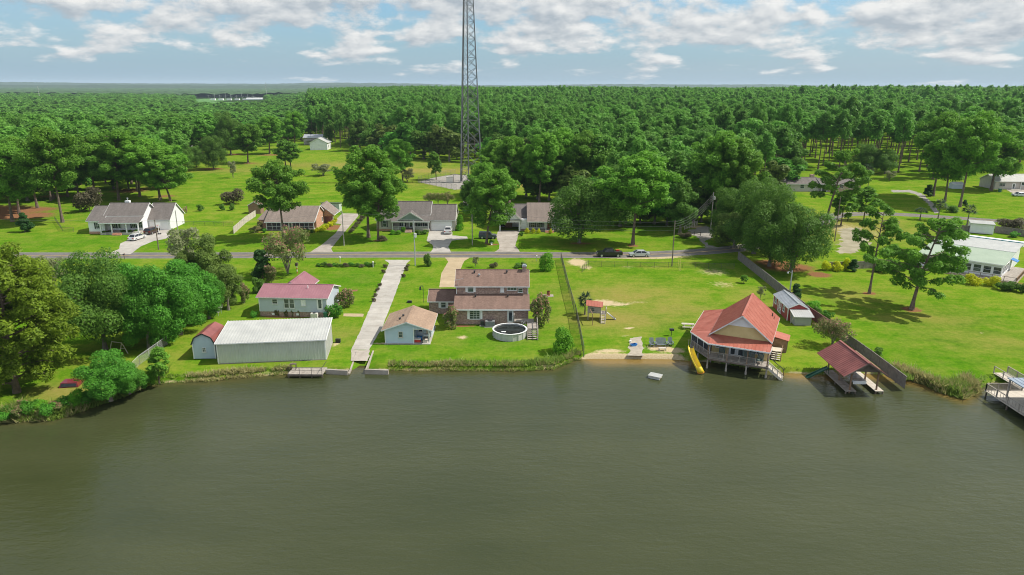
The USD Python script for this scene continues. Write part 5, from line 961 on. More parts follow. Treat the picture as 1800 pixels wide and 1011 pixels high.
f.box(0.2, 0.07, 0.95, 4.9, 0.13, 1.03).box(8.0, 0.07, 0.95, 12.5, 0.13, 1.03).build('screen_frame', trim_m, h)
for a, b in ((0.25, 3.9), (4.1, 8.8), (9.0, 12.45)): MB().box(a, 0.095, 0.25, b, 0.105, 2.2).build('screen', screen_m, h)
door(h, (6.0, 0.14, 0.25), X_, 0.9, 1.9, glazed=True, label='white screen door of the porch')
for xx in (1.5, 9.6): window(h, (xx, 2.4, 0.9), X_, 1.2, 1.2)
window(h, (12.7, 8.2, 0.9), Y_, 1.0, 1.2, grid=(2, 2)); MB().cyl(5, 8, 4.2, 5.6, 0.1).build('roof_vent', black_m, h)

# ---------------------------------------------------------------- C: grey house with porch gable and double garage
h = thing('ranch_house', 'grey house with a gabled front porch and white double garage, centre of the road', 'house', (-35.9, 180.3, 0), 0)
gable_walls(h, 0, 4.3, 0.2, 10.2, 0, 3.15, 6.2, siding_tan); gable_walls(h, 4.2, 14, 1.6, 10.8, 0, 3.9, 6.85, siding_tan, ze2=3.2, yr=6); gable_walls(h, 14.0, 20.7, 0.8, 10.2, 0, 3.05, 6.2, siding_tan)
gable_roof(h, 0, 4.1, 0.2, 10.2, 3.15, 6.2, m=shingle_grey, rk=0.3); gable_roof(h, 14.3, 20.7, 0.8, 10.2, 3.05, 6.2, m=shingle_grey, rk=0.25)
gable_roof(h, 4.2, 14.0, 1.6, 10.8, 3.95, 6.9, m=shingle_grey, rk=0.25, oh=0.02, ze2=3.2, yr=6)
roof_slab(h, [(3.95, -0.95, 2.8), (14.25, -0.95, 2.8), (14.25, 1.6, 4.0), (3.95, 1.6, 4.0)], 0.1, shingle_grey)
MB().prism([(6.0, 3.15), (12.2, 3.15), (9.1, 5.0)], 'y', -0.5, -0.4).build('porch_gable', gable_grey, h)
roof_slab(h, [(5.6, -0.7, 2.98), (9.1, -0.7, 5.12), (9.1, 3.4, 5.12), (5.6, 3.0, 2.98)][::-1], 0.1, shingle_grey); roof_slab(h, [(12.6, -0.7, 2.98), (9.1, -0.7, 5.12), (9.1, 3.4, 5.12), (12.6, 3.0, 2.98)], 0.1, shingle_grey)
MB().bar((5.6, -0.73, 2.96), (9.1, -0.73, 5.08), 0.06, 0.26).bar((12.6, -0.73, 2.96), (9.1, -0.73, 5.08), 0.06, 0.26).box(6.0, -0.52, 2.98, 12.2, -0.38, 3.14).box(3.95, -1.02, 2.5, 14.25, -0.92, 2.78).build('porch_trim', trim_m, h)
MB().box(4.2, -0.9, 0, 14, 1.55, 0.6).build('porch_floor', concrete_old, h)
posts(h, [(4.35, -0.75), (7.4, -0.75), (9.85, -0.75), (13.8, -0.75)], 0.6, 2.55, 0.2)
railing(h, (4.4, -0.75, 0.6), (7.3, -0.75, 0.6), 0.8, trim_m, gap=1.5); railing(h, (9.95, -0.75, 0.6), (13.7, -0.75, 0.6), 0.8, trim_m, gap=1.9)
steps(h, 7.7, 9.5, -0.9, 4, 0.15, 0.3, brick_red)
window(h, (1.7, 0.2, 1.1), X_, 0.8, 1.6, shutters=shutter_dark)
for xx in (6.3, 10.55, 12.5): window(h, (xx, 1.6, 1.0), X_, 0.8, 1.6, shutters=shutter_dark)
door(h, (8.45, 1.6, 0.6), X_, 0.95, 2.1, glazed=True, label='glazed front door')
garage_door(h, (14.5, 0.8, 0.03), X_, 5.3, 2.4)
window(h, (20.7, 4, 1.2), Y_, 0.9, 1.2)
MB().box(-0.02, 0.14, 0, 4.22, 10.2, 0.5).build('foundation', brick_red, h)

# ---------------------------------------------------------------- D: white house with open carport
h = thing('ranch_house', 'white house with gabled open carport and dark red front door, half behind the big oak', 'house', (-3.4, 180.4, 0), 0)
MB().box(0, 6.0, 0, 5.6, 6.15, 3.0).box(0, 0.3, 0, 0.15, 6, 3.0).box(5.45, 0.3, 0, 5.6, 6, 3.0).build('carport_wall', siding_white, h)
MB().box(0.2, 5.9, 0.1, 2.6, 5.98, 2.2).build('carport_shelving', dark_room, h)
MB().box(1.4, 5.3, 0.02, 3.4, 5.9, 1.2).build('carport_bench', wood_brown, h)
MB().box(0.0, 0.25, 2.35, 5.6, 0.4, 3.0).build('carport_beam', trim_m, h); posts(h, [(0.15, 0.32), (5.3, 0.32)], 0, 2.36, 0.3)
MB().prism([(-0.2, 3.05), (5.8, 3.05), (2.8, 5.5)], 'y', 0.2, 0.3).build('carport_gable', white, h); MB().box(-0.1, 0.05, 2.98, 5.7, 0.2, 3.12).build('gable_band', shutter_dark, h)
gable_roof(h, -0.2, 5.8, 0.3, 5.5, 3.05, 5.6, axis='y', m=shingle_grey, rk=0.35, oh=0.35)
gable_walls(h, -1.5, 7.6, 2.4, 11.5, 0 + 2.6, 3.2, 6.1, siding_white); gable_roof(h, -1.5, 7.4, 2.4, 11.5, 3.1, 6.1, m=shingle_grey, rk=0.1, oh=0.3)
MB().box(5.7, 0.9, 0, 7.55, 10, 3.1).build('wing_wall', siding_white, h); MB().box(5.65, 0.85, 0, 7.5, 0.92, 0.5).build('foundation', brick_dark, h)
gable_walls(h, 7.5, 17.5, 1.3, 10.5, 0, 4.0, 6.75, siding_white, ze2=3.1, yr=5.2)
MB().prism([(1.3, 3.1), (10.5, 3.1), (10.5, 3.12), (5.2, 6.72), (1.3, 3.98)], 'x', 7.42, 7.5).build('gable_end', shutter_dark, h)
roof_slab(h, [(7.3, -0.6, 2.75), (17.8, -0.6, 2.75), (17.8, 5.2, 6.86), (7.3, 5.2, 6.86)], 0.1, shingle_taupe); roof_slab(h, [(17.8, 10.9, 2.9), (7.3, 10.9, 2.9), (7.3, 5.2, 6.86), (17.8, 5.2, 6.86)], 0.1, shingle_taupe)
MB().box(7.3, -0.68, 2.48, 17.8, -0.6, 2.72).build('fascia', trim_m, h); posts(h, [(7.7, -0.4), (12.3, -0.4), (14.3, -0.4), (17.3, -0.4)], 0.5, 2.5, 0.18)
MB().box(7.5, -0.5, 0, 17.5, 1.28, 0.5).build('porch_floor', concrete_old, h)
for xx in (8.3, 10.3, 15.4): window(h, (xx, 1.3, 0.95), X_, 1.1, 1.5, grid=(2, 2), shutters=shutter_dark, sw=0.28)
door(h, (12.75, 1.3, 0.52), X_, 1.0, 2.1, m=red_door, label='dark red front door'); steps(h, 12.1, 14.4, -0.5, 4, 0.125, 0.32, brick_red)
MB().box(2.3, 6.5, 5.6, 3.0, 7.2, 7.0).build('chimney', brick_dark, h)

# ---------------------------------------------------------------- E: grey blue house with faded pink metal roof
h = thing('lake_house', 'grey blue sided house with faded pink metal roof beside the long drive', 'house', (-42.0, 109.5, 0), math.radians(-2.6))
MB().box(0.03, 0.03, 0, 11.37, 6.97, 0.85).build('foundation', brick_dark, h)
gable_walls(h, 0, 11.4, 0, 7.0, 0.85, 3.4, 4.6, siding_grey); gable_roof(h, 0, 11.4, 0, 7.0, 3.4, 4.6, m=metal_pink, ribs=0.45, rk=0.35, oh=0.3, t=0.07)
gable_walls(h, 1.9, 6.3, 6.5, 11.0, 0.85, 3.3, 4.75, siding_grey, axis='y'); gable_roof(h, 1.9, 6.3, 4.2, 11.0, 3.3, 4.75, axis='y', m=metal_pink, ribs=0.45, rk=0.3, oh=0.3, t=0.07)
MB().box(-0.02, -0.03, 0.86, 0.1, 0.12, 3.3).box(11.32, -0.03, 0.86, 11.42, 0.12, 3.3).build('corner_trim', trim_m, h)
window(h, (2.3, 0, 2.25), X_, 0.8, 0.75); window(h, (4.3, 0, 1.55), X_, 0.72, 1.5); window(h, (5.2, 0, 1.55), X_, 0.72, 1.5); window(h, (7.15, 0, 2.0), X_, 0.7, 0.95, grid=(2, 2), pane_m=white)
door(h, (9.85, 0, 1.35), X_, 0.8, 1.85, glazed=True); MB().cyl(7.6, 2.4, 4.2, 4.75, 0.07).build('roof_pipe', white, h)
for xx in (2.0, 6.1, 8.5): MB().box(xx, -0.02, 0.25, xx + 0.5, 0.02, 0.6).build('foundation_vent', white, h)

# ---------------------------------------------------------------- metal workshop and gambrel shed by the lake
BL, BR = G(385, 640), G(577, 632); ang = math.atan2(BR[1] - BL[1], BR[0] - BL[0])
h = thing('metal_workshop', 'long cream ribbed metal workshop with white sloping roof beside the lake', 'workshop', (BL[0], BL[1], 0), ang)
L_, D_, H0_, H1_ = 14.45, 6.9, 3.0, 3.75
def corrugated(p0, p1, z0f, z1f, pitch, depth, nrm):
    """ribbed sheet wall between two ground points: trapezoid ribs standing outwards"""
    p0, p1, nrm = np.array(p0, float), np.array(p1, float), np.array(nrm, float); n = int(round(np.linalg.norm(p1 - p0) / pitch)); V, F = [], []; prof = [(0.0, 0), (0.50, 0), (0.60, 1), (0.88, 1), (0.98, 0)]
    T = [(i + a) / n for i in range(n) for a, _ in prof] + [1.0]; O = [b for i in range(n) for _, b in prof] + [0]
    for t, o in zip(T, O):
        q = p0 + (p1 - p0) * t + nrm * o * depth; V += [(q[0], q[1], z0f(t)), (q[0], q[1], z1f(t))]
    for i in range(len(T) - 1): F.append([2 * i, 2 * i + 2, 2 * i + 3, 2 * i + 1])
    return V, F
MB().prism([(0.0, 0.05), (D_, 0.05), (D_, H1_), (0, H0_)], 'x', 0.02, L_ - 0.02).build('wall', metal_cream, h)
MB().add(*corrugated((0, -0.02), (L_, -0.02), lambda t: 0.1, lambda t: H0_, 0.42, 0.07, (0, -1))).build('ribbed_front', metal_cream, h)
MB().add(*corrugated((L_ + .0, 0), (L_ + .0, D_), lambda t: 0.1, lambda t: H0_ + (H1_ - H0_) * t, 0.42, 0.06, (1, 0))).build('ribbed_end', metal_white, h)
MB().add(*corrugated((0, D_), (0, 0), lambda t: 0.1, lambda t: H1_ + (H0_ - H1_) * t, 0.42, 0.06, (-1, 0))).build('ribbed_end', metal_cream, h)
roof_slab(h, [(-0.2, -0.25, H0_ + 0.06), (L_ + 0.2, -0.25, H0_ + 0.06), (L_ + 0.2, D_ + 0.2, H1_ + 0.1), (-0.2, D_ + 0.2, H1_ + 0.1)], 0.06, metal_white, ribs=0.40, rib_h=0.06, rib_w=0.10)
MB().box(-0.22, -0.3, H0_ - 0.08, L_ + 0.22, -0.25, H0_ + 0.08).bar((L_ + .23, -0.25, H0_ + .02), (L_ + .23, D_ + .2, H1_ + .06), 0.05, 0.2).bar((-.23, -0.25, H0_ + .02), (-.23, D_ + .2, H1_ + .06), 0.05, 0.2).box(L_ - 0.07, -0.11, 0.08, L_ + 0.09, 0.02, H0_).box(-0.09, -0.11, 0.08, 0.06, 0.02, H0_).build('edge_trim', white, h)
MB().box(-0.1, -0.12, 0, L_ + 0.1, D_ + .1, 0.06).build('slab', concrete_old, h)
h = thing('gambrel_shed', 'small pale blue shed with maroon gambrel roof left of the metal workshop', 'shed', (-44.6, 90.4, 0), math.radians(3))
GA = [(0, 2.35), (0.42, 3.25), (1.52, 3.8), (2.62, 3.25), (3.04, 2.35)]
MB().prism([(0, 0.1), (3.04, 0.1)] + GA[::-1], 'y', 0, 4.9).build('wall', siding_blue, h)
for k in range(4):
    a, b = GA[k], GA[k + 1]; d_ = np.array(b) - a; nn2 = np.array([-d_[1], d_[0]]) / np.hypot(*d_) * 0.07; e_ = d_ / np.hypot(*d_) * 0.12 * (1 if k in (0,) else 0)
    q0 = np.array(a) + nn2 - (e_ if k == 0 else 0); q1 = np.array(b) + nn2 + (d_ / np.hypot(*d_) * 0.12 if k == 3 else 0)
    roof_slab(h, [(q0[0], -0.15, q0[1]), (q1[0], -0.15, q1[1]), (q1[0], 5.05, q1[1]), (q0[0], 5.05, q0[1])], 0.05, metal_maroon)
    MB().bar((q0[0], -0.16, q0[1] - .05), (q1[0], -0.16, q1[1] - .05), 0.05, 0.16).build('verge_trim', shutter_dark, h)
window(h, (1.35, 0, 1.15), X_, 0.4, 0.55, grid=(2, 2)); MB().box(-0.03, -0.04, 0.1, 0.09, 0.05, 2.3).box(2.95, -0.04, 0.1, 3.07, 0.05, 2.3).build('corner_trim', white, h)
for yy in (0.4, 2.4, 4.4): MB().box(0.0, yy, 0, 3.04, yy + 0.3, 0.1).build('skid', wood_dark, h)

# ---------------------------------------------------------------- pale blue boat shed
h = thing('garden_shed', 'pale blue shed with tan gable roof and open porch corner right of the long drive', 'shed', (-18.9, 96.9, 0), 0)
MB().box(-0.1, -0.35, 0, 6.75, 7.6, 0.08).build('slab', concrete, h)
MB().prism([(0, 0.08), (4.3, 0.08), (4.3, 3.05), (3.3, 3.42), (0, 2.25)], 'y', 0, 7.4).build('wall', siding_blue, h)
MB().prism([(4.3, 2.3), (6.6, 2.22), (4.3, 3.05)], 'y', 0.0, 0.12).box(4.3, 2.6, 0.08, 6.6, 7.4, 2.3).build('porch_wall', siding_blue, h)
gable_roof(h, 0, 6.6, 0, 7.4, 2.28, 3.45, axis='y', m=shingle_tan, rk=0.35, oh=0.5, t=0.08)
MB().box(4.2, -0.03, 0.08, 4.32, 0.14, 2.55).box(6.48, -0.0, 0.08, 6.6, 0.12, 2.25).box(-0.03, -0.03, 0.08, 0.08, 0.05, 2.2).box(4.3, -0.02, 2.22, 6.6, 0.06, 2.36).box(6.48, 2.5, .08, 6.62, 2.62, 2.25).build('corner_post', trim_m, h)
window(h, (2.1, 0, 1.05), X_, 0.5, 0.8, frame=wood_pale); window(h, (4.7, 2.6, 1.0), X_, 0.5, 0.8)
for x_, y_, z_ in ((2.9, 3.4, 3.28), (2.55, 2.2, 3.16)): vent(h, x_ - 0.6, y_, z_ - 0.18)
# ---------------------------------------------------------------- two storey brick house
h = thing('brick_house', 'two storey dark brick house with brown shingle roofs behind the round pool', 'house', (-9.15, 105.7, 0), math.radians(0.3))
MB().box(0, 0, 0, 11.8, 10.6, 2.72).box(0, 3.5, 2.72, 11.8, 10.6, 3.9).build('wall', brick_dark, h, label='ground floor brick walls')
gable_walls(h, 0, 11.8, 3.5, 10.6, 3.9, 5.55, 7.2, brick_dark)
MB().prism([(0, 2.72), (3.5, 2.72), (3.5, 3.95)], 'x', 0.0, 0.12).prism([(0, 2.72), (3.5, 2.72), (3.5, 3.95)], 'x', 11.68, 11.8).build('lean_to_gable', brick_dark, h)
roof_slab(h, [(-0.25, -0.45, 2.70), (12.05, -0.45, 2.70), (12.05, 3.5, 4.1), (-0.25, 3.5, 4.1)], 0.12, shingle_brown)
gable_roof(h, 0, 11.8, 3.5, 10.6, 5.55, 7.2, m=shingle_brown, rk=0.25, oh=0.4)
MB().box(-0.25, -0.51, 2.46, 12.05, -0.45, 2.69).build('gutter', trim_m, h); MB().box(11.72, 3.4, 4.1, 11.84, 3.52, 5.4).box(-0.04, 3.4, 4.1, 0.08, 3.52, 5.4).build('downpipe', trim_m, h)
window(h, (1.95, 3.5, 4.45), X_, 0.8, 1.0, grid=(1, 2), shutters=white, sw=0.36); window(h, (7.3, 3.5, 4.45), X_, 0.5, 0.9, pane_m=white, label='upper window with white blind closed'); window(h, (8.4, 3.5, 4.75), X_, 1.5, 0.55, grid=(3, 1)); window(h, (10.2, 3.5, 4.4), X_, 0.7, 0.6)
window(h, (2.4, 0, 0.95), X_, 1.55, 1.5, grid=(3, 4), shutters=white, sw=0.36, label='wide ground floor window with white shutters')
door(h, (8.5, 0, 0.4), X_, 0.8, 2.05, glazed=True, label='white glazed back door')
MB().box(10.9, 6.4, 6.6, 11.6, 7.2, 8.0).build('chimney', brick_dark, h); MB().box(10.85, 6.35, 8.0, 11.65, 7.25, 8.1).box(11.0, 6.5, 8.1, 11.5, 7.1, 8.3).build('chimney_cap', metal_grey, h)
for x_, y_, z_ in ((2.9, 6.2, 7.0), (8.3, 6.2, 7.0), (3.2, 2.7, 3.85), (8.5, 2.7, 3.85)): vent(h, x_, y_, z_)
vent(h, 3.7, 5.5, 6.6, m=metal_grey, name='vent_pipe')
m = MB().tube([(0.3, 3.4, 5.0), (0.3, 3.4, 6.6)], 0.025, 4).tube([(-0.4, 3.4, 6.4), (1.2, 3.4, 6.75)], 0.02, 4)
for k in range(6): m.tube([(-0.2 + k * 0.25, 3.0 + k * .03, 6.45 + k * 0.05), (-0.2 + k * 0.25, 3.8 - k * .03, 6.45 + k * 0.05)], 0.012, 4)
m.build('aerial', metal_grey, h)
MB().box(-4.8, 5.4, 0, -0.02, 9.6, 2.35).build('wing_wall', brick_dark, h); gable_walls(h, -4.8, -0.02, 5.4, 9.6, 2.35, 2.45, 3.6, brick_dark, name='wing_gable')
gable_roof(h, -4.8, -0.25, 5.4, 9.6, 2.4, 3.6, m=shingle_brown, rk=0.2, oh=0.4)
window(h, (-2.75, 5.4, 1.1), X_, 0.75, 1.05, grid=(1, 2), shutters=white, sw=0.34)
# wooden deck and steps between pool and house
d = thing('pool_deck', 'weathered wooden deck with stairs right of the round pool', 'deck', (1.3, 100.0, 0), 0)
planks(d, 1.1, 2.7, 0.6, 5.3, 1.15, wood_grey, along='x', w=0.42); planks(d, -1.0, 1.1, 4.0, 5.3, 1.15, wood_grey, along='x', w=0.42)
for x_, y_ in ((1.2, 0.7), (2.6, 0.7), (1.2, 3), (2.6, 3), (2.6, 5.1), (-0.9, 4.1), (-0.9, 5.1)): MB().box(x_ - .06, y_ - .06, 0, x_ + .06, y_ + .06, 1.09).build('deck_post', wood_grey, d)
for k in range(5): MB().box(1.15, 0.3 - k * 0.4, 0.9 - k * 0.2, 2.55, 0.68 - k * 0.4, 0.96 - k * 0.2).build('stair_tread', wood_grey, d)
for x_ in (1.08, 2.6): MB().bar((x_, 0.6, 1.0), (x_, -1.5, 0.05), 0.05, 0.25).build('stringer', wood_grey, d)
railing(d, (2.66, 0.65, 1.15), (2.66, 5.2, 1.15), 0.95, wood_grey, gap=1.2, pick=0); railing(d, (2.66, 0.6, 1.1), (2.66, -1.45, 0.05), 0.95, wood_grey, gap=1.2, pick=0); railing(d, (-0.95, 4.05, 1.15), (-0.95, 5.2, 1.15), 0.95, wood_grey, gap=1.2, pick=0)
# pool
p = thing('swimming_pool', 'round white above ground swimming pool with dark water', 'pool', (-0.3, 100.45, 0), 0)
N = 18; R_ = 2.58
for k in range(N):
    a0, a1 = 2 * PI * k / N + 0.012, 2 * PI * (k + 1) / N - 0.012; c = [(R_ * math.cos(a0), R_ * math.sin(a0)), (R_ * math.cos(a1), R_ * math.sin(a1))]; ci_ = [((R_ - .04) * math.cos(a), (R_ - .04) * math.sin(a)) for a in (a0, a1)]
    MB().prism([c[0], c[1], ci_[1], ci_[0]], 'z', 0.0, 1.1).build('wall_panel', metal_white, p)
    b0 = (2 * PI * k / N); MB().box(-.05, -.05, 0, .05, .05, 1.12).build('upright', grey_unit, p).GetPrim() if False else MB().cyl((R_ + .03) * math.cos(b0), (R_ + .03) * math.sin(b0), 0, 1.13, 0.055, n=6).build('upright', grey_unit, p)
an = np.linspace(0, 2 * PI, 49)[:-1]; V = []; 
for r_, z_ in ((R_ + .1, 1.13), (R_ + .1, 1.18), (R_ - .12, 1.18), (R_ - .12, 1.13)): V += [(r_ * math.cos(t), r_ * math.sin(t), z_) for t in an]
F = [[a * 48 + i, a * 48 + (i + 1) % 48, ((a + 1) % 4) * 48 + (i + 1) % 48, ((a + 1) % 4) * 48 + i] for a in range(4) for i in range(48)]
MB().add(V, F).build('rim', white, p)
pw = usdkit.material(stage, '/World/Looks/pool_water', {'g': ('geometry', {}), 'n': ('noise_texture', {'scale': 5.0, 'detail': 2.0}), 'b': ('bump', {'strength': 0.25, 'distance': 0.02}), 'p': ('principled_bsdf', {'base_color': (0.018, 0.022, 0.02), 'roughness': 0.05, 'ior': 1.333})}, [('g.position', 'n.vector'), ('n.fac', 'b.height'), ('b.normal', 'p.normal')], surface='p.BSDF')
MB().cyl(0, 0, 0.3, 0.92, R_ - .05, n=48).build('pool_water', pw, p)
MB().box(-1.3, -1.0, 0.93, -0.75, -0.72, 0.99).blob((-0.75, -0.86, 0.96), (0.18, 0.16, 0.05), 1).build('float', white, p)
MB().tube([(1.6, 1.5, 0.5), (1.75, 1.7, 1.6), (2.0, 1.95, 1.75), (2.1, 2.05, 1.2)], 0.03, 5).tube([(1.9, 1.2, 0.5), (2.05, 1.4, 1.6), (2.3, 1.65, 1.75), (2.4, 1.75, 1.2)], 0.03, 5).build('ladder', metal_grey, p)
def ac_unit(x, y, w, d_, hh, label, m=grey_unit):
    t = thing('air_conditioner', label, 'air conditioner', (x, y, 0), 0.03); MB().box(-w / 2, -d_ / 2, 0.06, w / 2, d_ / 2, hh).build('housing', m, t); MB().box(-w / 2 - .15, -d_ / 2 - .15, 0, w / 2 + .15, d_ / 2 + .15, 0.06).build('pad', concrete, t)
    MB().cyl(0, 0, hh, hh + 0.05, min(w, d_) * 0.40, n=16).build('fan_grille', black_m, t)
    f = MB()
    for k in range(int(hh / 0.09) - 1): f.box(-w / 2 - .012, -d_ / 2 - .012, 0.12 + k * 0.09, w / 2 + .012, d_ / 2 + .012, 0.15 + k * 0.09)
    f.build('louvre', m, t, kind='stuff')
ac_unit(-3.5, 104.85, 1.5, 1.0, 0.95, 'grey air conditioning unit by the brick house wall behind the pool', mat('dark_unit', (0.16, 0.17, 0.17), (0.22, 0.23, 0.23), scale=3)); ac_unit(-4.75, 105.15, 0.6, 0.5, 0.8, 'small dark unit left of the pool house air conditioner', black_m)
ac_unit(-32.6, 108.3, 1.1, 0.6, 0.95, 'pale air conditioning unit under the window of the pink roofed house', pale_unit)
t = thing('pool_pump', 'white pool filter pump between the pool and the air conditioner', 'pump', (-2.2, 103.7, 0)); MB().cyl(0, 0, 0, 0.5, 0.22).blob((0, 0, 0.55), (0.22, 0.22, 0.12), 1, 0).build('tank', white, t); MB().tube([(0.1, 0, 0.3), (0.6, -0.1, 0.3), (0.9, -0.5, 0.3)], 0.04, 5).box(-0.5, -.15, 0, -.1, .15, .3).build('hose', white, t)

# ---------------------------------------------------------------- red roofed cottage over the water
TH = math.radians(-25)
h = thing('lake_cottage', 'yellow cottage with red metal roof standing on posts over the lake edge', 'house', (27.1, 89.3, 0), TH)
FZ = 1.0
MB().prism([(0.15, FZ), (7.65, FZ), (7.65, 4.0), (3.9, 6.95), (0.15, 4.0)], 'y', 2.15, 13.0).build('wall', siding_yellow, h)
MB().prism([(1.95, 5.46), (5.85, 5.46), (3.9, 6.98)], 'y', 2.09, 2.149).build('gable_panel', white, h)
gable_roof(h, 0, 7.8, 1.9, 13.1, 4.02, 7.1, axis='y', m=metal_red, ribs=0.45, rk=0.25, oh=0.25, t=0.07, fascia=trim_m)
# porch roofs: front, chamfer, left
roof_slab(h, [(0.0, -0.25, 3.2), (8.05, -0.25, 3.2), (8.05, 2.1, 3.85), (0.0, 2.1, 3.85)], 0.07, metal_red, ribs=0.45)
roof_slab(h, [(-3.15, 3.45, 3.2), (0.0, -0.25, 3.2), (0.0, 2.1, 3.85), (-0.05, 3.45, 3.87)], 0.07, metal_red)
roof_slab(h, [(-3.15, 14.2, 3.2), (-3.15, 3.45, 3.2), (-0.05, 3.45, 3.87), (-0.05, 14.2, 3.87)], 0.07, metal_red, ribs=0.45)
MB().box(0, -0.3, 3.02, 8.05, -0.25, 3.2).bar((-3.17, 3.45, 3.1), (-0.02, -0.28, 3.1), 0.05, 0.18).box(-3.2, 3.45, 3.02, -3.15, 14.2, 3.2).box(8.05, -0.28, 3.0, 8.1, 2.1, 3.25).build('porch_fascia', trim_m, h)
# deck
planks(h, 0.0, 7.9, -0.1, 2.15, FZ, wood_grey, along='x', w=0.45); MB().slab([(-3.1, 3.5, FZ - .003), (-0.0, -0.1, FZ - .003), (-0.0, 13.9, FZ - .003), (-3.1, 13.9, FZ - .003)], 0.06).build('side_deck', wood_grey, h)
MB().box(0.1, 2.15, 0.55, 7.7, 13, FZ - .065).box(0, -0.14, 0.72, 7.95, -0.02, FZ - .062).build('floor_beam', wood_dark, h)
for x_, y_ in ((0.05, 0), (2.6, 0), (5.2, 0), (7.8, 0), (0.1, 2.4), (2.6, 2.6), (5.2, 2.6), (7.7, 2.4), (-1.6, 1.9), (-3.0, 3.7), (-3.0, 6.4), (0.1, 5), (7.6, 5), (3.9, 5), (-3.0, 9.5), (-3.0, 13)): MB().cyl(x_, y_, -2.2, 0.74, 0.11, n=8).build('pile', wood_grey, h)
for x_ in (0.05, 2.6, 5.2, 7.8): MB().cyl(x_, 0, -0.65, -0.15, 0.15, n=8).build('pile_cap', concrete_old, h)
MB().prism([(0.0, -1.0), (8.0, -1.0), (8.0, 0.55), (0.0, 0.55)], 'y', 6.0, 13.0).build('skirting', wood_dark, h)
for a, b in (((0, -0.02, FZ), (6.3, -0.02, FZ)), ((0, -0.02, FZ), (-3.0, 3.5, FZ)), ((-3.0, 3.5, FZ), (-3.0, 7.0, FZ))): railing(h, a, b, 0.95, wood_grey, gap=2.1, pick=0.13)
posts(h, [(2.6, 0.05), (5.2, 0.05), (7.8, 0.05), (0.02, 0.05)], FZ, 3.05, 0.15, wood_brown)
# screened side room
for k in range(8):
    y_ = 3.5 + k * 1.48; MB().box(-3.02, y_ - .05, FZ, -2.9, y_ + .05, 3.1).build('screen_post', trim_m if k < 2 else wood_grey, h)
for q in (0.0, 0.33, 0.66, 1.0): a = np.array([-2.95 + 2.95 * q, 3.5 - 2.0 * q]); MB().box(a[0] - .05, a[1] - .05, FZ, a[0] + .05, a[1] + .05, 3.05).build('screen_post', trim_m, h)
MB().box(-2.97, 3.6, FZ, -2.95, 13.9, 3.1).build('screen', screen_m, h); MB().slab([(-2.9, 3.45, 3.1), (0.0, 1.5, 3.1), (0.02, 1.52, 3.1), (-2.88, 3.47, 3.1)], 2.1).build('screen', screen_m, h)
window(h, (0.75, 2.15, 2.0), X_, 0.9, 0.9); window(h, (5.3, 2.15, 1.9), X_, 0.75, 1.0); window(h, (6.2, 2.15, 1.9), X_, 0.75, 1.0); window(h, (7.65, 5.0, 2.0), Y_, 0.9, 1.1); window(h, (7.65, 9.2, 2.0), Y_, 0.9, 1.1)
door(h, (2.6, 2.15, FZ + .02), X_, 0.85, 2.1, glazed=True, label='left leaf of the white glazed doors'); door(h, (3.62, 2.15, FZ + .02), X_, 0.85, 2.1, glazed=True, label='right leaf of the white glazed doors')
# stairs to the water at the right, and side stairs
for k in range(7): MB().box(7.95 + k * 0.27, 0.0, 0.78 - k * 0.2, 8.25 + k * 0.27, 1.35, 0.84 - k * 0.2).build('stair_tread', wood_pale, h)
for y_ in (-0.03, 1.37): MB().bar((7.9, y_, 0.85), (9.9, y_, -0.65), 0.06, 0.28).build('stringer', wood_pale, h)
railing(h, (7.95, -0.05, 0.9), (9.8, -0.05, -0.5), 0.9, wood_pale, gap=0.9, pick=0.3); MB().bar((7.95, 1.42, 1.85), (9.95, 1.42, 0.4), 0.08).bar((9.9, 1.42, 0.4), (9.9, 1.42, -0.7), 0.08).build('handrail', black_m, h)
for k in range(5): MB().box(7.85, 6.9 - k * 0.34, 0.85 - k * 0.18, 9.1, 7.2 - k * 0.34, 0.91 - k * 0.18).build('stair_tread', wood_pale, h)
railing(h, (9.15, 7.2, 0.9), (9.15, 5.5, 0.0), 0.9, wood_brown, gap=0.8, pick=0); MB().box(7.8, 7.2, 0.85, 9.2, 8.6, 0.91).build('landing', wood_pale, h)
MB().box(7.7, 9.2, 0.0, 9.6, 11.6, 2.0).build('side_closet', wood_brown, h); roof_slab(h, [(9.85, 11.8, 1.95), (7.65, 11.8, 2.35), (7.65, 9.0, 2.35), (9.85, 9.0, 1.95)], 0.06, metal_red, name='closet_roof')
m = MB()
for k in range(9): m.bar((9.62, 9.25 + k * 0.28, 0.05), (9.62, 9.25 + k * 0.28, 1.9), 0.03, 0.03)
m.build('batten', wood_dark, h)
MB().cyl(7.1, 11.3, 4.6, 5.15, 0.07).cyl(7.4, 10.7, 4.35, 4.8, 0.05).build('roof_pipe', black_m, h)
def loc2w(o, th, p): return (o[0] + p[0] * math.cos(th) - p[1] * math.sin(th), o[1] + p[0] * math.sin(th) + p[1] * math.cos(th), p[2])
CO = (27.1, 89.3)
def seat_frame(x, y, rot, label, group=None, name='deck_chair', m=plastic_green, hh=1.25):
    q = loc2w(CO, TH, (x, y, FZ)); t = thing(name, label, 'chair', q, TH + rot, group)
    MB().box(-.35, -.35, 0.38, .35, .3, 0.46).build('seat', m, t); b = MB()
    for k in range(5): b.bar((-.32 + k * .16, 0.28, 0.42), (-.34 + k * .17, 0.55, hh), 0.13, 0.03, up=(0, 1, 0))
    b.build('backrest', m, t)
    for sx in (-1, 1):
        MB().box(sx * .36 - .04, -.4, 0.62, sx * .36 + .04, .4, 0.67).build('armrest', m, t); MB().bar((sx * .36, -.36, 0), (sx * .36, -.36, .62), .07).build('leg', m, t); MB().bar((sx * .36, .38, 0), (sx * .36, .3, .62), .07).build('leg', m, t)
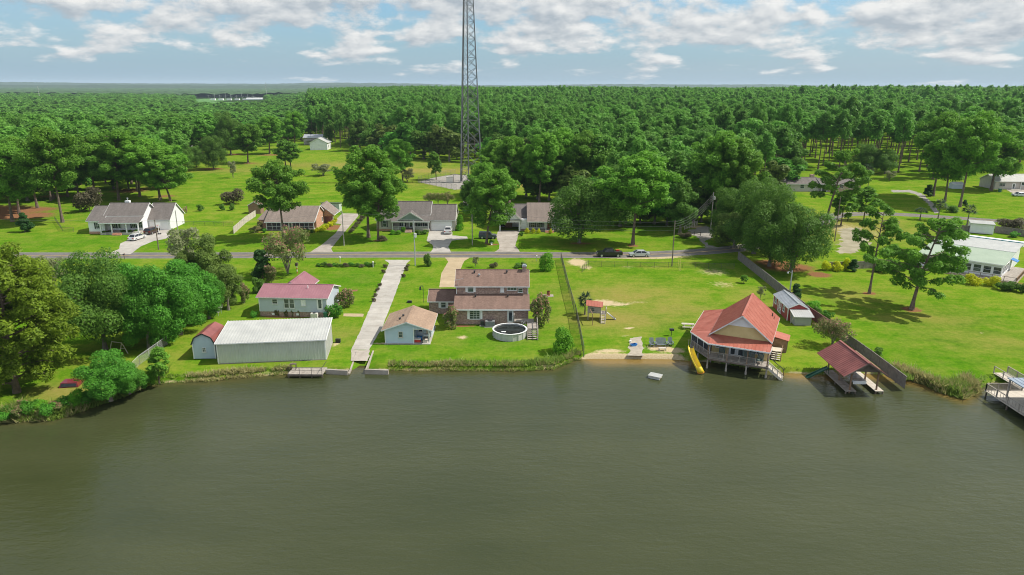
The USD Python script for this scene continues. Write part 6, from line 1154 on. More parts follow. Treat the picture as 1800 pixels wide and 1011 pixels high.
dg = mat('deck_chair_green', (0.07, 0.11, 0.10), (0.12, 0.17, 0.155), scale=3, rough=0.6)
seat_frame(1.7, 1.2, 0.1, 'dark green deck chair left of the glazed doors on the cottage porch', m=dg); seat_frame(4.75, 1.1, -0.05, 'dark green deck chair right of the glazed doors, nearest them', m=dg); seat_frame(5.65, 1.0, 0.08, 'dark green deck chair in the middle of the right hand three', m=dg); seat_frame(6.75, 1.1, -0.1, 'dark green deck chair at the stair end of the cottage porch', m=dg)
# yellow slide
sl = thing('water_slide', 'yellow tube slide running from the cottage deck down to the lake', 'slide', (0, 0, 0))
pts = [np.array(G(1215, 611, 1.75)), np.array(G(1216, 622, 1.25)), np.array(G(1222, 637, 0.6)), np.array(G(1227, 648, 0.05)), np.array(G(1229, 655, -0.45))]
from scipy.interpolate import CubicSpline
q = CubicSpline(range(5), np.array(pts))(np.linspace(0, 4, 26)); d = np.gradient(q, axis=0); d /= np.linalg.norm(d, axis=1, keepdims=True); sdv = np.cross(d, [0, 0, 1.0]); sdv /= np.linalg.norm(sdv, axis=1, keepdims=True); upv = np.cross(sdv, d)
V, F = [], []; angs = np.linspace(-200, 20, 15) * PI / 180; na = len(angs)
for r_ in (0.42, 0.37):
    for i in range(26): V += [q[i] + sdv[i] * r_ * math.cos(a) + upv[i] * (r_ * math.sin(a) + 0.25) for a in angs]
for lay in (0, 1):
    o = lay * 26 * na
    for i in range(25):
        for j in range(na - 1): f_ = [o + i * na + j, o + i * na + j + 1, o + (i + 1) * na + j + 1, o + (i + 1) * na + j]; F.append(f_ if lay == 0 else f_[::-1])
o = 26 * na
for i in range(25):
    F += [[i * na, (i + 1) * na, o + (i + 1) * na, o + i * na], [i * na + na - 1, o + i * na + na - 1, o + (i + 1) * na + na - 1, (i + 1) * na + na - 1]]
MB().add(V, F).build('chute', plastic_yellow, sl, smooth=40)
m = MB(); an = np.linspace(0, 2 * PI, 21)
m.tube([q[-1] + sdv[-1] * 0.44 * math.cos(a) + upv[-1] * (0.44 * math.sin(a) + 0.25) for a in an], 0.06, 6); m.build('mouth_ring', mat('orange_plastic', (0.62, 0.22, 0.02), (0.68, 0.27, 0.03), scale=2, rough=0.4), sl)
n_ = int(26 * 0.82); m = MB()
for r_ in (0.42,):
    for i in range(n_, 25): pass
V2, F2 = [], []
angs2 = np.linspace(15, 165, 9) * PI / 180
for i in range(19, 26): V2 += [q[i] + sdv[i] * 0.42 * math.cos(a) + upv[i] * (0.42 * math.sin(a) + 0.25) for a in angs2]
for i in range(6):
    for j in range(8): F2.append([i * 9 + j, i * 9 + j + 1, (i + 1) * 9 + j + 1, (i + 1) * 9 + j])
MB().add(V2, F2).build('tunnel_cover', plastic_yellow, sl, smooth=True)
for i in (6, 15): MB().cyl(q[i][0], q[i][1], -2.2, q[i][2] - 0.16, 0.06, n=6).build('support_post', wood_dark, sl)
for s_ in (-1, 1): MB().bar(q[0] + sdv[0] * 0.4 * s_ + [0, 0, 0.2], q[0] + sdv[0] * 0.4 * s_ + [0, 0, 1.1], 0.05).build('hand_bar', wood_grey, sl)

# ---------------------------------------------------------------- red barn shed with lean to
A_, B_2 = G(1358.5, 539), G(1384, 565); rot = math.atan2(B_2[1] - A_[1], B_2[0] - A_[0])
h = thing('barn_shed', 'dark red barn shed with white trimmed doors and grey metal roof behind the cottage', 'shed', (A_[0], A_[1], 0), rot)
LL = 7.7
gable_walls(h, 0, LL, 0, 3.2, 0.05, 2.25, 3.0, barn_red); gable_roof(h, 0, LL, 0, 3.2, 2.25, 3.0, m=metal_grey, ribs=0.5, rk=0.12, oh=0.12, t=0.05, fascia=white)
for xx in (0.9, 5.3): window(h, (xx, 0, 1.05), X_, 0.8, 0.85, grid=(2, 2))
for i, xx in enumerate((2.6, 3.55)):
    m = MB().obox((xx, 0, 0.12), X_, 0.9, 0.05, 1.95).build('barn_door', barn_red, h); b = MB()
    for o_, w_, h_ in (((xx, -.05, .12), .9, .1), ((xx, -.05, 1.02), .9, .1), ((xx, -.05, 1.97), .9, .1), ((xx, -.05, .22), .1, 1.75), ((xx + .8, -.05, .22), .1, 1.75)): b.obox(o_, X_, w_, 0.03, h_)
    b.bar((xx + .1, -.066, .24), (xx + .8, -.066, 1.0), .09, .02, up=(0, 1, 0)).bar((xx + .1, -.066, 1.96), (xx + .8, -.066, 1.14), .09, .02, up=(0, 1, 0)); b.build('door_brace', white, m)
MB().box(-.03, -.03, .05, .1, .08, 2.2).box(LL - .08, -.03, .05, LL + .04, .08, 2.2).box(LL - .08, 3.12, .05, LL + .04, 3.24, 2.2).build('corner_trim', white, h)
MB().box(LL + .02, 0.5, 0, LL + 2.2, 0.6, 1.5).box(LL + 2.1, 0.6, 0, LL + 2.2, 3.1, 1.35).build('lean_to_wall', lined('grey_boards', (0.30, 0.31, 0.28), (0.36, 0.37, 0.34), 0.2, axis='xy', bump=0.4), h)
roof_slab(h, [(LL + 2.5, 0.2, 1.5), (LL + 2.5, 3.4, 1.5), (LL + .02, 3.4, 2.05), (LL + .02, 0.2, 2.05)], 0.04, metal_white, name='lean_to_roof', ribs=0.35, rib_h=0.03)
MB().bar((LL + 2.3, 0.25, 1.45), (LL + 1.2, 0.2, 0.0), 0.08).bar((LL + .3, 0.3, 1.9), (LL + 1.3, 0.2, 0.1), 0.08).build('brace', wood_pale, h)

# ---------------------------------------------------------------- boathouse on the lake
h = thing('boathouse', 'open boathouse with maroon metal roof and two dock fingers', 'boathouse', (0, 0, 0))
X0, X1, XR, Y0, Y1, ZE, ZR = 41.7, 47.4, 44.6, 80.2, 88.3, 2.15, 3.95
roof_slab(h, [(X0, Y1, ZE), (X0, Y0, ZE), (XR, Y0, ZR), (XR, Y1, ZR)], 0.06, metal_maroon, ribs=0.42); roof_slab(h, [(X1, Y0, ZE), (X1, Y1, ZE), (XR, Y1, ZR), (XR, Y0, ZR)], 0.06, metal_maroon, ribs=0.42)
MB().bar((XR, Y0 - .05, ZR + .03), (XR, Y1 + .05, ZR + .03), 0.3, 0.05).build('ridge_cap', metal_maroon, h)
MB().bar((X0, Y0 - .03, ZE - .06), (XR, Y0 - .03, ZR - .06), 0.05, 0.16).bar((X1, Y0 - .03, ZE - .06), (XR, Y0 - .03, ZR - .06), 0.05, 0.16).build('fascia', wood_dark, h)
MB().prism([(X0 + 1.0, ZE + .5), (X1 - .8, ZE + .4), (XR, ZR - .1)], 'y', Y0 + 0.5, Y0 + 0.6).build('gable_boards', wood_dark, h)
for x_, y_ in ((43.2, 81.3), (46.6, 81.3), (43.2, 84.3), (46.6, 84.3), (43.2, 87.6), (46.6, 87.6)): MB().box(x_ - .08, y_ - .08, -2.2, x_ + .08, y_ + .08, 2.6).build('post', wood_brown, h)
MB().box(43.1, 81.2, 2.55, 43.3, 87.7, 2.75).box(46.5, 81.2, 2.55, 46.7, 87.7, 2.75).box(43.3, 81.22, 2.6, 46.5, 81.38, 2.74).box(43.3, 87.5, 2.6, 46.5, 87.66, 2.74).build('roof_beam', wood_brown, h)
planks(h, 42.5, 43.9, 80.9, 87.6, -0.12, wood_grey, along='y', w=0.47); planks(h, 46.3, 47.4, 80.9, 87.6, -0.12, wood_pale, along='y', w=0.37); planks(h, 42.2, 47.4, 87.65, 89.2, -0.12, wood_grey, along='x', w=0.5)
for x_, y_ in ((42.6, 81), (43.8, 81), (46.4, 81), (47.3, 81), (42.6, 84), (47.3, 84)): MB().cyl(x_, y_, -2.2, -0.19, 0.09, n=6).build('pile', wood_dark, h)
t = thing('boat', 'white jon boat hanging under the boathouse roof', 'boat', (45.1, 84.6, 0.05), 0)
MB().prism([(-0.85, 0.45), (-0.6, 0), (0.6, 0), (0.85, 0.45), (0.75, 0.45), (0.54, 0.08), (-0.54, 0.08), (-0.75, 0.45)], 'y', -1.9, 1.4).build('hull', mat('boat_white', (0.6, 0.6, 0.58), (0.68, 0.68, 0.66), scale=2, rough=0.4), t); MB().prism([(-0.85, 0.45), (-0.6, 0.0), (0.6, 0.0), (0.85, 0.45)], 'y', 1.4, 1.5).box(-.85, -1.95, 0.0, .85, -1.9, .45).build('transom', white, t)
for y_ in (-1.2, 0.4): MB().box(-.72, y_, 0.3, .72, y_ + 0.35, 0.36).build('bench', wood_pale, t)
t = thing('small_slide', 'dark green plastic slide at the left of the boathouse dock', 'slide', (42.0, 86.4, -0.2), 0.15)
MB().prism([(0.6, 0.9), (0.0, 0.7), (-2.0, -0.3), (-2.4, -0.35), (-2.4, -0.28), (-2.0, -0.22), (0.0, 0.78), (0.6, 0.98)][::-1], 'y', -.25, .25).prism([(0.6, 1.1), (0.6, 0.9), (-2.3, -0.3), (-2.3, -0.12)], 'y', -.31, -.25).prism([(0.6, 1.1), (0.6, 0.9), (-2.3, -0.3), (-2.3, -0.12)], 'y', .25, .31).build('chute', plastic_green, t); MB().bar((0.6, -.25, 0.1), (0.6, -.25, 1.2), .05).bar((0.6, .25, 0.1), (0.6, .25, 1.2), .05).build('ladder', plastic_green, t)

# ---------------------------------------------------------------- dock at the right edge
h = thing('lake_dock', 'pale dock with railings and a grey flat roof at the right edge', 'dock', (0, 0, 0))
W0, W1 = G(1752, 665, 0.15), G(1773, 688, 0.3)
planks(h, 64.7, 66.6, 80.6, 86.2, 0.22, wood_pale, along='x', w=0.5); planks(h, 59.9, 71, 72.5, 80.6, 0.2, wood_pale, along='y', w=0.9)
railing(h, (64.75, 80.7, 0.22), (64.75, 86.1, 0.22), 0.95, wood_grey, gap=1.8, pick=0); railing(h, (66.55, 80.7, 0.22), (66.55, 86.1, 0.22), 0.95, wood_grey, gap=1.8, pick=0.12); railing(h, (60.0, 72.6, 0.2), (60.0, 80.5, 0.2), 0.95, wood_grey, gap=2, pick=0.5); railing(h, (60.0, 80.5, 0.2), (64.6, 80.5, 0.2), 0.95, wood_grey, gap=1.6, pick=0.12)
roof_slab(h, [(61.0, 71, 2.6), (71, 71, 2.6), (71, 78.7, 2.75), (61.0, 78.7, 2.75)], 0.08, mat('blue_grey_metal', (0.22, 0.27, 0.33), (0.30, 0.35, 0.41), scale=0.8, rough=0.35), ribs=0.6)
for x_, y_ in ((61.2, 78.4), (61.2, 74.5), (66, 78.4), (70.5, 78.4), (61.2, 71.3)): MB().box(x_ - .08, y_ - .08, 0.2, x_ + .08, y_ + .08, 2.55).build('post', wood_grey, h)
for x_, y_ in ((60.1, 72.7), (60.1, 76.6), (60.1, 80.4), (64.7, 80.3), (66.5, 83), (64.8, 83), (63, 76), (66, 73)): MB().cyl(x_, y_, -2.4, 0.13, 0.1, n=7).build('pile', wood_dark, h)

# ---------------------------------------------------------------- small dock with rail at the left
h = thing('fishing_dock', 'low wooden dock with a thin dark rail beside the boat ramp', 'dock', (0, 0, 0))
planks(h, -29.9, -25.2, 85.3, 87.7, 0.02, wood_grey, along='x', w=0.48)
for x_ in (-29.8, -28.3, -26.7, -25.3):
    MB().cyl(x_, 85.45, -2.2, -0.05, 0.09, n=6).build('pile', wood_dark, h); MB().bar((x_, 85.35, 0), (x_, 85.35, 0.95), 0.05).build('rail_post', black_m, h)
MB().bar((-29.85, 85.35, 0.93), (-25.25, 85.35, 0.93), 0.05).bar((-29.85, 85.35, 0.5), (-25.25, 85.35, 0.5), 0.03).bar((-25.25, 85.35, .93), (-25.25, 87.6, .93), .05).build('rail', black_m, h); MB().box(-29.9, 85.25, -0.25, -25.2, 85.32, 0.0).build('fascia', wood_dark, h)
t = thing('fish_table', 'small dark cleaning table at the left end of the low dock', 'table', (-29.6, 87.0, 0.02)); MB().box(-.4, -.25, .75, .4, .25, .82).build('tabletop', wood_dark, t)
for sx in (-.35, .35):
    for sy in (-.2, .2): MB().box(sx - .03, sy - .03, 0, sx + .03, sy + .03, .75).build('leg', wood_dark, t)
for nm_, a_, b_, lab in (('seawall', (-25.2, 86.9), (-22.1, 86.5), 'low concrete wall between the dock and the boat ramp'), ('seawall', (-19.9, 86.9), (-16.7, 86.7), 'low concrete wall right of the boat ramp')):
    t = MB().bar((*a_, -0.55), (*b_, -0.55), 0.35, 1.3).build(nm_, concrete_old, None, label=lab, cat='wall')
t = MB().bar((-22.0, 86.5, -0.7), (-22.35, 93.6, -0.2), 0.2, 0.75).build('ramp_curb', concrete_old, None, label='concrete curb along the left side of the boat ramp', cat='curb'); MB().bar((-19.85, 87.0, -0.5), (-20.05, 93.6, -0.2), 0.2, 0.75).build('ramp_curb', concrete_old, None, label='concrete curb along the right side of the boat ramp', cat='curb')
# ---------------------------------------------------------------- white lakeside building with sage roof
CA = math.radians(-43.5); CR = G(*(1600 + 1295 * 200 / 1555, 380 + 680 * 200 / 1555), 3.0)
h = thing('lakeside_hall', 'large white building with sage green and white metal roof at right edge', 'building', (CR[0], CR[1], 0), CA)
LEN = 15.5
MB().prism([(0.3, 0), (19.5, 0), (19.5, 4.2), (10.7, 3.75), (0.3, 3.0)], 'x', -LEN, -0.35).build('wall', siding_white, h)
roof_slab(h, [(-LEN - .2, 0, 3.05), (0, 0, 3.05), (0, 10.7, 3.85), (-LEN - .2, 10.7, 3.85)], 0.1, metal_sage)
roof_slab(h, [(-LEN - .2, 10.7, 3.92), (0.1, 10.7, 3.92), (0.1, 19.5, 4.45), (-LEN - .2, 19.5, 4.45)], 0.1, metal_white, ribs=0.6, rib_h=0.04)
MB().box(-LEN, 19.5, 3.6, 0.05, 22.5, 4.35).build('rear_roof', white, h); MB().box(-LEN, 19.46, 4.45, 0.05, 19.54, 4.62).build('roof_strip', mat('teal_trim', (0.05, 0.25, 0.27), (0.07, 0.3, 0.32), scale=2), h)
MB().box(-LEN - .2, -0.06, 2.85, 0.03, 0.0, 3.1).build('fascia', trim_m, h)
for k in range(8): window(h, (-1.75 - k * 1.72, 0.3, 1.05), X_, 1.25, 1.35, grid=(1, 2))
for k in range(4): window(h, (-0.35, 1.0 + k * 1.7, 1.05), Y_, 1.1, 1.35, grid=(1, 2))
door(h, (-0.35, 9.4, 0.4), Y_, 0.95, 2.1, glazed=True)
MB().slab([(-0.3, 8.7, 2.75), (0.9, 8.7, 2.35), (0.9, 10.9, 2.35), (-0.3, 10.9, 2.75)], 0.1).build('awning', plastic_blue, h)
planks(h, -LEN, 2.6, -1.9, 0.28, 0.4, wood_grey, along='x', w=0.44); planks(h, -0.33, 2.6, 0.3, 13, 0.4, wood_grey, along='y', w=0.49)
MB().box(-LEN, -1.85, 0, 2.55, -1.75, 0.33).box(2.45, -1.7, 0, 2.55, 13, 0.33).build('deck_skirt', brick_tan, h)
railing(h, (-LEN, -1.85, 0.4), (2.5, -1.85, 0.4), 0.9, wood_dark, gap=2.0, pick=0.0); railing(h, (2.5, -1.8, 0.4), (2.5, 12.9, 0.4), 0.9, wood_brown, gap=2.0, pick=0.16)
# white box trailer / container shed
A_, B_2, C_ = G(1704.2, 409.6), G(1745.3, 412.8), G(1750, 406)
w_ = float(np.hypot(*(B_2 - A_)[:2])); rot = math.atan2(B_2[1] - A_[1], B_2[0] - A_[0]); h = thing('storage_box', 'white box shaped storage shed inside the grey fence behind the lakeside hall', 'shed', (A_[0], A_[1], 0), rot)
MB().box(0, 0, 0.1, w_, 4.2, 2.6).build('wall', siding_white, h); MB().slab([(-.2, -.3, 2.72), (w_ + .2, -.3, 2.72), (w_ + .2, 4.4, 2.86), (-.2, 4.4, 2.86)], 0.12).build('roof', metal_white, h); MB().box(.1, -.03, .3, w_ - .1, 0, .42).box(.1, -.03, 1.3, w_ - .1, 0, 1.36).build('trim', trim_m, h)
for x_ in (0.2, w_ / 2, w_ - .4): MB().box(x_, .2, 0, x_ + .3, 4, .1).build('skid', wood_dark, h)

# ---------------------------------------------------------------- far houses
A_ = G(1465, 337.6); h = thing('far_house', 'long low brown house with grey roof behind the open crowned pine at right', 'house', (A_[0] - 24, A_[1], 0), 0)
gable_walls(h, 0, 19, 1, 9, 0, 2.9, 4.6, siding_tan); gable_roof(h, 0, 19, 1, 9, 2.9, 4.7, m=shingle_grey, oh=0.5); gable_walls(h, 22, 33.8, 0, 8, 0, 2.95, 4.2, brick_tan); gable_roof(h, 19.2, 33.8, 0, 8, 2.95, 4.5, m=shingle_grey, oh=0.5); MB().box(19, 3, 0, 22, 8, 2.9).build('carport_wall', siding_tan, h)
posts(h, [(19.6, 0.2), (21.6, 0.2), (29, 0.2)], 0, 2.6, 0.25)
for xx in (24.5, 26.0, 29.5, 31.0): window(h, (xx, 0, 1.5), X_, 1.3, 1.0)
for xx in (3, 7, 12, 16): window(h, (xx, 1, 1.2), X_, 1.4, 1.3)
MB().box(17, 5, 4.2, 18.5, 6, 5.8).build('chimney', brick_tan, h)
A_ = G(1747.5, 333); h = thing('far_house', 'pale tan house with light grey roof at the right edge of the far lawn', 'house', (A_[0], A_[1], 0), 0)
gable_walls(h, 0, 18, 0, 9, 0, 3.1, 5.0, siding_tan); gable_roof(h, 0, 18, 0, 9, 3.1, 5.2, m=mat('pale_shingle', (0.40, 0.39, 0.37), (0.50, 0.49, 0.46), scale=1, rough=0.8), oh=0.4)
window(h, (1.6, 0, 1.1), X_, 2.2, 1.2, grid=(2, 2)); door(h, (6.6, 0, 0.1), X_, 1.1, 2.1, glazed=True); window(h, (10, 0, 1.6), X_, 3.0, 1.0, grid=(3, 1)); window(h, (14.5, 0, 1.1), X_, 1.4, 1.2)
MB().box(5.2, -2.2, 0, 9, 0, 0.25).build('porch_slab', concrete, h); posts(h, [(9.6, -0.3), (17.5, -0.3)], 0, 2.8, 0.2)
t = thing('utility_shed', 'small blue grey shed under the pines near the far house', 'shed', (*G(1674, 332)[:2], 0)); gable_walls(t, 0, 4, 0, 2.5, 0, 1.8, 2.4, siding_grey); gable_roof(t, 0, 4, 0, 2.5, 1.8, 2.4, m=metal_grey, oh=0.1, rk=0.1)
A_ = G(545.2, 264); h = thing('far_barn', 'small white gabled barn at the far end of the big field', 'barn', (A_[0], A_[1], 0), math.radians(2))
gable_walls(h, 0, 10.2, 0, 11, 0, 4.4, 6.9, siding_white, axis='y'); gable_roof(h, 0, 10.2, 0, 11, 4.4, 7.0, axis='y', m=metal_white, oh=0.5, rk=0.4); window(h, (10.2, 3, 1.4), Y_, 1.2, 1.4); door(h, (10.2, 6, 0.05), Y_, 2.4, 2.8, label='side door')
A_ = G(536, 256); h = thing('far_barn', 'grey brown open shed half hidden behind the small white barn', 'barn', (A_[0] - 3, A_[1] + 8, 0), 0)
gable_walls(h, 0, 14, 0, 8, 0, 4.5, 6.2, siding_tan); gable_roof(h, 0, 14, 0, 8, 4.5, 6.3, m=metal_grey, oh=0.5); MB().box(2, -3, 2.8, 12, -0.02, 3.0).build('awning', metal_white, h); door(h, (5, 0, 0.05), X_, 3, 3.2, m=wood_brown)
A_ = G(303, 262); h = thing('hidden_house', 'white roofed house glimpsed between trees of the left wood', 'house', (A_[0] - 6, A_[1], 0), 0.1); gable_walls(h, 0, 16, 0, 9, 0, 6, 8.6, siding_white); gable_roof(h, 0, 16, 0, 9, 6, 8.8, m=metal_white, oh=0.5); window(h, (3, 0, 2), X_, 1.4, 1.6); window(h, (10, 0, 2), X_, 1.4, 1.6)
A_ = G(565, 372.5); h = thing('garden_shed', 'small pale sage shed with flat dark roof behind the brick ranch house', 'shed', (A_[0], A_[1], 0), math.radians(-4))
MB().prism([(0, 0.1), (2.6, 0.1), (2.6, 2.4), (0, 2.7)], 'x', 0, 5.6).build('wall', lined('sage_boards', (0.42, 0.48, 0.42), (0.48, 0.54, 0.48), 0.3, axis='xy', bump=0.3), h); MB().slab([(-.2, -.4, 2.85), (5.8, -.4, 2.85), (5.8, 2.8, 2.5), (-.2, 2.8, 2.5)], 0.1).build('roof', shutter_dark, h); window(h, (3.6, 0, 1.0), X_, 0.9, 1.0); MB().box(0.4, -.03, 0.9, 2.4, 0.0, 2.0).build('opening', dark_room, h)
A_ = G(449, 376); h = thing('garden_shed', 'dark brown shed behind the left end of the brick ranch house', 'shed', (A_[0] - 2, A_[1], 0), 0); gable_walls(h, 0, 3.6, 0, 3, 0, 2.6, 3.6, wood_brown, axis='y'); gable_roof(h, 0, 3.6, 0, 3, 2.6, 3.6, axis='y', m=shingle_brown, oh=0.15, rk=0.1)
A_ = G(815, 373); h = thing('garden_shed', 'small shed with white framed doors in shade right of the grey garage', 'shed', (A_[0], A_[1], 0), 0); gable_walls(h, 0, 3.6, 0, 3, 0, 2.3, 3.1, siding_grey); gable_roof(h, 0, 3.6, 0, 3, 2.3, 3.1, m=shingle_grey, oh=0.2, rk=0.15); door(h, (0.6, 0, 0.05), X_, 1.0, 1.9, m=siding_grey); door(h, (1.75, 0, 0.05), X_, 1.0, 1.9, m=siding_grey)

# ---------------------------------------------------------------- lattice tower
t = thing('lattice_tower', 'tall grey steel lattice tower rising out of the top of the frame', 'tower', (-16.9, 279, 0), math.radians(12))
steel = mat('galvanised_steel', (0.10, 0.105, 0.11), (0.19, 0.20, 0.21), scale=0.5, rough=0.5, metal=0.2); steel_dark = mat('cable_black', (0.02, 0.02, 0.022), (0.05, 0.05, 0.055), scale=1, rough=0.6)
TH_ = 92.0
def leg_at(k, z): s = (4.9 - (4.9 - 1.15) * min(z, 92) / 92.0); a = math.radians(210 + 120 * k); return np.array([s * math.cos(a) , s * math.sin(a), z])
for k in range(3): MB().tube([leg_at(k, 0), leg_at(k, 46), leg_at(k, TH_)], [0.27, 0.22, 0.15], 8).build('leg', steel, t)
zs = [0.0]
while zs[-1] < TH_ - 2.5: zs.append(zs[-1] + max(2.1, 5.2 - 0.038 * zs[-1]))
for i in range(len(zs) - 1):
    for k in range(3):
        a, b = zs[i], min(zs[i + 1], TH_); p, q = leg_at(k, a), leg_at((k + 1) % 3, a); r, s_ = leg_at(k, b), leg_at((k + 1) % 3, b)
        MB().tube([p, s_], 0.085, 5).tube([q, r], 0.085, 5).build('cross_brace', steel, t)
        if i % 2 == 0: MB().tube([r, s_], 0.06, 5).build('horizontal_bar', steel, t)
m = MB()
for j in range(7): m.tube([leg_at(0, 0) * 0.93 + [(j - 3) * .11, 0.15, 0], leg_at(0, TH_) * [0.93, .93, 1] + [(j - 3) * .06, 0.12, 0]], 0.06, 4)
m.build('feed_cables', steel_dark, t); lad = MB(); 
for s_ in (-.2, .2): lad.tube([leg_at(0, 0) * 0.90 + [s_, 0.5, 0], leg_at(0, TH_) * [0.90, .9, 1] + [s_, 0.3, 0]], 0.035, 4)
for z_ in np.arange(1, TH_, 0.6): c = leg_at(0, z_) * [0.9, .9, 1] + [0, 0.5 - 0.2 * z_ / TH_, 0]; lad.box(c[0] - .2, c[1] - .02, z_, c[0] + .2, c[1] + .02, z_ + .04)
lad.build('ladder', steel, t)
for k in range(3): c = leg_at(k, 0); MB().cyl(c[0], c[1], -0.3, 0.45, 0.75, n=12).build('footing', concrete, t)
t = thing('equipment_cabinet', 'pale equipment cabinet on a slab beside the tower foot', 'cabinet', (-25, 277, 0)); MB().box(-1.3, -.9, .15, 1.3, .9, 2.2).box(-1.4, -1, 2.2, 1.4, 1, 2.3).build('housing', pale_unit, t); MB().box(-1.6, -1.2, 0, 1.6, 1.2, .15).build('slab', concrete, t); MB().box(-1.1, -.93, .3, -.05, -.9, 2.1).box(.05, -.93, .3, 1.1, -.9, 2.1).build('door', pale_unit, t)
t = thing('cable_bridge', 'dark steel cable bridge between cabinet and tower', 'frame', (-22, 278, 0))
for x_ in (-1.6, 1.6): MB().box(x_ - .08, -.4, 0, x_ + .08, -.3, 2.9).build('post', steel_dark, t)
MB().box(-3, -.6, 2.9, 3.5, 0.1, 3.0).build('tray', steel_dark, t)

# ---------------------------------------------------------------- fences
def chain_fence(pts, hh, label, gap=2.6, lat=0.22, name='chain_link_fence', m=steel, pm=None, r=0.035, wire=0.012):
    f = thing(name, label, 'fence', (0, 0, 0)); w = MB()
    for a, b in zip(pts[:-1], pts[1:]):
        a, b = np.array([*a[:2], 0.0]), np.array([*b[:2], 0.0]); L = np.linalg.norm(b - a); n = max(1, int(round(L / gap)))
        for i in range(n + 1): c = a + (b - a) * i / n; MB().tube([c, c + [0, 0, hh + .06]], r, 6).build('post', pm or m, f)
        MB().tube([a + [0, 0, hh], b + [0, 0, hh]], r * 0.75, 5).build('top_rail', pm or m, f)
        d = (b - a) / L; k = int(L / lat)
        for s in (1, -1):
            for i in range(-int(hh / lat), k):
                p0, p1 = i * lat, i * lat + hh
                z0, z1 = 0.03, hh
                if p0 < 0: z0 = -p0; p0 = 0
                if p1 > L: z1 = hh - (p1 - L); p1 = L
                if z1 - z0 < 0.1 or p1 <= p0: continue
                A = a + d * p0; B = a + d * p1; za, zb = (z0, z1) if s > 0 else (hh - z0, hh - z1)
                w.quad(A + [0, 0, za - wire], A + [0, 0, za + wire], B + [0, 0, zb + wire], B + [0, 0, zb - wire])
    w.build('wire_mesh', m, f, kind='stuff'); return f
dark_wire = mat('dark_wire', (0.05, 0.048, 0.042), (0.09, 0.085, 0.075), scale=3, rough=0.7)
chain_fence([G(986, 457), G(1000, 515), G(1013, 560), G(1026, 628)], 1.7, 'long dark chain link fence between the brick house yard and the open lawn', gap=2.4, lat=0.15, m=dark_wire, wire=0.014, r=0.055)
chain_fence([G(1034, 469), G(1125, 470), G(1200, 471), G(1290, 473)], 1.15, 'dark chain link fence along the roadside of the open lawn', gap=2.6, m=dark_wire)
chain_fence([G(1023, 479), G(1034, 469)], 1.4, 'open gate leaf of the lawn fence beside the sandy entrance', gap=1.5, m=dark_wire, name='fence_gate')
chain_fence([G(294, 606), G(246, 641), G(232, 655)], 1.3, 'pale chain link fence running to the lake left of the gambrel shed', gap=2.4, m=mat('pale_wire', (0.40, 0.41, 0.40), (0.50, 0.51, 0.50), scale=3, rough=0.5), wire=0.014)
chain_fence([G(735, 320), G(765, 312), G(800, 307)], 2.2, 'tall chain link fence behind the gravel pad of the tower', gap=3.0, lat=0.3)
chain_fence([G(735, 321), G(768, 328), G(802, 335)], 2.2, 'tall chain link fence in front of the gravel pad of the tower', gap=3.0, lat=0.3)
chain_fence([G(97, 388), G(110, 407), G(130, 407.5)], 1.2, 'dark wire fence at the left side yard of the white ranch house', gap=2.6, m=dark_wire)
chain_fence([G(322, 396), G(360, 397), G(410, 398)], 1.1, 'thin wire fence between the white and the brick ranch houses', gap=3.2, m=dark_wire, lat=0.3)
def board_fence(pts, hh, label, m, panel=2.4, name='wooden_fence', cap=True, board=0.145):
    f = thing(name, label, 'fence', (0, 0, 0)); rr = random.Random(3)
    for a, b in zip(pts[:-1], pts[1:]):
        a, b = np.array([*a[:2], 0.0]), np.array([*b[:2], 0.0]); L = np.linalg.norm(b - a); n = max(1, int(round(L / panel))); d = (b - a) / L; nr = np.array([-d[1], d[0], 0])
        for i in range(n):
            s0, s1 = a + d * L * i / n, a + d * L * (i + 1) / n; k = int((L / n) / board); mm = MB(); bw = (L / n - 0.12) / k; tilt = rr.uniform(-.03, .03)
            for j in range(k):
                o = s0 + d * (0.06 + j * bw); hj = hh + rr.uniform(-.035, .02) + tilt
                mm.bar(o + d * bw * .46 + [0, 0, 0.04 - .3], o + d * bw * .46 + nr * tilt + [0, 0, hj], bw * .93, 0.022, up=tuple(nr))
            mm.bar(s0 + nr * .04 + [0, 0, hh * .25], s1 + nr * .04 + [0, 0, hh * .25], .04, .09).bar(s0 + nr * .04 + [0, 0, hh * .82], s1 + nr * .04 + [0, 0, hh * .82], .04, .09)
            if cap: mm.bar(s0 + [0, 0, hh + .03], s1 + [0, 0, hh + .03], .12, .03)
            mm.build('fence_panel', m, f); MB().bar(s0 + [0, 0, -.4], s0 + [0, 0, hh + .08], .11).build('post', m, f)
    return f
fence_grey = mat('fence_boards', (0.12, 0.105, 0.09), (0.22, 0.195, 0.17), scale=2.2, rough=0.9, bump=0.4, bscale=20, detail=8)
board_fence([G(1297, 456), G(1354, 502), G(1420, 557)], 1.8, 'tall grey wooden fence between the open lawn and the pine lawn, upper run', fence_grey)
board_fence([G(1478, 596), G(1530, 634), G(1591, 681)], 1.45, 'dark wooden fence running down into the lake by the boathouse, lower run', fence_grey)
board_fence([G(1420, 557), G(1445, 574), G(1478, 596)], 1.75, 'reddish brown wooden fence behind the red shed and crape myrtle, middle run', mat('red_fence_boards', (0.13, 0.06, 0.05), (0.2, 0.1, 0.085), scale=2.2, rough=0.9))
board_fence([G(411, 411), G(432, 392), G(450, 380)], 1.7, 'pale weathered wooden fence left of the brick ranch house', wood_pale, board=0.2)
board_fence([G(1456, 474), G(1500, 473), G(1536, 471.5), G(1572, 474)], 1.6, 'grey wooden fence along the lake side of the bare lot', wood_grey)
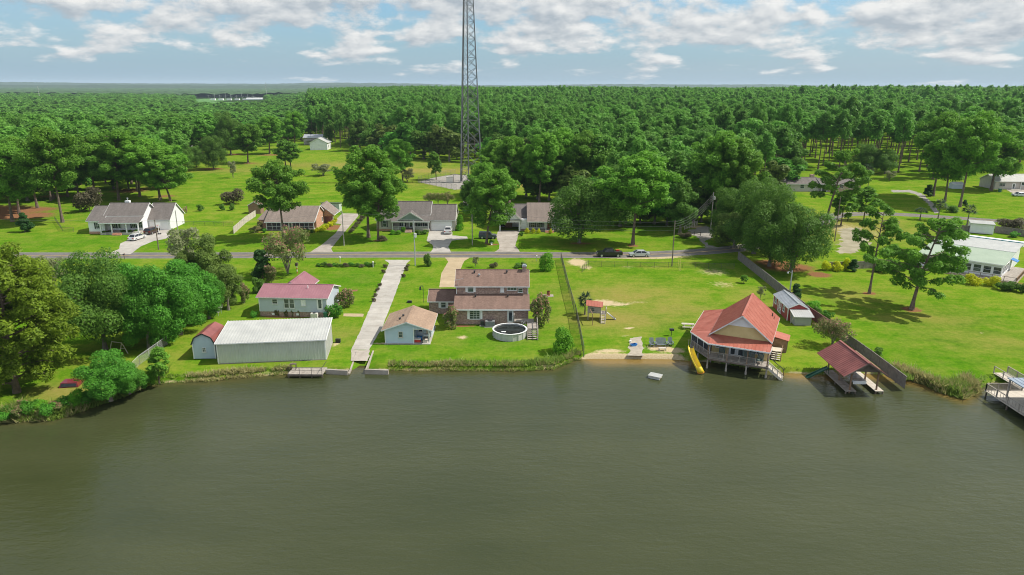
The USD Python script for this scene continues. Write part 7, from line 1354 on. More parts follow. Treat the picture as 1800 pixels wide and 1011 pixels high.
board_fence([G(1660, 405), G(1704, 408)], 1.7, 'grey wooden fence left of the white storage box', fence_grey); board_fence([G(1748, 409), G(1800, 416), G(1850, 424)], 1.8, 'grey wooden fence right of the white storage box', fence_grey)
board_fence([G(568.3, 391), G(581.5, 392), G(586, 390)], 2.0, 'plum coloured privacy fence at the right end of the brick ranch house', plum_wood)
def rail_fence(pts, hh, label, m, rails=3, gap=2.5, name='rail_fence', r=0.1):
    f = thing(name, label, 'fence', (0, 0, 0))
    for a, b in zip(pts[:-1], pts[1:]):
        a, b = np.array([*a[:2], 0.0]), np.array([*b[:2], 0.0]); L = np.linalg.norm(b - a); n = max(1, int(round(L / gap)))
        for i in range(n + 1): c = a + (b - a) * i / n; MB().box(c[0] - .07, c[1] - .07, -.2, c[0] + .07, c[1] + .07, hh + .06).build('post', m, f)
        for k in range(rails): z = hh * (k + 1) / rails - 0.05; MB().bar(a + [0, 0, z], b + [0, 0, z], .04, r).build('rail', m, f)
rail_fence([G(1203, 404), G(1225, 397)], 1.4, 'white board gate at the forest entrance by the road bend', wood_pale, rails=4, gap=1.5, name='field_gate')
rail_fence([G(1453, 400), G(1473, 390), G(1490, 388.5), G(1518, 389), G(1580, 394)], 0.7, 'low pale rail around the top of the bare lot', wood_grey, rails=1, gap=3)
rail_fence([G(1220, 414), G(1231, 415)], 1.0, 'dark stub fence with a sign post on the grass by the forest entrance', wood_dark, rails=2, gap=2)
rail_fence([G(320, 374), G(328.5, 368), G(328.5, 374)], 1.1, 'small wooden pen fence behind the garage of the white ranch house', wood_brown, rails=3, gap=2)

# ---------------------------------------------------------------- poles and wires
pole_grey = mat('pole_grey', (0.23, 0.21, 0.19), (0.36, 0.34, 0.31), scale=3, rough=0.9); pole_brown = mat('pole_brown', (0.11, 0.085, 0.065), (0.2, 0.16, 0.13), scale=3, rough=0.9)
POLES = {}
def pole(key, bx, by, top, label, m=pole_grey, cross=False, can=False, lamp=None, r=0.14):
    g = G(bx, by); hh = height_at(g[0], g[1], top); t = thing('utility_pole', label, 'utility pole', (g[0], g[1], 0)); MB().tube([(0, 0, -.3), (0, 0, hh)], [r, r * .7], 8).build('pole', m, t)
    if cross: MB().box(-1.1, -.06, hh - .5, 1.1, .06, hh - .38).build('crossarm', m, t); [MB().cyl(x_, 0, hh - .38, hh - .2, .05, n=6).build('insulator', grey_unit, t) for x_ in (-1, -.5, .5, 1)]
    if can: MB().cyl(.3, -.1, hh - 1.9, hh - 1.0, .24, n=10).build('transformer', grey_unit, t)
    if lamp: MB().tube([(0, 0, hh - .5), (lamp * .8, -.3, hh - .1), (lamp * 1.3, -.5, hh - .1)], .035, 5).build('lamp_arm', metal_grey, t); MB().cyl(lamp * 1.4, -.55, hh - .3, hh - .08, .2, .1, n=8).build('lamp_head', grey_unit, t)
    POLES[key] = np.array([g[0], g[1], hh]); return t
pole('a', 279, 439, 386, 'dark utility pole beside the curved drive of the white ranch house', pole_brown)
pole('b', 315, 423, 370, 'second utility pole right of the white ranch house garage', pole_grey)
pole('c', 605, 432, 371, 'grey pole with a lamp beside the shaded concrete drive', pole_grey, lamp=-0.8)
pole('d', 730, 467, 388, 'grey pole with a white meter box on the lawn beside the long drive', metal_grey)
pole('e', 830.5, 431, 367, 'utility pole before the full pine right of the grey garage', pole_grey)
pole('f', 1181, 468, 388, 'brown utility pole by the roadside lawn fence', pole_brown, cross=False)
pole('g', 1248, 415, 338, 'tall pole with transformer carrying wires at the forest entrance', pole_grey, can=True)
pole('h', 1467, 424, 346, 'thin dark pole at the corner of the bare lot', pole_brown)
pole('i', 1387, 524, 476, 'grey pole with a lamp beside the upper wooden fence', metal_grey, lamp=-0.7)
pole('j', 1523.5, 343, 316, 'dark pole with a box before the far brown house', pole_brown)
t = thing('meter_box', 'white meter box fixed on the grey pole beside the long drive', 'box', (POLES['d'][0] + .28, POLES['d'][1] - .1, 6.2)); MB().box(-.2, -.15, 0, .2, .15, .75).box(-.23, -.18, .75, .23, .18, .8).build('housing', white, t)
def wire(a, b, sag, label, dz=0.0, r=0.016, dx=(0, 0)):
    p, q = np.array(POLES[a]) if isinstance(a, str) else np.array(a, float), np.array(POLES[b]) if isinstance(b, str) else np.array(b, float); p = p + [dx[0], dx[1], dz - .25]; q = q + [dx[0], dx[1], dz - .25]; u = np.linspace(0, 1, 15)[:, None]; c = p + (q - p) * u; c[:, 2] -= (4 * sag * u * (1 - u))[:, 0]
    return MB().tube(c, r, 4).build('overhead_wire', wire_m, None, label=label, cat='wire', group='overhead wires')
wire_m = mat('wire_grey', (0.10, 0.10, 0.10), (0.16, 0.16, 0.16), scale=1, rough=0.6)
for k in range(4): wire('f', 'g', 1.3 + .12 * k, 'overhead wire sagging up to the transformer pole at the forest entrance', dz=-.0 - k * .5, r=0.02)
lw = (-6, 152, 9.5)
for k in range(3): wire((-9.6, 163.9, 8.9), 'f', 1.0, 'overhead wire above the road between the poles of the middle houses', dz=-.9 * k, r=0.016)
wire('b', 'a', .3, 'short overhead wire by the white ranch house'); wire((-190, 165, 9), 'a', 1.2, 'overhead wire over the front lawn of the white ranch house'); wire('a', 'c', 1.0, 'overhead wire between the left houses'); wire('c', 'e', .9, 'overhead wire before the grey house')

# ---------------------------------------------------------------- vehicles
tyre_m = mat('tyre', (0.012, 0.012, 0.012), (0.025, 0.025, 0.025), scale=8, rough=0.85); rim_m = mat('wheel_rim', (0.42, 0.43, 0.44), (0.52, 0.53, 0.54), scale=5, rough=0.3, metal=0.6)
def paint(name, c, rough=0.28): return usdkit.material(stage, '/World/Looks/' + name, {'p': ('principled_bsdf', {'roughness': rough, 'metallic': 0.15, 'coat_weight': 0.6}), 'tc': ('texture_coordinate', {}), 'n': ('noise_texture', {'scale': 1.5, 'detail': 4.0}), 'r': ('rgb_ramp', {'ramp': [(0.3, c), (0.7, tuple(0.86 * x for x in c))]})}, [('tc.object', 'n.vector'), ('n.fac', 'r.fac'), ('r.color', 'p.base_color')], surface='p.BSDF')
car_glass = usdkit.material(stage, '/World/Looks/car_glass', {'g': ('geometry', {}), 'n': ('noise_texture', {'scale': 2.0}), 'r': ('rgb_ramp', {'ramp': [(0.3, (0.012, 0.016, 0.02)), (0.7, (0.03, 0.038, 0.045))]}), 'p': ('principled_bsdf', {'roughness': 0.04})}, [('g.position', 'n.vector'), ('n.fac', 'r.fac'), ('r.color', 'p.base_color')], surface='p.BSDF')
lamp_w = mat('lamp_clear', (0.6, 0.6, 0.6), (0.7, 0.7, 0.7), scale=6, rough=0.15); lamp_r = mat('lamp_red', (0.35, 0.01, 0.01), (0.4, 0.02, 0.015), scale=6, rough=0.2)
def shell(prof, W, inset=0.1, shrink=0.05):
    """side profile (x, z) given a rounded body of width W"""
    from shapely.geometry import Polygon
    P = np.array(prof, float); c = P.mean(0); rings = []
    for y, s in ((-W / 2, 1 - shrink), (-W / 2 + inset, 1), (W / 2 - inset, 1), (W / 2, 1 - shrink)): q = c + (P - c) * [1 - (1 - s) * .35, s]; rings.append(np.c_[q[:, 0], np.full(len(q), y), q[:, 1]])
    v = np.vstack(rings); n = len(P); f = []
    for r in range(3):
        for i in range(n): j = (i + 1) % n; f += [[r * n + i, (r + 1) * n + j, r * n + j], [r * n + i, (r + 1) * n + i, (r + 1) * n + j]]
    tv, tf = trimesh.creation.triangulate_polygon(Polygon(P), engine='earcut')
    idx = [int(np.argmin(np.linalg.norm(P - a, axis=1))) for a in tv]; tf = np.asarray(tf)
    f += [[idx[a], idx[b], idx[c_]] for a, b, c_ in tf] + [[3 * n + idx[a], 3 * n + idx[c_], 3 * n + idx[b]] for a, b, c_ in tf]
    return v, f
def cabin(b0, b1, t0, t1, z0, z1, wb, wt):
    p = [(b0, -wb / 2, z0), (b1, -wb / 2, z0), (b1, wb / 2, z0), (b0, wb / 2, z0), (t0, -wt / 2, z1), (t1, -wt / 2, z1), (t1, wt / 2, z1), (t0, wt / 2, z1)]
    return p, [[3, 2, 1, 0], [4, 5, 6, 7], [0, 1, 5, 4], [1, 2, 6, 5], [2, 3, 7, 6], [3, 0, 4, 7]]
def car(name, label, cat, loc, rot, prof, W, cab, body, wheels, wr, roof=True, extra=None):
    t = thing(name, label, cat, loc, rot); MB().add(*shell(prof, W)).build('body', body, t, smooth=35)
    b0, b1, t0, t1, z0, z1, wb, wt = cab; MB().add(*cabin(*cab)).build('window_glass', car_glass, t)
    m = MB().add(*cabin(t0 - .06, t1 + .06, t0 + .05, t1 - .05, z1 - .03, z1 + .05, wt + .06, wt - .1)).build('roof', body, t)
    pl = MB(); k = 3
    for s in (-1, 1):
        pl.bar((b0, s * wb / 2, z0), (t0, s * wt / 2, z1), .09).bar((b1, s * wb / 2, z0), (t1, s * wt / 2, z1), .09)
        xm, xt = (b0 + b1) / 2, (t0 + t1) / 2; pl.bar((xm, s * (wb / 2 + .005), z0), (xt, s * (wt / 2 + .005), z1), .08)
    pl.build('pillars', body, t)
    for x_ in wheels:
        for s in (-1, 1):
            y_ = s * (W / 2 - .1); a, b = y_ - .11, y_ + .11
            w_ = MB().tube([(x_, a, wr), (x_, b, wr)], wr, 16).build('wheel', tyre_m, t); MB().tube([(x_, y_ + s * .112, wr), (x_, y_ + s * .125, wr)], wr * .62, 10).build('rim', rim_m, w_)
    xf, xr = min(p[0] for p in prof), max(p[0] for p in prof); zf = cab[4] - .18
    for s in (-1, 1):
        MB().box(xf - .015, s * (W / 2 - .28) - .2, zf - .16, xf + .12, s * (W / 2 - .28) + .2, zf).build('headlight', lamp_w, t); MB().box(xr - .12, s * (W / 2 - .22) - .16, zf - .14, xr + .015, s * (W / 2 - .22) + .16, zf + .06).build('tail_light', lamp_r, t); MB().box(b0 + .15, s * (W / 2 + .08) - .09, z0 + .02, b0 + .25, s * (W / 2 + .08) + .09, z0 + .16).build('mirror', body, t)
    MB().box(xf - .03, -.42, .36, xf + .02, .42, .56).build('grille', black_m, t); MB().box(xr - .01, -.26, .5, xr + .03, .26, .62).build('number_plate', white, t)
    return t
SED = [(-2.3, .3), (-2.35, .62), (-2.2, .78), (-1.1, .92), (1.5, .96), (2.25, .92), (2.35, .6), (2.3, .3), (1.85, .26), (-1.8, .26)]
SUV = [(-2.25, .35), (-2.3, .85), (-2.15, 1.02), (-1.15, 1.1), (2.2, 1.12), (2.28, .9), (2.25, .35), (1.8, .3), (-1.8, .3)]
TRK = [(-2.85, .45), (-2.9, 1.0), (-2.75, 1.15), (-1.45, 1.22), (0.95, 1.22), (0.97, 1.18), (2.85, 1.18), (2.9, .6), (2.85, .45), (2.4, .42), (-2.3, .42)]
black_p = paint('black_paint', (0.012, 0.013, 0.015)); silver_p = paint('silver_paint', (0.50, 0.53, 0.56)); white_p = paint('white_car_paint', (0.70, 0.70, 0.69)); maroon_p = paint('dark_maroon_paint', (0.05, 0.02, 0.022)); grey_p = paint('blue_grey_paint', (0.07, 0.085, 0.11))
g = G(1072, 452.5); t = car('pickup_truck', 'black crew cab pickup parked on the sandy road verge', 'pickup', (g[0], g[1] + .9, 0), math.radians(1), TRK, 1.95, (-1.45, 1.0, -.75, .75, 1.2, 1.85, 1.78, 1.45), black_p, (-1.85, 1.85), .4)
MB().box(1.08, -.78, .9, 2.78, .78, 1.19).build('bed_cover', black_m, t); MB().box(1.5, .2, 1.19, 2.3, .7, 1.45).build('red_load', plastic_red, t)
g = G(1125, 452.5); car('sedan_car', 'silver sedan parked on the verge behind the black pickup', 'car', (g[0], g[1] + .9, 0), math.radians(1), SED, 1.82, (-1.3, 1.75, -.55, 1.0, .93, 1.42, 1.66, 1.25), silver_p, (-1.45, 1.4), .33)
a, b = G(230, 424.5), G(248, 419); car('suv_car', 'white car parked on the curved drive of the white ranch house', 'car', ((a[0] + b[0]) / 2, (a[1] + b[1]) / 2 + .6, 0), math.atan2(b[1] - a[1], b[0] - a[0]) + PI, SED, 1.82, (-1.3, 1.9, -.55, 1.3, .93, 1.52, 1.66, 1.3), white_p, (-1.45, 1.4), .34)
g = G(260.5, 413); car('suv_car', 'dark maroon car parked before the porch of the white ranch house', 'car', (g[0], g[1] + 2.0, 0), -PI / 2 + math.radians(-4), SUV, 1.85, (-1.2, 2.15, -.55, 1.75, 1.08, 1.62, 1.7, 1.35), maroon_p, (-1.4, 1.4), .36)
g = G(786.8, 412.5); car('suv_car', 'white pickup like car parked at the garage of the grey house', 'car', (g[0], g[1] + 2.0, 0), -PI / 2, SUV, 1.85, (-1.2, 1.0, -.55, .6, 1.08, 1.68, 1.7, 1.35), white_p, (-1.4, 1.4), .36)
g = G(857, 420.5); car('suv_car', 'dark blue grey off road car with pale fenders parked by the full pine', 'car', (g[0], g[1] + .9, 0), PI, SUV, 1.8, (-1.1, 2.2, -.6, 2.05, 1.08, 1.72, 1.65, 1.4), grey_p, (-1.4, 1.35), .4)
g = G(1791, 345); car('sedan_car', 'pale car parked on the pad of the house at the right edge', 'car', (g[0], g[1], 0), 0.05, SED, 1.82, (-1.3, 1.75, -.55, 1.0, .93, 1.42, 1.66, 1.25), silver_p, (-1.45, 1.4), .33)

# ---------------------------------------------------------------- yard things
g = G(1047, 562); t = thing('playhouse', 'wooden playhouse on legs with red metal roof beside the fence palm', 'playhouse', (g[0] - .2, g[1] + .5, 0), math.radians(-8))
MB().prism([(-1.1, 1.2), (1.1, 1.2), (1.1, 2.4), (-1.1, 2.65)], 'y', -.8, .9).build('cabin', wood_grey, t); roof_slab(t, [(-1.35, -1.0, 2.55), (1.35, -1.0, 2.35), (1.35, 0, 3.0), (-1.35, 0, 3.2)], 0.05, metal_red, ribs=0.4, rib_h=.03); roof_slab(t, [(1.35, 1.1, 2.35), (-1.35, 1.1, 2.55), (-1.35, 0, 3.2), (1.35, 0, 3.0)], 0.05, metal_red, ribs=0.4, rib_h=.03)
for x_, y_ in ((-1, -.7), (1, -.7), (-1, .8), (1, .8), (1.9, -.7), (1.9, .6)): MB().box(x_ - .07, y_ - .07, 0, x_ + .07, y_ + .07, 1.2 if abs(x_) < 1.5 else 2.1).build('leg', wood_grey, t)
MB().box(1.1, -.8, 1.12, 2.0, .8, 1.2).build('balcony', wood_grey, t); window(t, (-.5, -.8, 1.6), X_, .5, .5, frame=wood_grey); railing(t, (1.95, -.75, 1.2), (1.95, .7, 1.2), .7, wood_pale, gap=.7, pick=.2)
for k in range(6): MB().box(1.2, -1.0 - k * .26, 1.0 - k * .19, 1.8, -.78 - k * .26, 1.05 - k * .19).build('ladder_rung', wood_pale, t)
for x_ in (1.18, 1.82): MB().bar((x_, -.8, 1.15), (x_, -2.4, 0), .06, .12).build('ladder_side', wood_pale, t)
MB().bar((-.7, -.85, 1.9), (-.2, -3.4, 1.9), .1).bar((-.2, -3.4, 0), (-.2, -3.4, 1.95), .1).build('swing_beam', wood_brown, t); MB().prism([(2.1, 1.15), (3.3, .1), (3.6, .08), (3.6, .14), (3.35, .17), (2.1, 1.22)][::-1], 'y', -.2, .3).build('slide', grey_unit, t)
def adirondack(px, py, rot, label, w=.62, name='lawn_chair'):
    g = G(px, py); t = thing(name, label, 'chair', (g[0], g[1] + .4, 0), rot); k = int(w / .13); s, b = MB(), MB()
    for i in range(5): s.bar((-w / 2, -.5 + i * .17, .40 - i * .035), (w / 2, -.5 + i * .17, .40 - i * .035), .14, .025)
    for i in range(k): x_ = -w / 2 + (i + .5) * w / k; b.bar((x_, .22, .3), (x_ * 1.08, .62, 1.15 - .12 * abs(x_ / w * 2) ** 2), w / k * .88, .025, up=(0, 1, .4))
    s.build('seat', lawn_grey, t); b.build('backrest', lawn_grey, t)
    for sx in (-1, 1): MB().box(sx * (w / 2 + .06) - .07, -.6, .56, sx * (w / 2 + .06) + .07, .35, .6).build('armrest', lawn_grey, t); MB().box(sx * (w / 2 + .04) - .025, -.52, 0, sx * (w / 2 + .04) + .025, -.4, .56).build('leg', lawn_grey, t); MB().bar((sx * (w / 2 + .04), -.45, .35), (sx * (w / 2 + .04), .6, .02), .05, .12).build('leg', lawn_grey, t)
lawn_grey = mat('slate_plastic', (0.10, 0.12, 0.145), (0.15, 0.175, 0.205), scale=3, rough=0.55)
adirondack(1147, 610, .06, 'slate grey adirondack chair left of the wide bench on the beach'); adirondack(1163, 610, 0, 'wide slate grey adirondack bench between two chairs on the beach', w=1.45, name='lawn_bench'); adirondack(1179, 609, -.06, 'slate grey adirondack chair right of the wide bench on the beach')
t = thing('low_table', 'low grey wooden table before the wide beach bench', 'table', (*G(1164, 616)[:2], 0), .05); [MB().box(-.55, -.3 + k * .15, .38, .55, -.17 + k * .15, .42).build('plank', wood_pale, t) for k in range(4)]; [MB().box(x_ - .04, y_ - .04, 0, x_ + .04, y_ + .04, .38).build('leg', wood_pale, t) for x_ in (-.45, .45) for y_ in (-.22, .22)]
t = thing('picnic_table', 'pale picnic table with benches left of the red roofed cottage', 'picnic table', (*G(1209, 577)[:2], 0), -.1)
for k in range(5): MB().box(-.95, -.36 + k * .15, .72, .95, -.23 + k * .15, .76).build('top_plank', wood_pale, t)
for s in (-1, 1):
    MB().box(-.95, s * .75 - .14, .42, .95, s * .75 + .14, .46).build('bench', wood_pale, t)
    MB().bar((s * .65, -.3, .72), (s * .65, -.75, 0), .05, .1).bar((s * .65, .3, .72), (s * .65, .75, 0), .05, .1).bar((s * .65, -.85, .40), (s * .65, .85, .40), .05, .1).build('trestle', wood_pale, t)
t = thing('grill_stand', 'small dark pedestal grill on the lawn left of the cottage', 'grill', (*G(1180, 590)[:2], 0)); MB().cyl(0, 0, 0, .85, .05, n=6).build('pedestal', black_m, t); MB().box(-.32, -.25, .85, .32, .25, 1.1).box(-.3, -.23, 1.1, .3, .23, 1.13).build('grill_box', black_m, t)
t = thing('swim_raft', 'small white topped swim raft floating off the beach', 'raft', (*G(1152, 661, -.3)[:2], -.55), math.radians(-30)); [MB().box(-.85, -.62 + k * .21, .36, .85, -.43 + k * .21, .42).build('plank', metal_white, t) for k in range(6)]; MB().box(-.8, -.58, .2, .8, .6, .36).build('frame', wood_pale, t); [MB().tube([(-.75, y_, .05), (.75, y_, .05)], .17, 8).build('float_barrel', grey_unit, t) for y_ in (-.4, .4)]
t = thing('toy_boat', 'blue plastic toy boat on the pale slab by the beach', 'toy', (*G(1113, 608)[:2], 0.012), .3); MB().prism([(-.42, .3), (-.32, 0), (.35, 0), (.6, .3), (.5, .3), (.3, .08), (-.27, .08), (-.34, .3)], 'y', -.27, .27).build('hull', plastic_blue, t); MB().prism([(-.4, .28), (-.32, 0.02), (.35, 0.02), (.56, .28)], 'y', -.3, -.27).prism([(-.4, .28), (-.32, 0.02), (.35, 0.02), (.56, .28)], 'y', .27, .3).build('gunwale', plastic_blue, t)
t = thing('sand_bucket', 'small white bucket beside the blue toy boat', 'toy', (*G(1108, 602)[:2], 0.012)); MB().cyl(0, 0, 0, .3, .13, .17, n=10).build('bucket', white, t); MB().tube([(-.17, 0, .3), (-.1, 0, .42), (.1, 0, .42), (.17, 0, .3)], .012, 4).build('handle', white, t)
t = thing('burn_barrel', 'rusty barrel on a square slab right of the brick house', 'barrel', (*G(964, 520)[:2], 0)); MB().cyl(0, 0, .06, .9, .3, n=14).build('drum', rust_m, t); MB().box(-.9, -.7, 0, .9, .7, .06).build('slab', concrete_old, t); [MB().cyl(0, 0, z_, z_ + .04, .32, n=14).build('hoop', rust_m, t) for z_ in (.3, .6, .86)]
t = thing('yard_lamp', 'dark lamp post with a hanging basket left of the brick house wing', 'lamp post', (*G(744.5, 532)[:2], 0)); MB().tube([(0, 0, 0), (0, 0, 2.9), (-.15, 0, 3.1), (-.5, 0, 3.05)], .045, 6).build('post', black_m, t); MB().cyl(-.5, 0, 2.35, 2.95, .2, .12, n=8).build('lantern', black_m, t)
t = thing('flood_light', 'small dark box lying on the lawn above the pale blue shed', 'box', (*G(720, 532)[:2], 0)); MB().box(-.4, -.25, 0, .4, .25, .3).box(-.3, -.2, .3, .3, .2, .36).build('housing', black_m, t)
def mailbox(px, py, label, post=wood_pale, box=white, rot=0.0):
    t = thing('mailbox', label, 'mailbox', (*G(px, py)[:2], 0), rot); MB().box(-.05, -.05, 0, .05, .05, 1.05).build('post', post, t); MB().prism([(-.11, 1.05), (.11, 1.05), (.11, 1.2), (.07, 1.27), (-.07, 1.27), (-.11, 1.2)], 'y', -.28, .28).build('box', box, t); MB().box(.115, .1, 1.12, .13, .14, 1.35).build('flag', plastic_red, t)
mailbox(943.5, 459, 'pale mailbox by the road behind the brick house'); mailbox(219, 456, 'dark mailbox at the roadside near the curved drive', wood_dark, black_m); mailbox(598, 461.5, 'white mailbox like sign standing over the long flower bed'); mailbox(533, 458.5, 'brown mailbox beside the large pink crape myrtle', wood_brown, wood_brown); mailbox(656, 470, 'small white post at the right end of the long flower bed', white, white)
t = thing('birdhouse', 'red and white striped post with a birdhouse behind the pink roofed house', 'birdhouse', (*G(522.5, 480.5)[:2], 0)); [MB().cyl(0, 0, k * .4, k * .4 + .4, .09, n=8).build('post_band', (plastic_red, white)[k % 2], t) for k in range(4)]; MB().box(-.25, -.25, 1.6, .25, .25, 2.0).prism([(-.32, 2.0), (.32, 2.0), (0, 2.3)], 'y', -.3, .3).build('house', wood_dark, t); MB().tube([(0, 0, 1.9), (-.5, 0, 2.4), (-.8, 0, 2.35)], .03, 4).build('hook', black_m, t)
def dish(px, py, hz_, label, rot, r=.4, m=pale_unit):
    t = thing('satellite_dish', label, 'satellite dish', (*G(px, py)[:2], 0), rot); a = np.linspace(0, 2 * PI, 17)[:-1]; V, F = [(0, .12, hz_)], []
    for rr, dy in ((.5, .09), (1.0, 0.0)): V += [(r * rr * math.cos(q), dy, hz_ + r * rr * math.sin(q)) for q in a]
    for i in range(16): j = (i + 1) % 16; F += [[0, 1 + i, 1 + j], [1 + i, 17 + i, 17 + j], [1 + i, 17 + j, 1 + j]]
    MB().add(V, F).build('reflector', m, t); MB().tube([(0, .1, 0), (0, .1, hz_)], .04, 6).build('mast', metal_grey, t); MB().tube([(0, 0, hz_ - r), (0, -.4, hz_)], .02, 4).blob((0, -.4, hz_), .06, 1, 0).build('feed_arm', metal_grey, t)
dish(389, 551, 1.3, 'grey satellite dish on the lawn left of the pink roofed house, right of two', .3); dish(384, 556, 1.0, 'grey satellite dish on the lawn left of the pink roofed house, left of two', .2); dish(1378, 607, 1.0, 'white satellite dish on the lawn right of the cottage', -.5, .45, white); dish(537.5, 556, 1.2, 'white satellite dish before the wall of the pink roofed house', .2, .36, white)
t = thing('wheelie_bin', 'green wheelie bin beside the pink roofed house air conditioner', 'bin', (*G(573, 560)[:2], 0)); MB().add(*cabin(-.27, .27, -.32, .32, .08, 1.0, .5, .62)).build('bin_body', plastic_green, t); MB().box(-.34, -.34, 1.0, .34, .34, 1.06).build('lid', plastic_green, t); MB().tube([(-.28, .27, .1), (.28, .27, .1)], .1, 8).build('wheel', black_m, t)
t = thing('wheelie_bin', 'small dark bin beside the house at the right edge', 'bin', (*G(1757, 338)[:2], 0)); MB().add(*cabin(-.35, .35, -.45, .45, .08, 1.3, .7, .8)).build('bin_body', plastic_green, t); MB().box(-.46, -.42, 1.3, .46, .42, 1.37).build('lid', plastic_green, t)
t = thing('fire_basket', 'dark square grate standing on the grass right of the metal workshop', 'grate', (*G(594.5, 602)[:2], 0)); MB().box(-.35, -.25, 0, .35, .25, .08).build('base', black_m, t)
for k in range(6): MB().box(-.35 + k * .13, -.25, .08, -.31 + k * .13, .25, .6).build('bar', black_m, t)
A_ = G(126, 677); t = thing('truck_cap', 'red pickup bed cap lying on the grass at lower left', 'truck cap', (A_[0], A_[1], 0), .14)
MB().add(*cabin(-1.15, 1.15, -.95, 1.0, .05, .62, 1.7, 1.35)).build('shell', paint('red_cap_paint', (0.23, 0.025, 0.03), .35), t); MB().add(*cabin(-.95, .95, -.82, .85, .16, .52, 1.73, 1.5)).build('side_window', car_glass, t); MB().add(*cabin(-1.17, 1.13, -1.0, .98, .14, .5, 1.45, 1.2)).build('rear_window', dark_room, t)
t = thing('swing_frame', 'pale wooden A frame of an old swing under the dark oak', 'swing frame', (*G(217, 622)[:2], 0), .2); MB().bar((-.5, 0, 0), (0, 0, 1.7), .08).bar((.6, 0, 0), (0, 0, 1.7), .08).bar((-.25, 0, .8), (.3, 0, .8), .06).bar((0, 0, 1.65), (-1.6, .9, 1.65), .08).bar((-1.6, .9, 1.65), (-2.1, .9, 0), .08).build('frame', wood_pale, t); MB().bar((-1.0, .55, .5), (-.6, .35, .5), .2, .04).tube([(-1.0, .55, .5), (-1.0, .56, 1.65)], .01, 3).tube([(-.6, .35, .5), (-.6, .34, 1.65)], .01, 3).build('swing_seat', wood_dark, t)
t = thing('basketball_hoop', 'white basketball hoop on the drive of the white ranch house', 'basketball hoop', (*G(280, 412)[:2], 0), .3); MB().cyl(0, 0, 0, 2.6, .07, n=6).build('post', white, t); MB().box(-.6, -.4, 2.3, .6, -.34, 3.1).build('backboard', white, t); an = np.linspace(0, 2 * PI, 11); MB().tube([(.23 * math.cos(a), -.65 + .23 * math.sin(a), 2.45) for a in an], .02, 4).build('ring', plastic_red, t); MB().box(-.4, -.2, 0, .4, .6, .25).build('base', black_m, t)
t = thing('guy_guard', 'yellow guard posts of a guy wire right of the roadside pole', 'post', (*G(1195, 476)[:2], 0)); MB().bar((-.15, 0, 0), (-.35, .3, 2.3), .07).bar((.1, -.2, 0), (-.05, .1, 2.4), .07).build('guard', mat('guard_yellow', (0.45, 0.40, 0.10), (0.5, 0.45, 0.14), scale=3), t)
t = thing('urn', 'white planter urn in the round mulch bed by the full pine', 'planter', (*G(864, 430.5)[:2], 0)); MB().cyl(0, 0, 0, .12, .22, .12, n=10).cyl(0, 0, .12, .5, .1, .32, n=10).build('bowl', white, t)
# things inside the open corner of the pale blue shed
for nm, lab, cat, x_, y_, m_, b_ in (('cooler', 'red cooler on the porch of the pale blue shed', 'cooler', -14.15, 97.55, plastic_red, (.45, .3, .45)), ('storage_tub', 'blue storage tub behind the red cooler in the shed porch', 'tub', -13.95, 98.3, plastic_blue, (.4, .3, .5)), ('tan_chair', 'small tan chair at the edge of the shed porch', 'chair', -12.95, 97.2, wood_pale, (.3, .3, .4))):
    t = thing(nm, lab, cat, (x_, y_, .08)); MB().box(-b_[0], -b_[1], 0, b_[0], b_[1], b_[2]).build('body', m_, t); MB().box(-b_[0] - .03, -b_[1] - .03, b_[2], b_[0] + .03, b_[1] + .03, b_[2] + .08).build('lid', white if nm == 'cooler' else m_, t)
t = thing('surf_board', 'pale paddle board leaning inside the shed porch', 'board', (-12.75, 98.6, .08), .2); MB().add(*cabin(-.3, .3, -.18, .18, 0, 1.9, .08, .06)).build('board', wood_pale, t)
t = thing('grill_cart', 'grey gas grill on the shed porch', 'grill', (-12.8, 97.9, .08)); MB().box(-.4, -.25, .1, .4, .25, .8).build('cabinet', black_m, t); MB().tube([(-.45, 0, .9), (.45, 0, .9)], .28, 10).build('hood', metal_grey, t)
for k in range(5): g = G(700 + k * 9, 601 - (k % 2)); t = thing('garden_stone', 'small pale stone on the edge of the shed slab', 'stone', (g[0], g[1], 0), group='stones along the shed slab'); MB().blob((0, 0, .05), (.22, .16, .12), 1, .3, k).build('stone', concrete, t)

# ---------------------------------------------------------------- substation far away in the field at left
S0 = np.array([-0.392 * 1950, 1950.0]); sz = float(terrain(*S0))
t = thing('substation', 'far white electrical substation with steel gantries beyond the left wood', 'substation', (S0[0], S0[1], sz))
for k in range(9): x_ = -62 + k * 15; MB().box(x_, 0, 0, x_ + .6, .6, 13 + (k * 5) % 8).box(x_ - 5, 0, 11, x_ + 6, .5, 11.5).build('gantry', grey_unit, t)
for k in range(5): MB().box(-60 + k * 22, 4, 0, -48 + k * 22, 12, 4.5).build('transformer', white, t)
MB().box(40, -3, 0, 85, 4, 5).prism([(-3, 5), (4, 5), (.5, 7)], 'x', 40, 85).build('control_house', white, t)
f = sheet([(-0.43 * 1900, 1500), (-0.36 * 1600, 1500), (-0.355 * 2150, 2150), (-0.43 * 2150, 2150)], float(terrain(-700, 1700)) + .4, 'far_field', mat('crop_green', (0.06, 0.17, 0.025), (0.08, 0.21, 0.03), scale=.02, rough=.9, obj=False), 'bright green crop field before the far substation', 'field', 3)
for px_, hh_, lab in ((64, 46, 'far thin radio mast right of the substation'), (-500, 34, 'far pale mast above the left wood')):
    x_ = -0.343 * 2100 if px_ == 64 else -0.66 * 1500; y_ = 2100 if px_ == 64 else 1500; t = thing('radio_mast', lab, 'mast', (x_, y_, 0)); MB().tube([(0, 0, 0), (0, 0, hh_)], [.6, .3], 5).build('mast', grey_unit, t); MB().box(-3, -.3, hh_ * .8, 3, .3, hh_ * .8 + .6).build('crossarm', grey_unit, t)

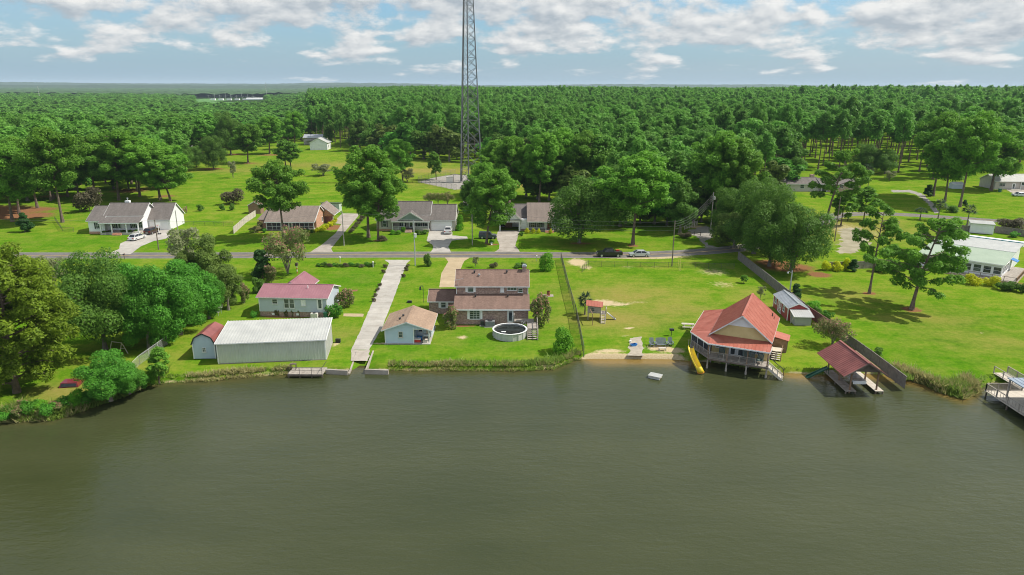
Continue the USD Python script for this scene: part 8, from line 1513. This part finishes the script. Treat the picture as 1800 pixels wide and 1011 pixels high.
# ---------------------------------------------------------------- bank reeds and grasses
reed_m = foliage('bank_reeds', (0.24, 0.25, 0.07), (0.55, 0.50, 0.24), trans=.45); reed_g = foliage('bank_green', (0.11, 0.22, 0.03), (0.30, 0.42, 0.08), trans=.45)
def reeds(label, x0, x1, dens, h0, h1, m, seed, inland=1.2, out=0.25, box=None, name='bank_grass'):
    r = np.random.default_rng(seed); n = int(dens * (x1 - x0)); x = r.uniform(x0, x1, n); keep = (r.random(n) < 0.45) & (meshkit.noise(np.c_[x * .7, x * 0, x * 0 + seed], seed) > 0.22); x = x[keep]; n = len(x)
    off = r.uniform(-out, inland, n); y = shore(x) + off; z = np.where(off < 0.3, WATER_Z - .1, 0.0 - .05) ; hh = 0.72 * r.uniform(h0, h1, n) * (0.6 + .8 * meshkit.noise(np.c_[x * .5, x * 0 + 2, x * 0], seed + 3)); a = r.uniform(0, 2 * PI, n); w = r.uniform(.03, .08, n) * 1.6; ln = r.normal(0, .5, (n, 2)) * hh[:, None]
    p = np.stack([x, y, z], 1); d = np.stack([np.cos(a) * w, np.sin(a) * w, 0 * a], 1); tip = p + np.c_[ln, hh]; v = np.stack([p - d, p + d, tip], 1).reshape(-1, 3)
    pr = usdkit.mesh(stage, numbered('/World/' + name), (v, np.arange(3 * n).reshape(-1, 3)), m); fprim(pr, 'tint', np.repeat(r.random(n), 3)); return tag(pr, label, 'bank grass', kind='stuff')
reeds('straw coloured bank grass below the metal workshop', -43, -30, 420, .35, 1.0, reed_m, 1); reeds('green weeds on the bank below the metal workshop', -46, -30, 130, .3, .9, reed_g, 2)
reeds('mixed bank grass below the brick house yard', -17, 10, 330, .3, .9, reed_m, 3, inland=1.6); reeds('green weeds on the bank below the brick house yard', -17, 10, 260, .25, .85, reed_g, 4, inland=1.8); reeds('tall weeds near the round green shrub', 1.5, 9.5, 220, .5, 1.3, reed_g, 5, inland=2.0)
reeds('rank green plants along the left bank', -62, -46, 520, .6, 1.9, reed_g, 6, inland=2.4, out=.4); reeds('straw coloured reeds at the left bank corner', -62, -51, 330, .6, 1.6, reed_m, 7, inland=1.8, out=.5)
reeds('reed clump at the lake edge right of the boathouse', 52.6, 60.5, 900, .6, 1.7, reed_m, 8, inland=3.2, out=.3); reeds('green weeds in the reed clump right of the boathouse', 52.6, 60.5, 500, .5, 1.3, reed_g, 9, inland=3.4)
reeds('thin grass at the cottage shore', 24, 52, 40, .2, .5, reed_g, 10, inland=1.0); reeds('thin grass along the far right bank', 60, 95, 60, .2, .7, reed_g, 11)
r = np.random.default_rng(4); n = 2600; a0, b0 = G(1480, 600)[:2], G(1585, 668)[:2]; u = r.random(n)[:, None]; p = a0 + (b0 - a0) * u + [0.55, 0] + np.c_[np.abs(r.normal(0, .45, n)), r.normal(0, .1, n)]; hh = r.uniform(.25, .8, n); an = r.uniform(0, 6.3, n); d = np.c_[np.cos(an), np.sin(an), 0 * an] * .07; P3 = np.c_[p, np.zeros(n)]
pr = usdkit.mesh(stage, numbered('/World/bank_grass'), (np.stack([P3 - d, P3 + d, P3 + np.c_[r.normal(0, .12, (n, 2)), hh]], 1).reshape(-1, 3), np.arange(3 * n).reshape(-1, 3)), reed_g); fprim(pr, 'tint', np.repeat(r.random(n), 3)); tag(pr, 'unmown grass strip along the lower wooden fence', 'grass strip', kind='stuff')
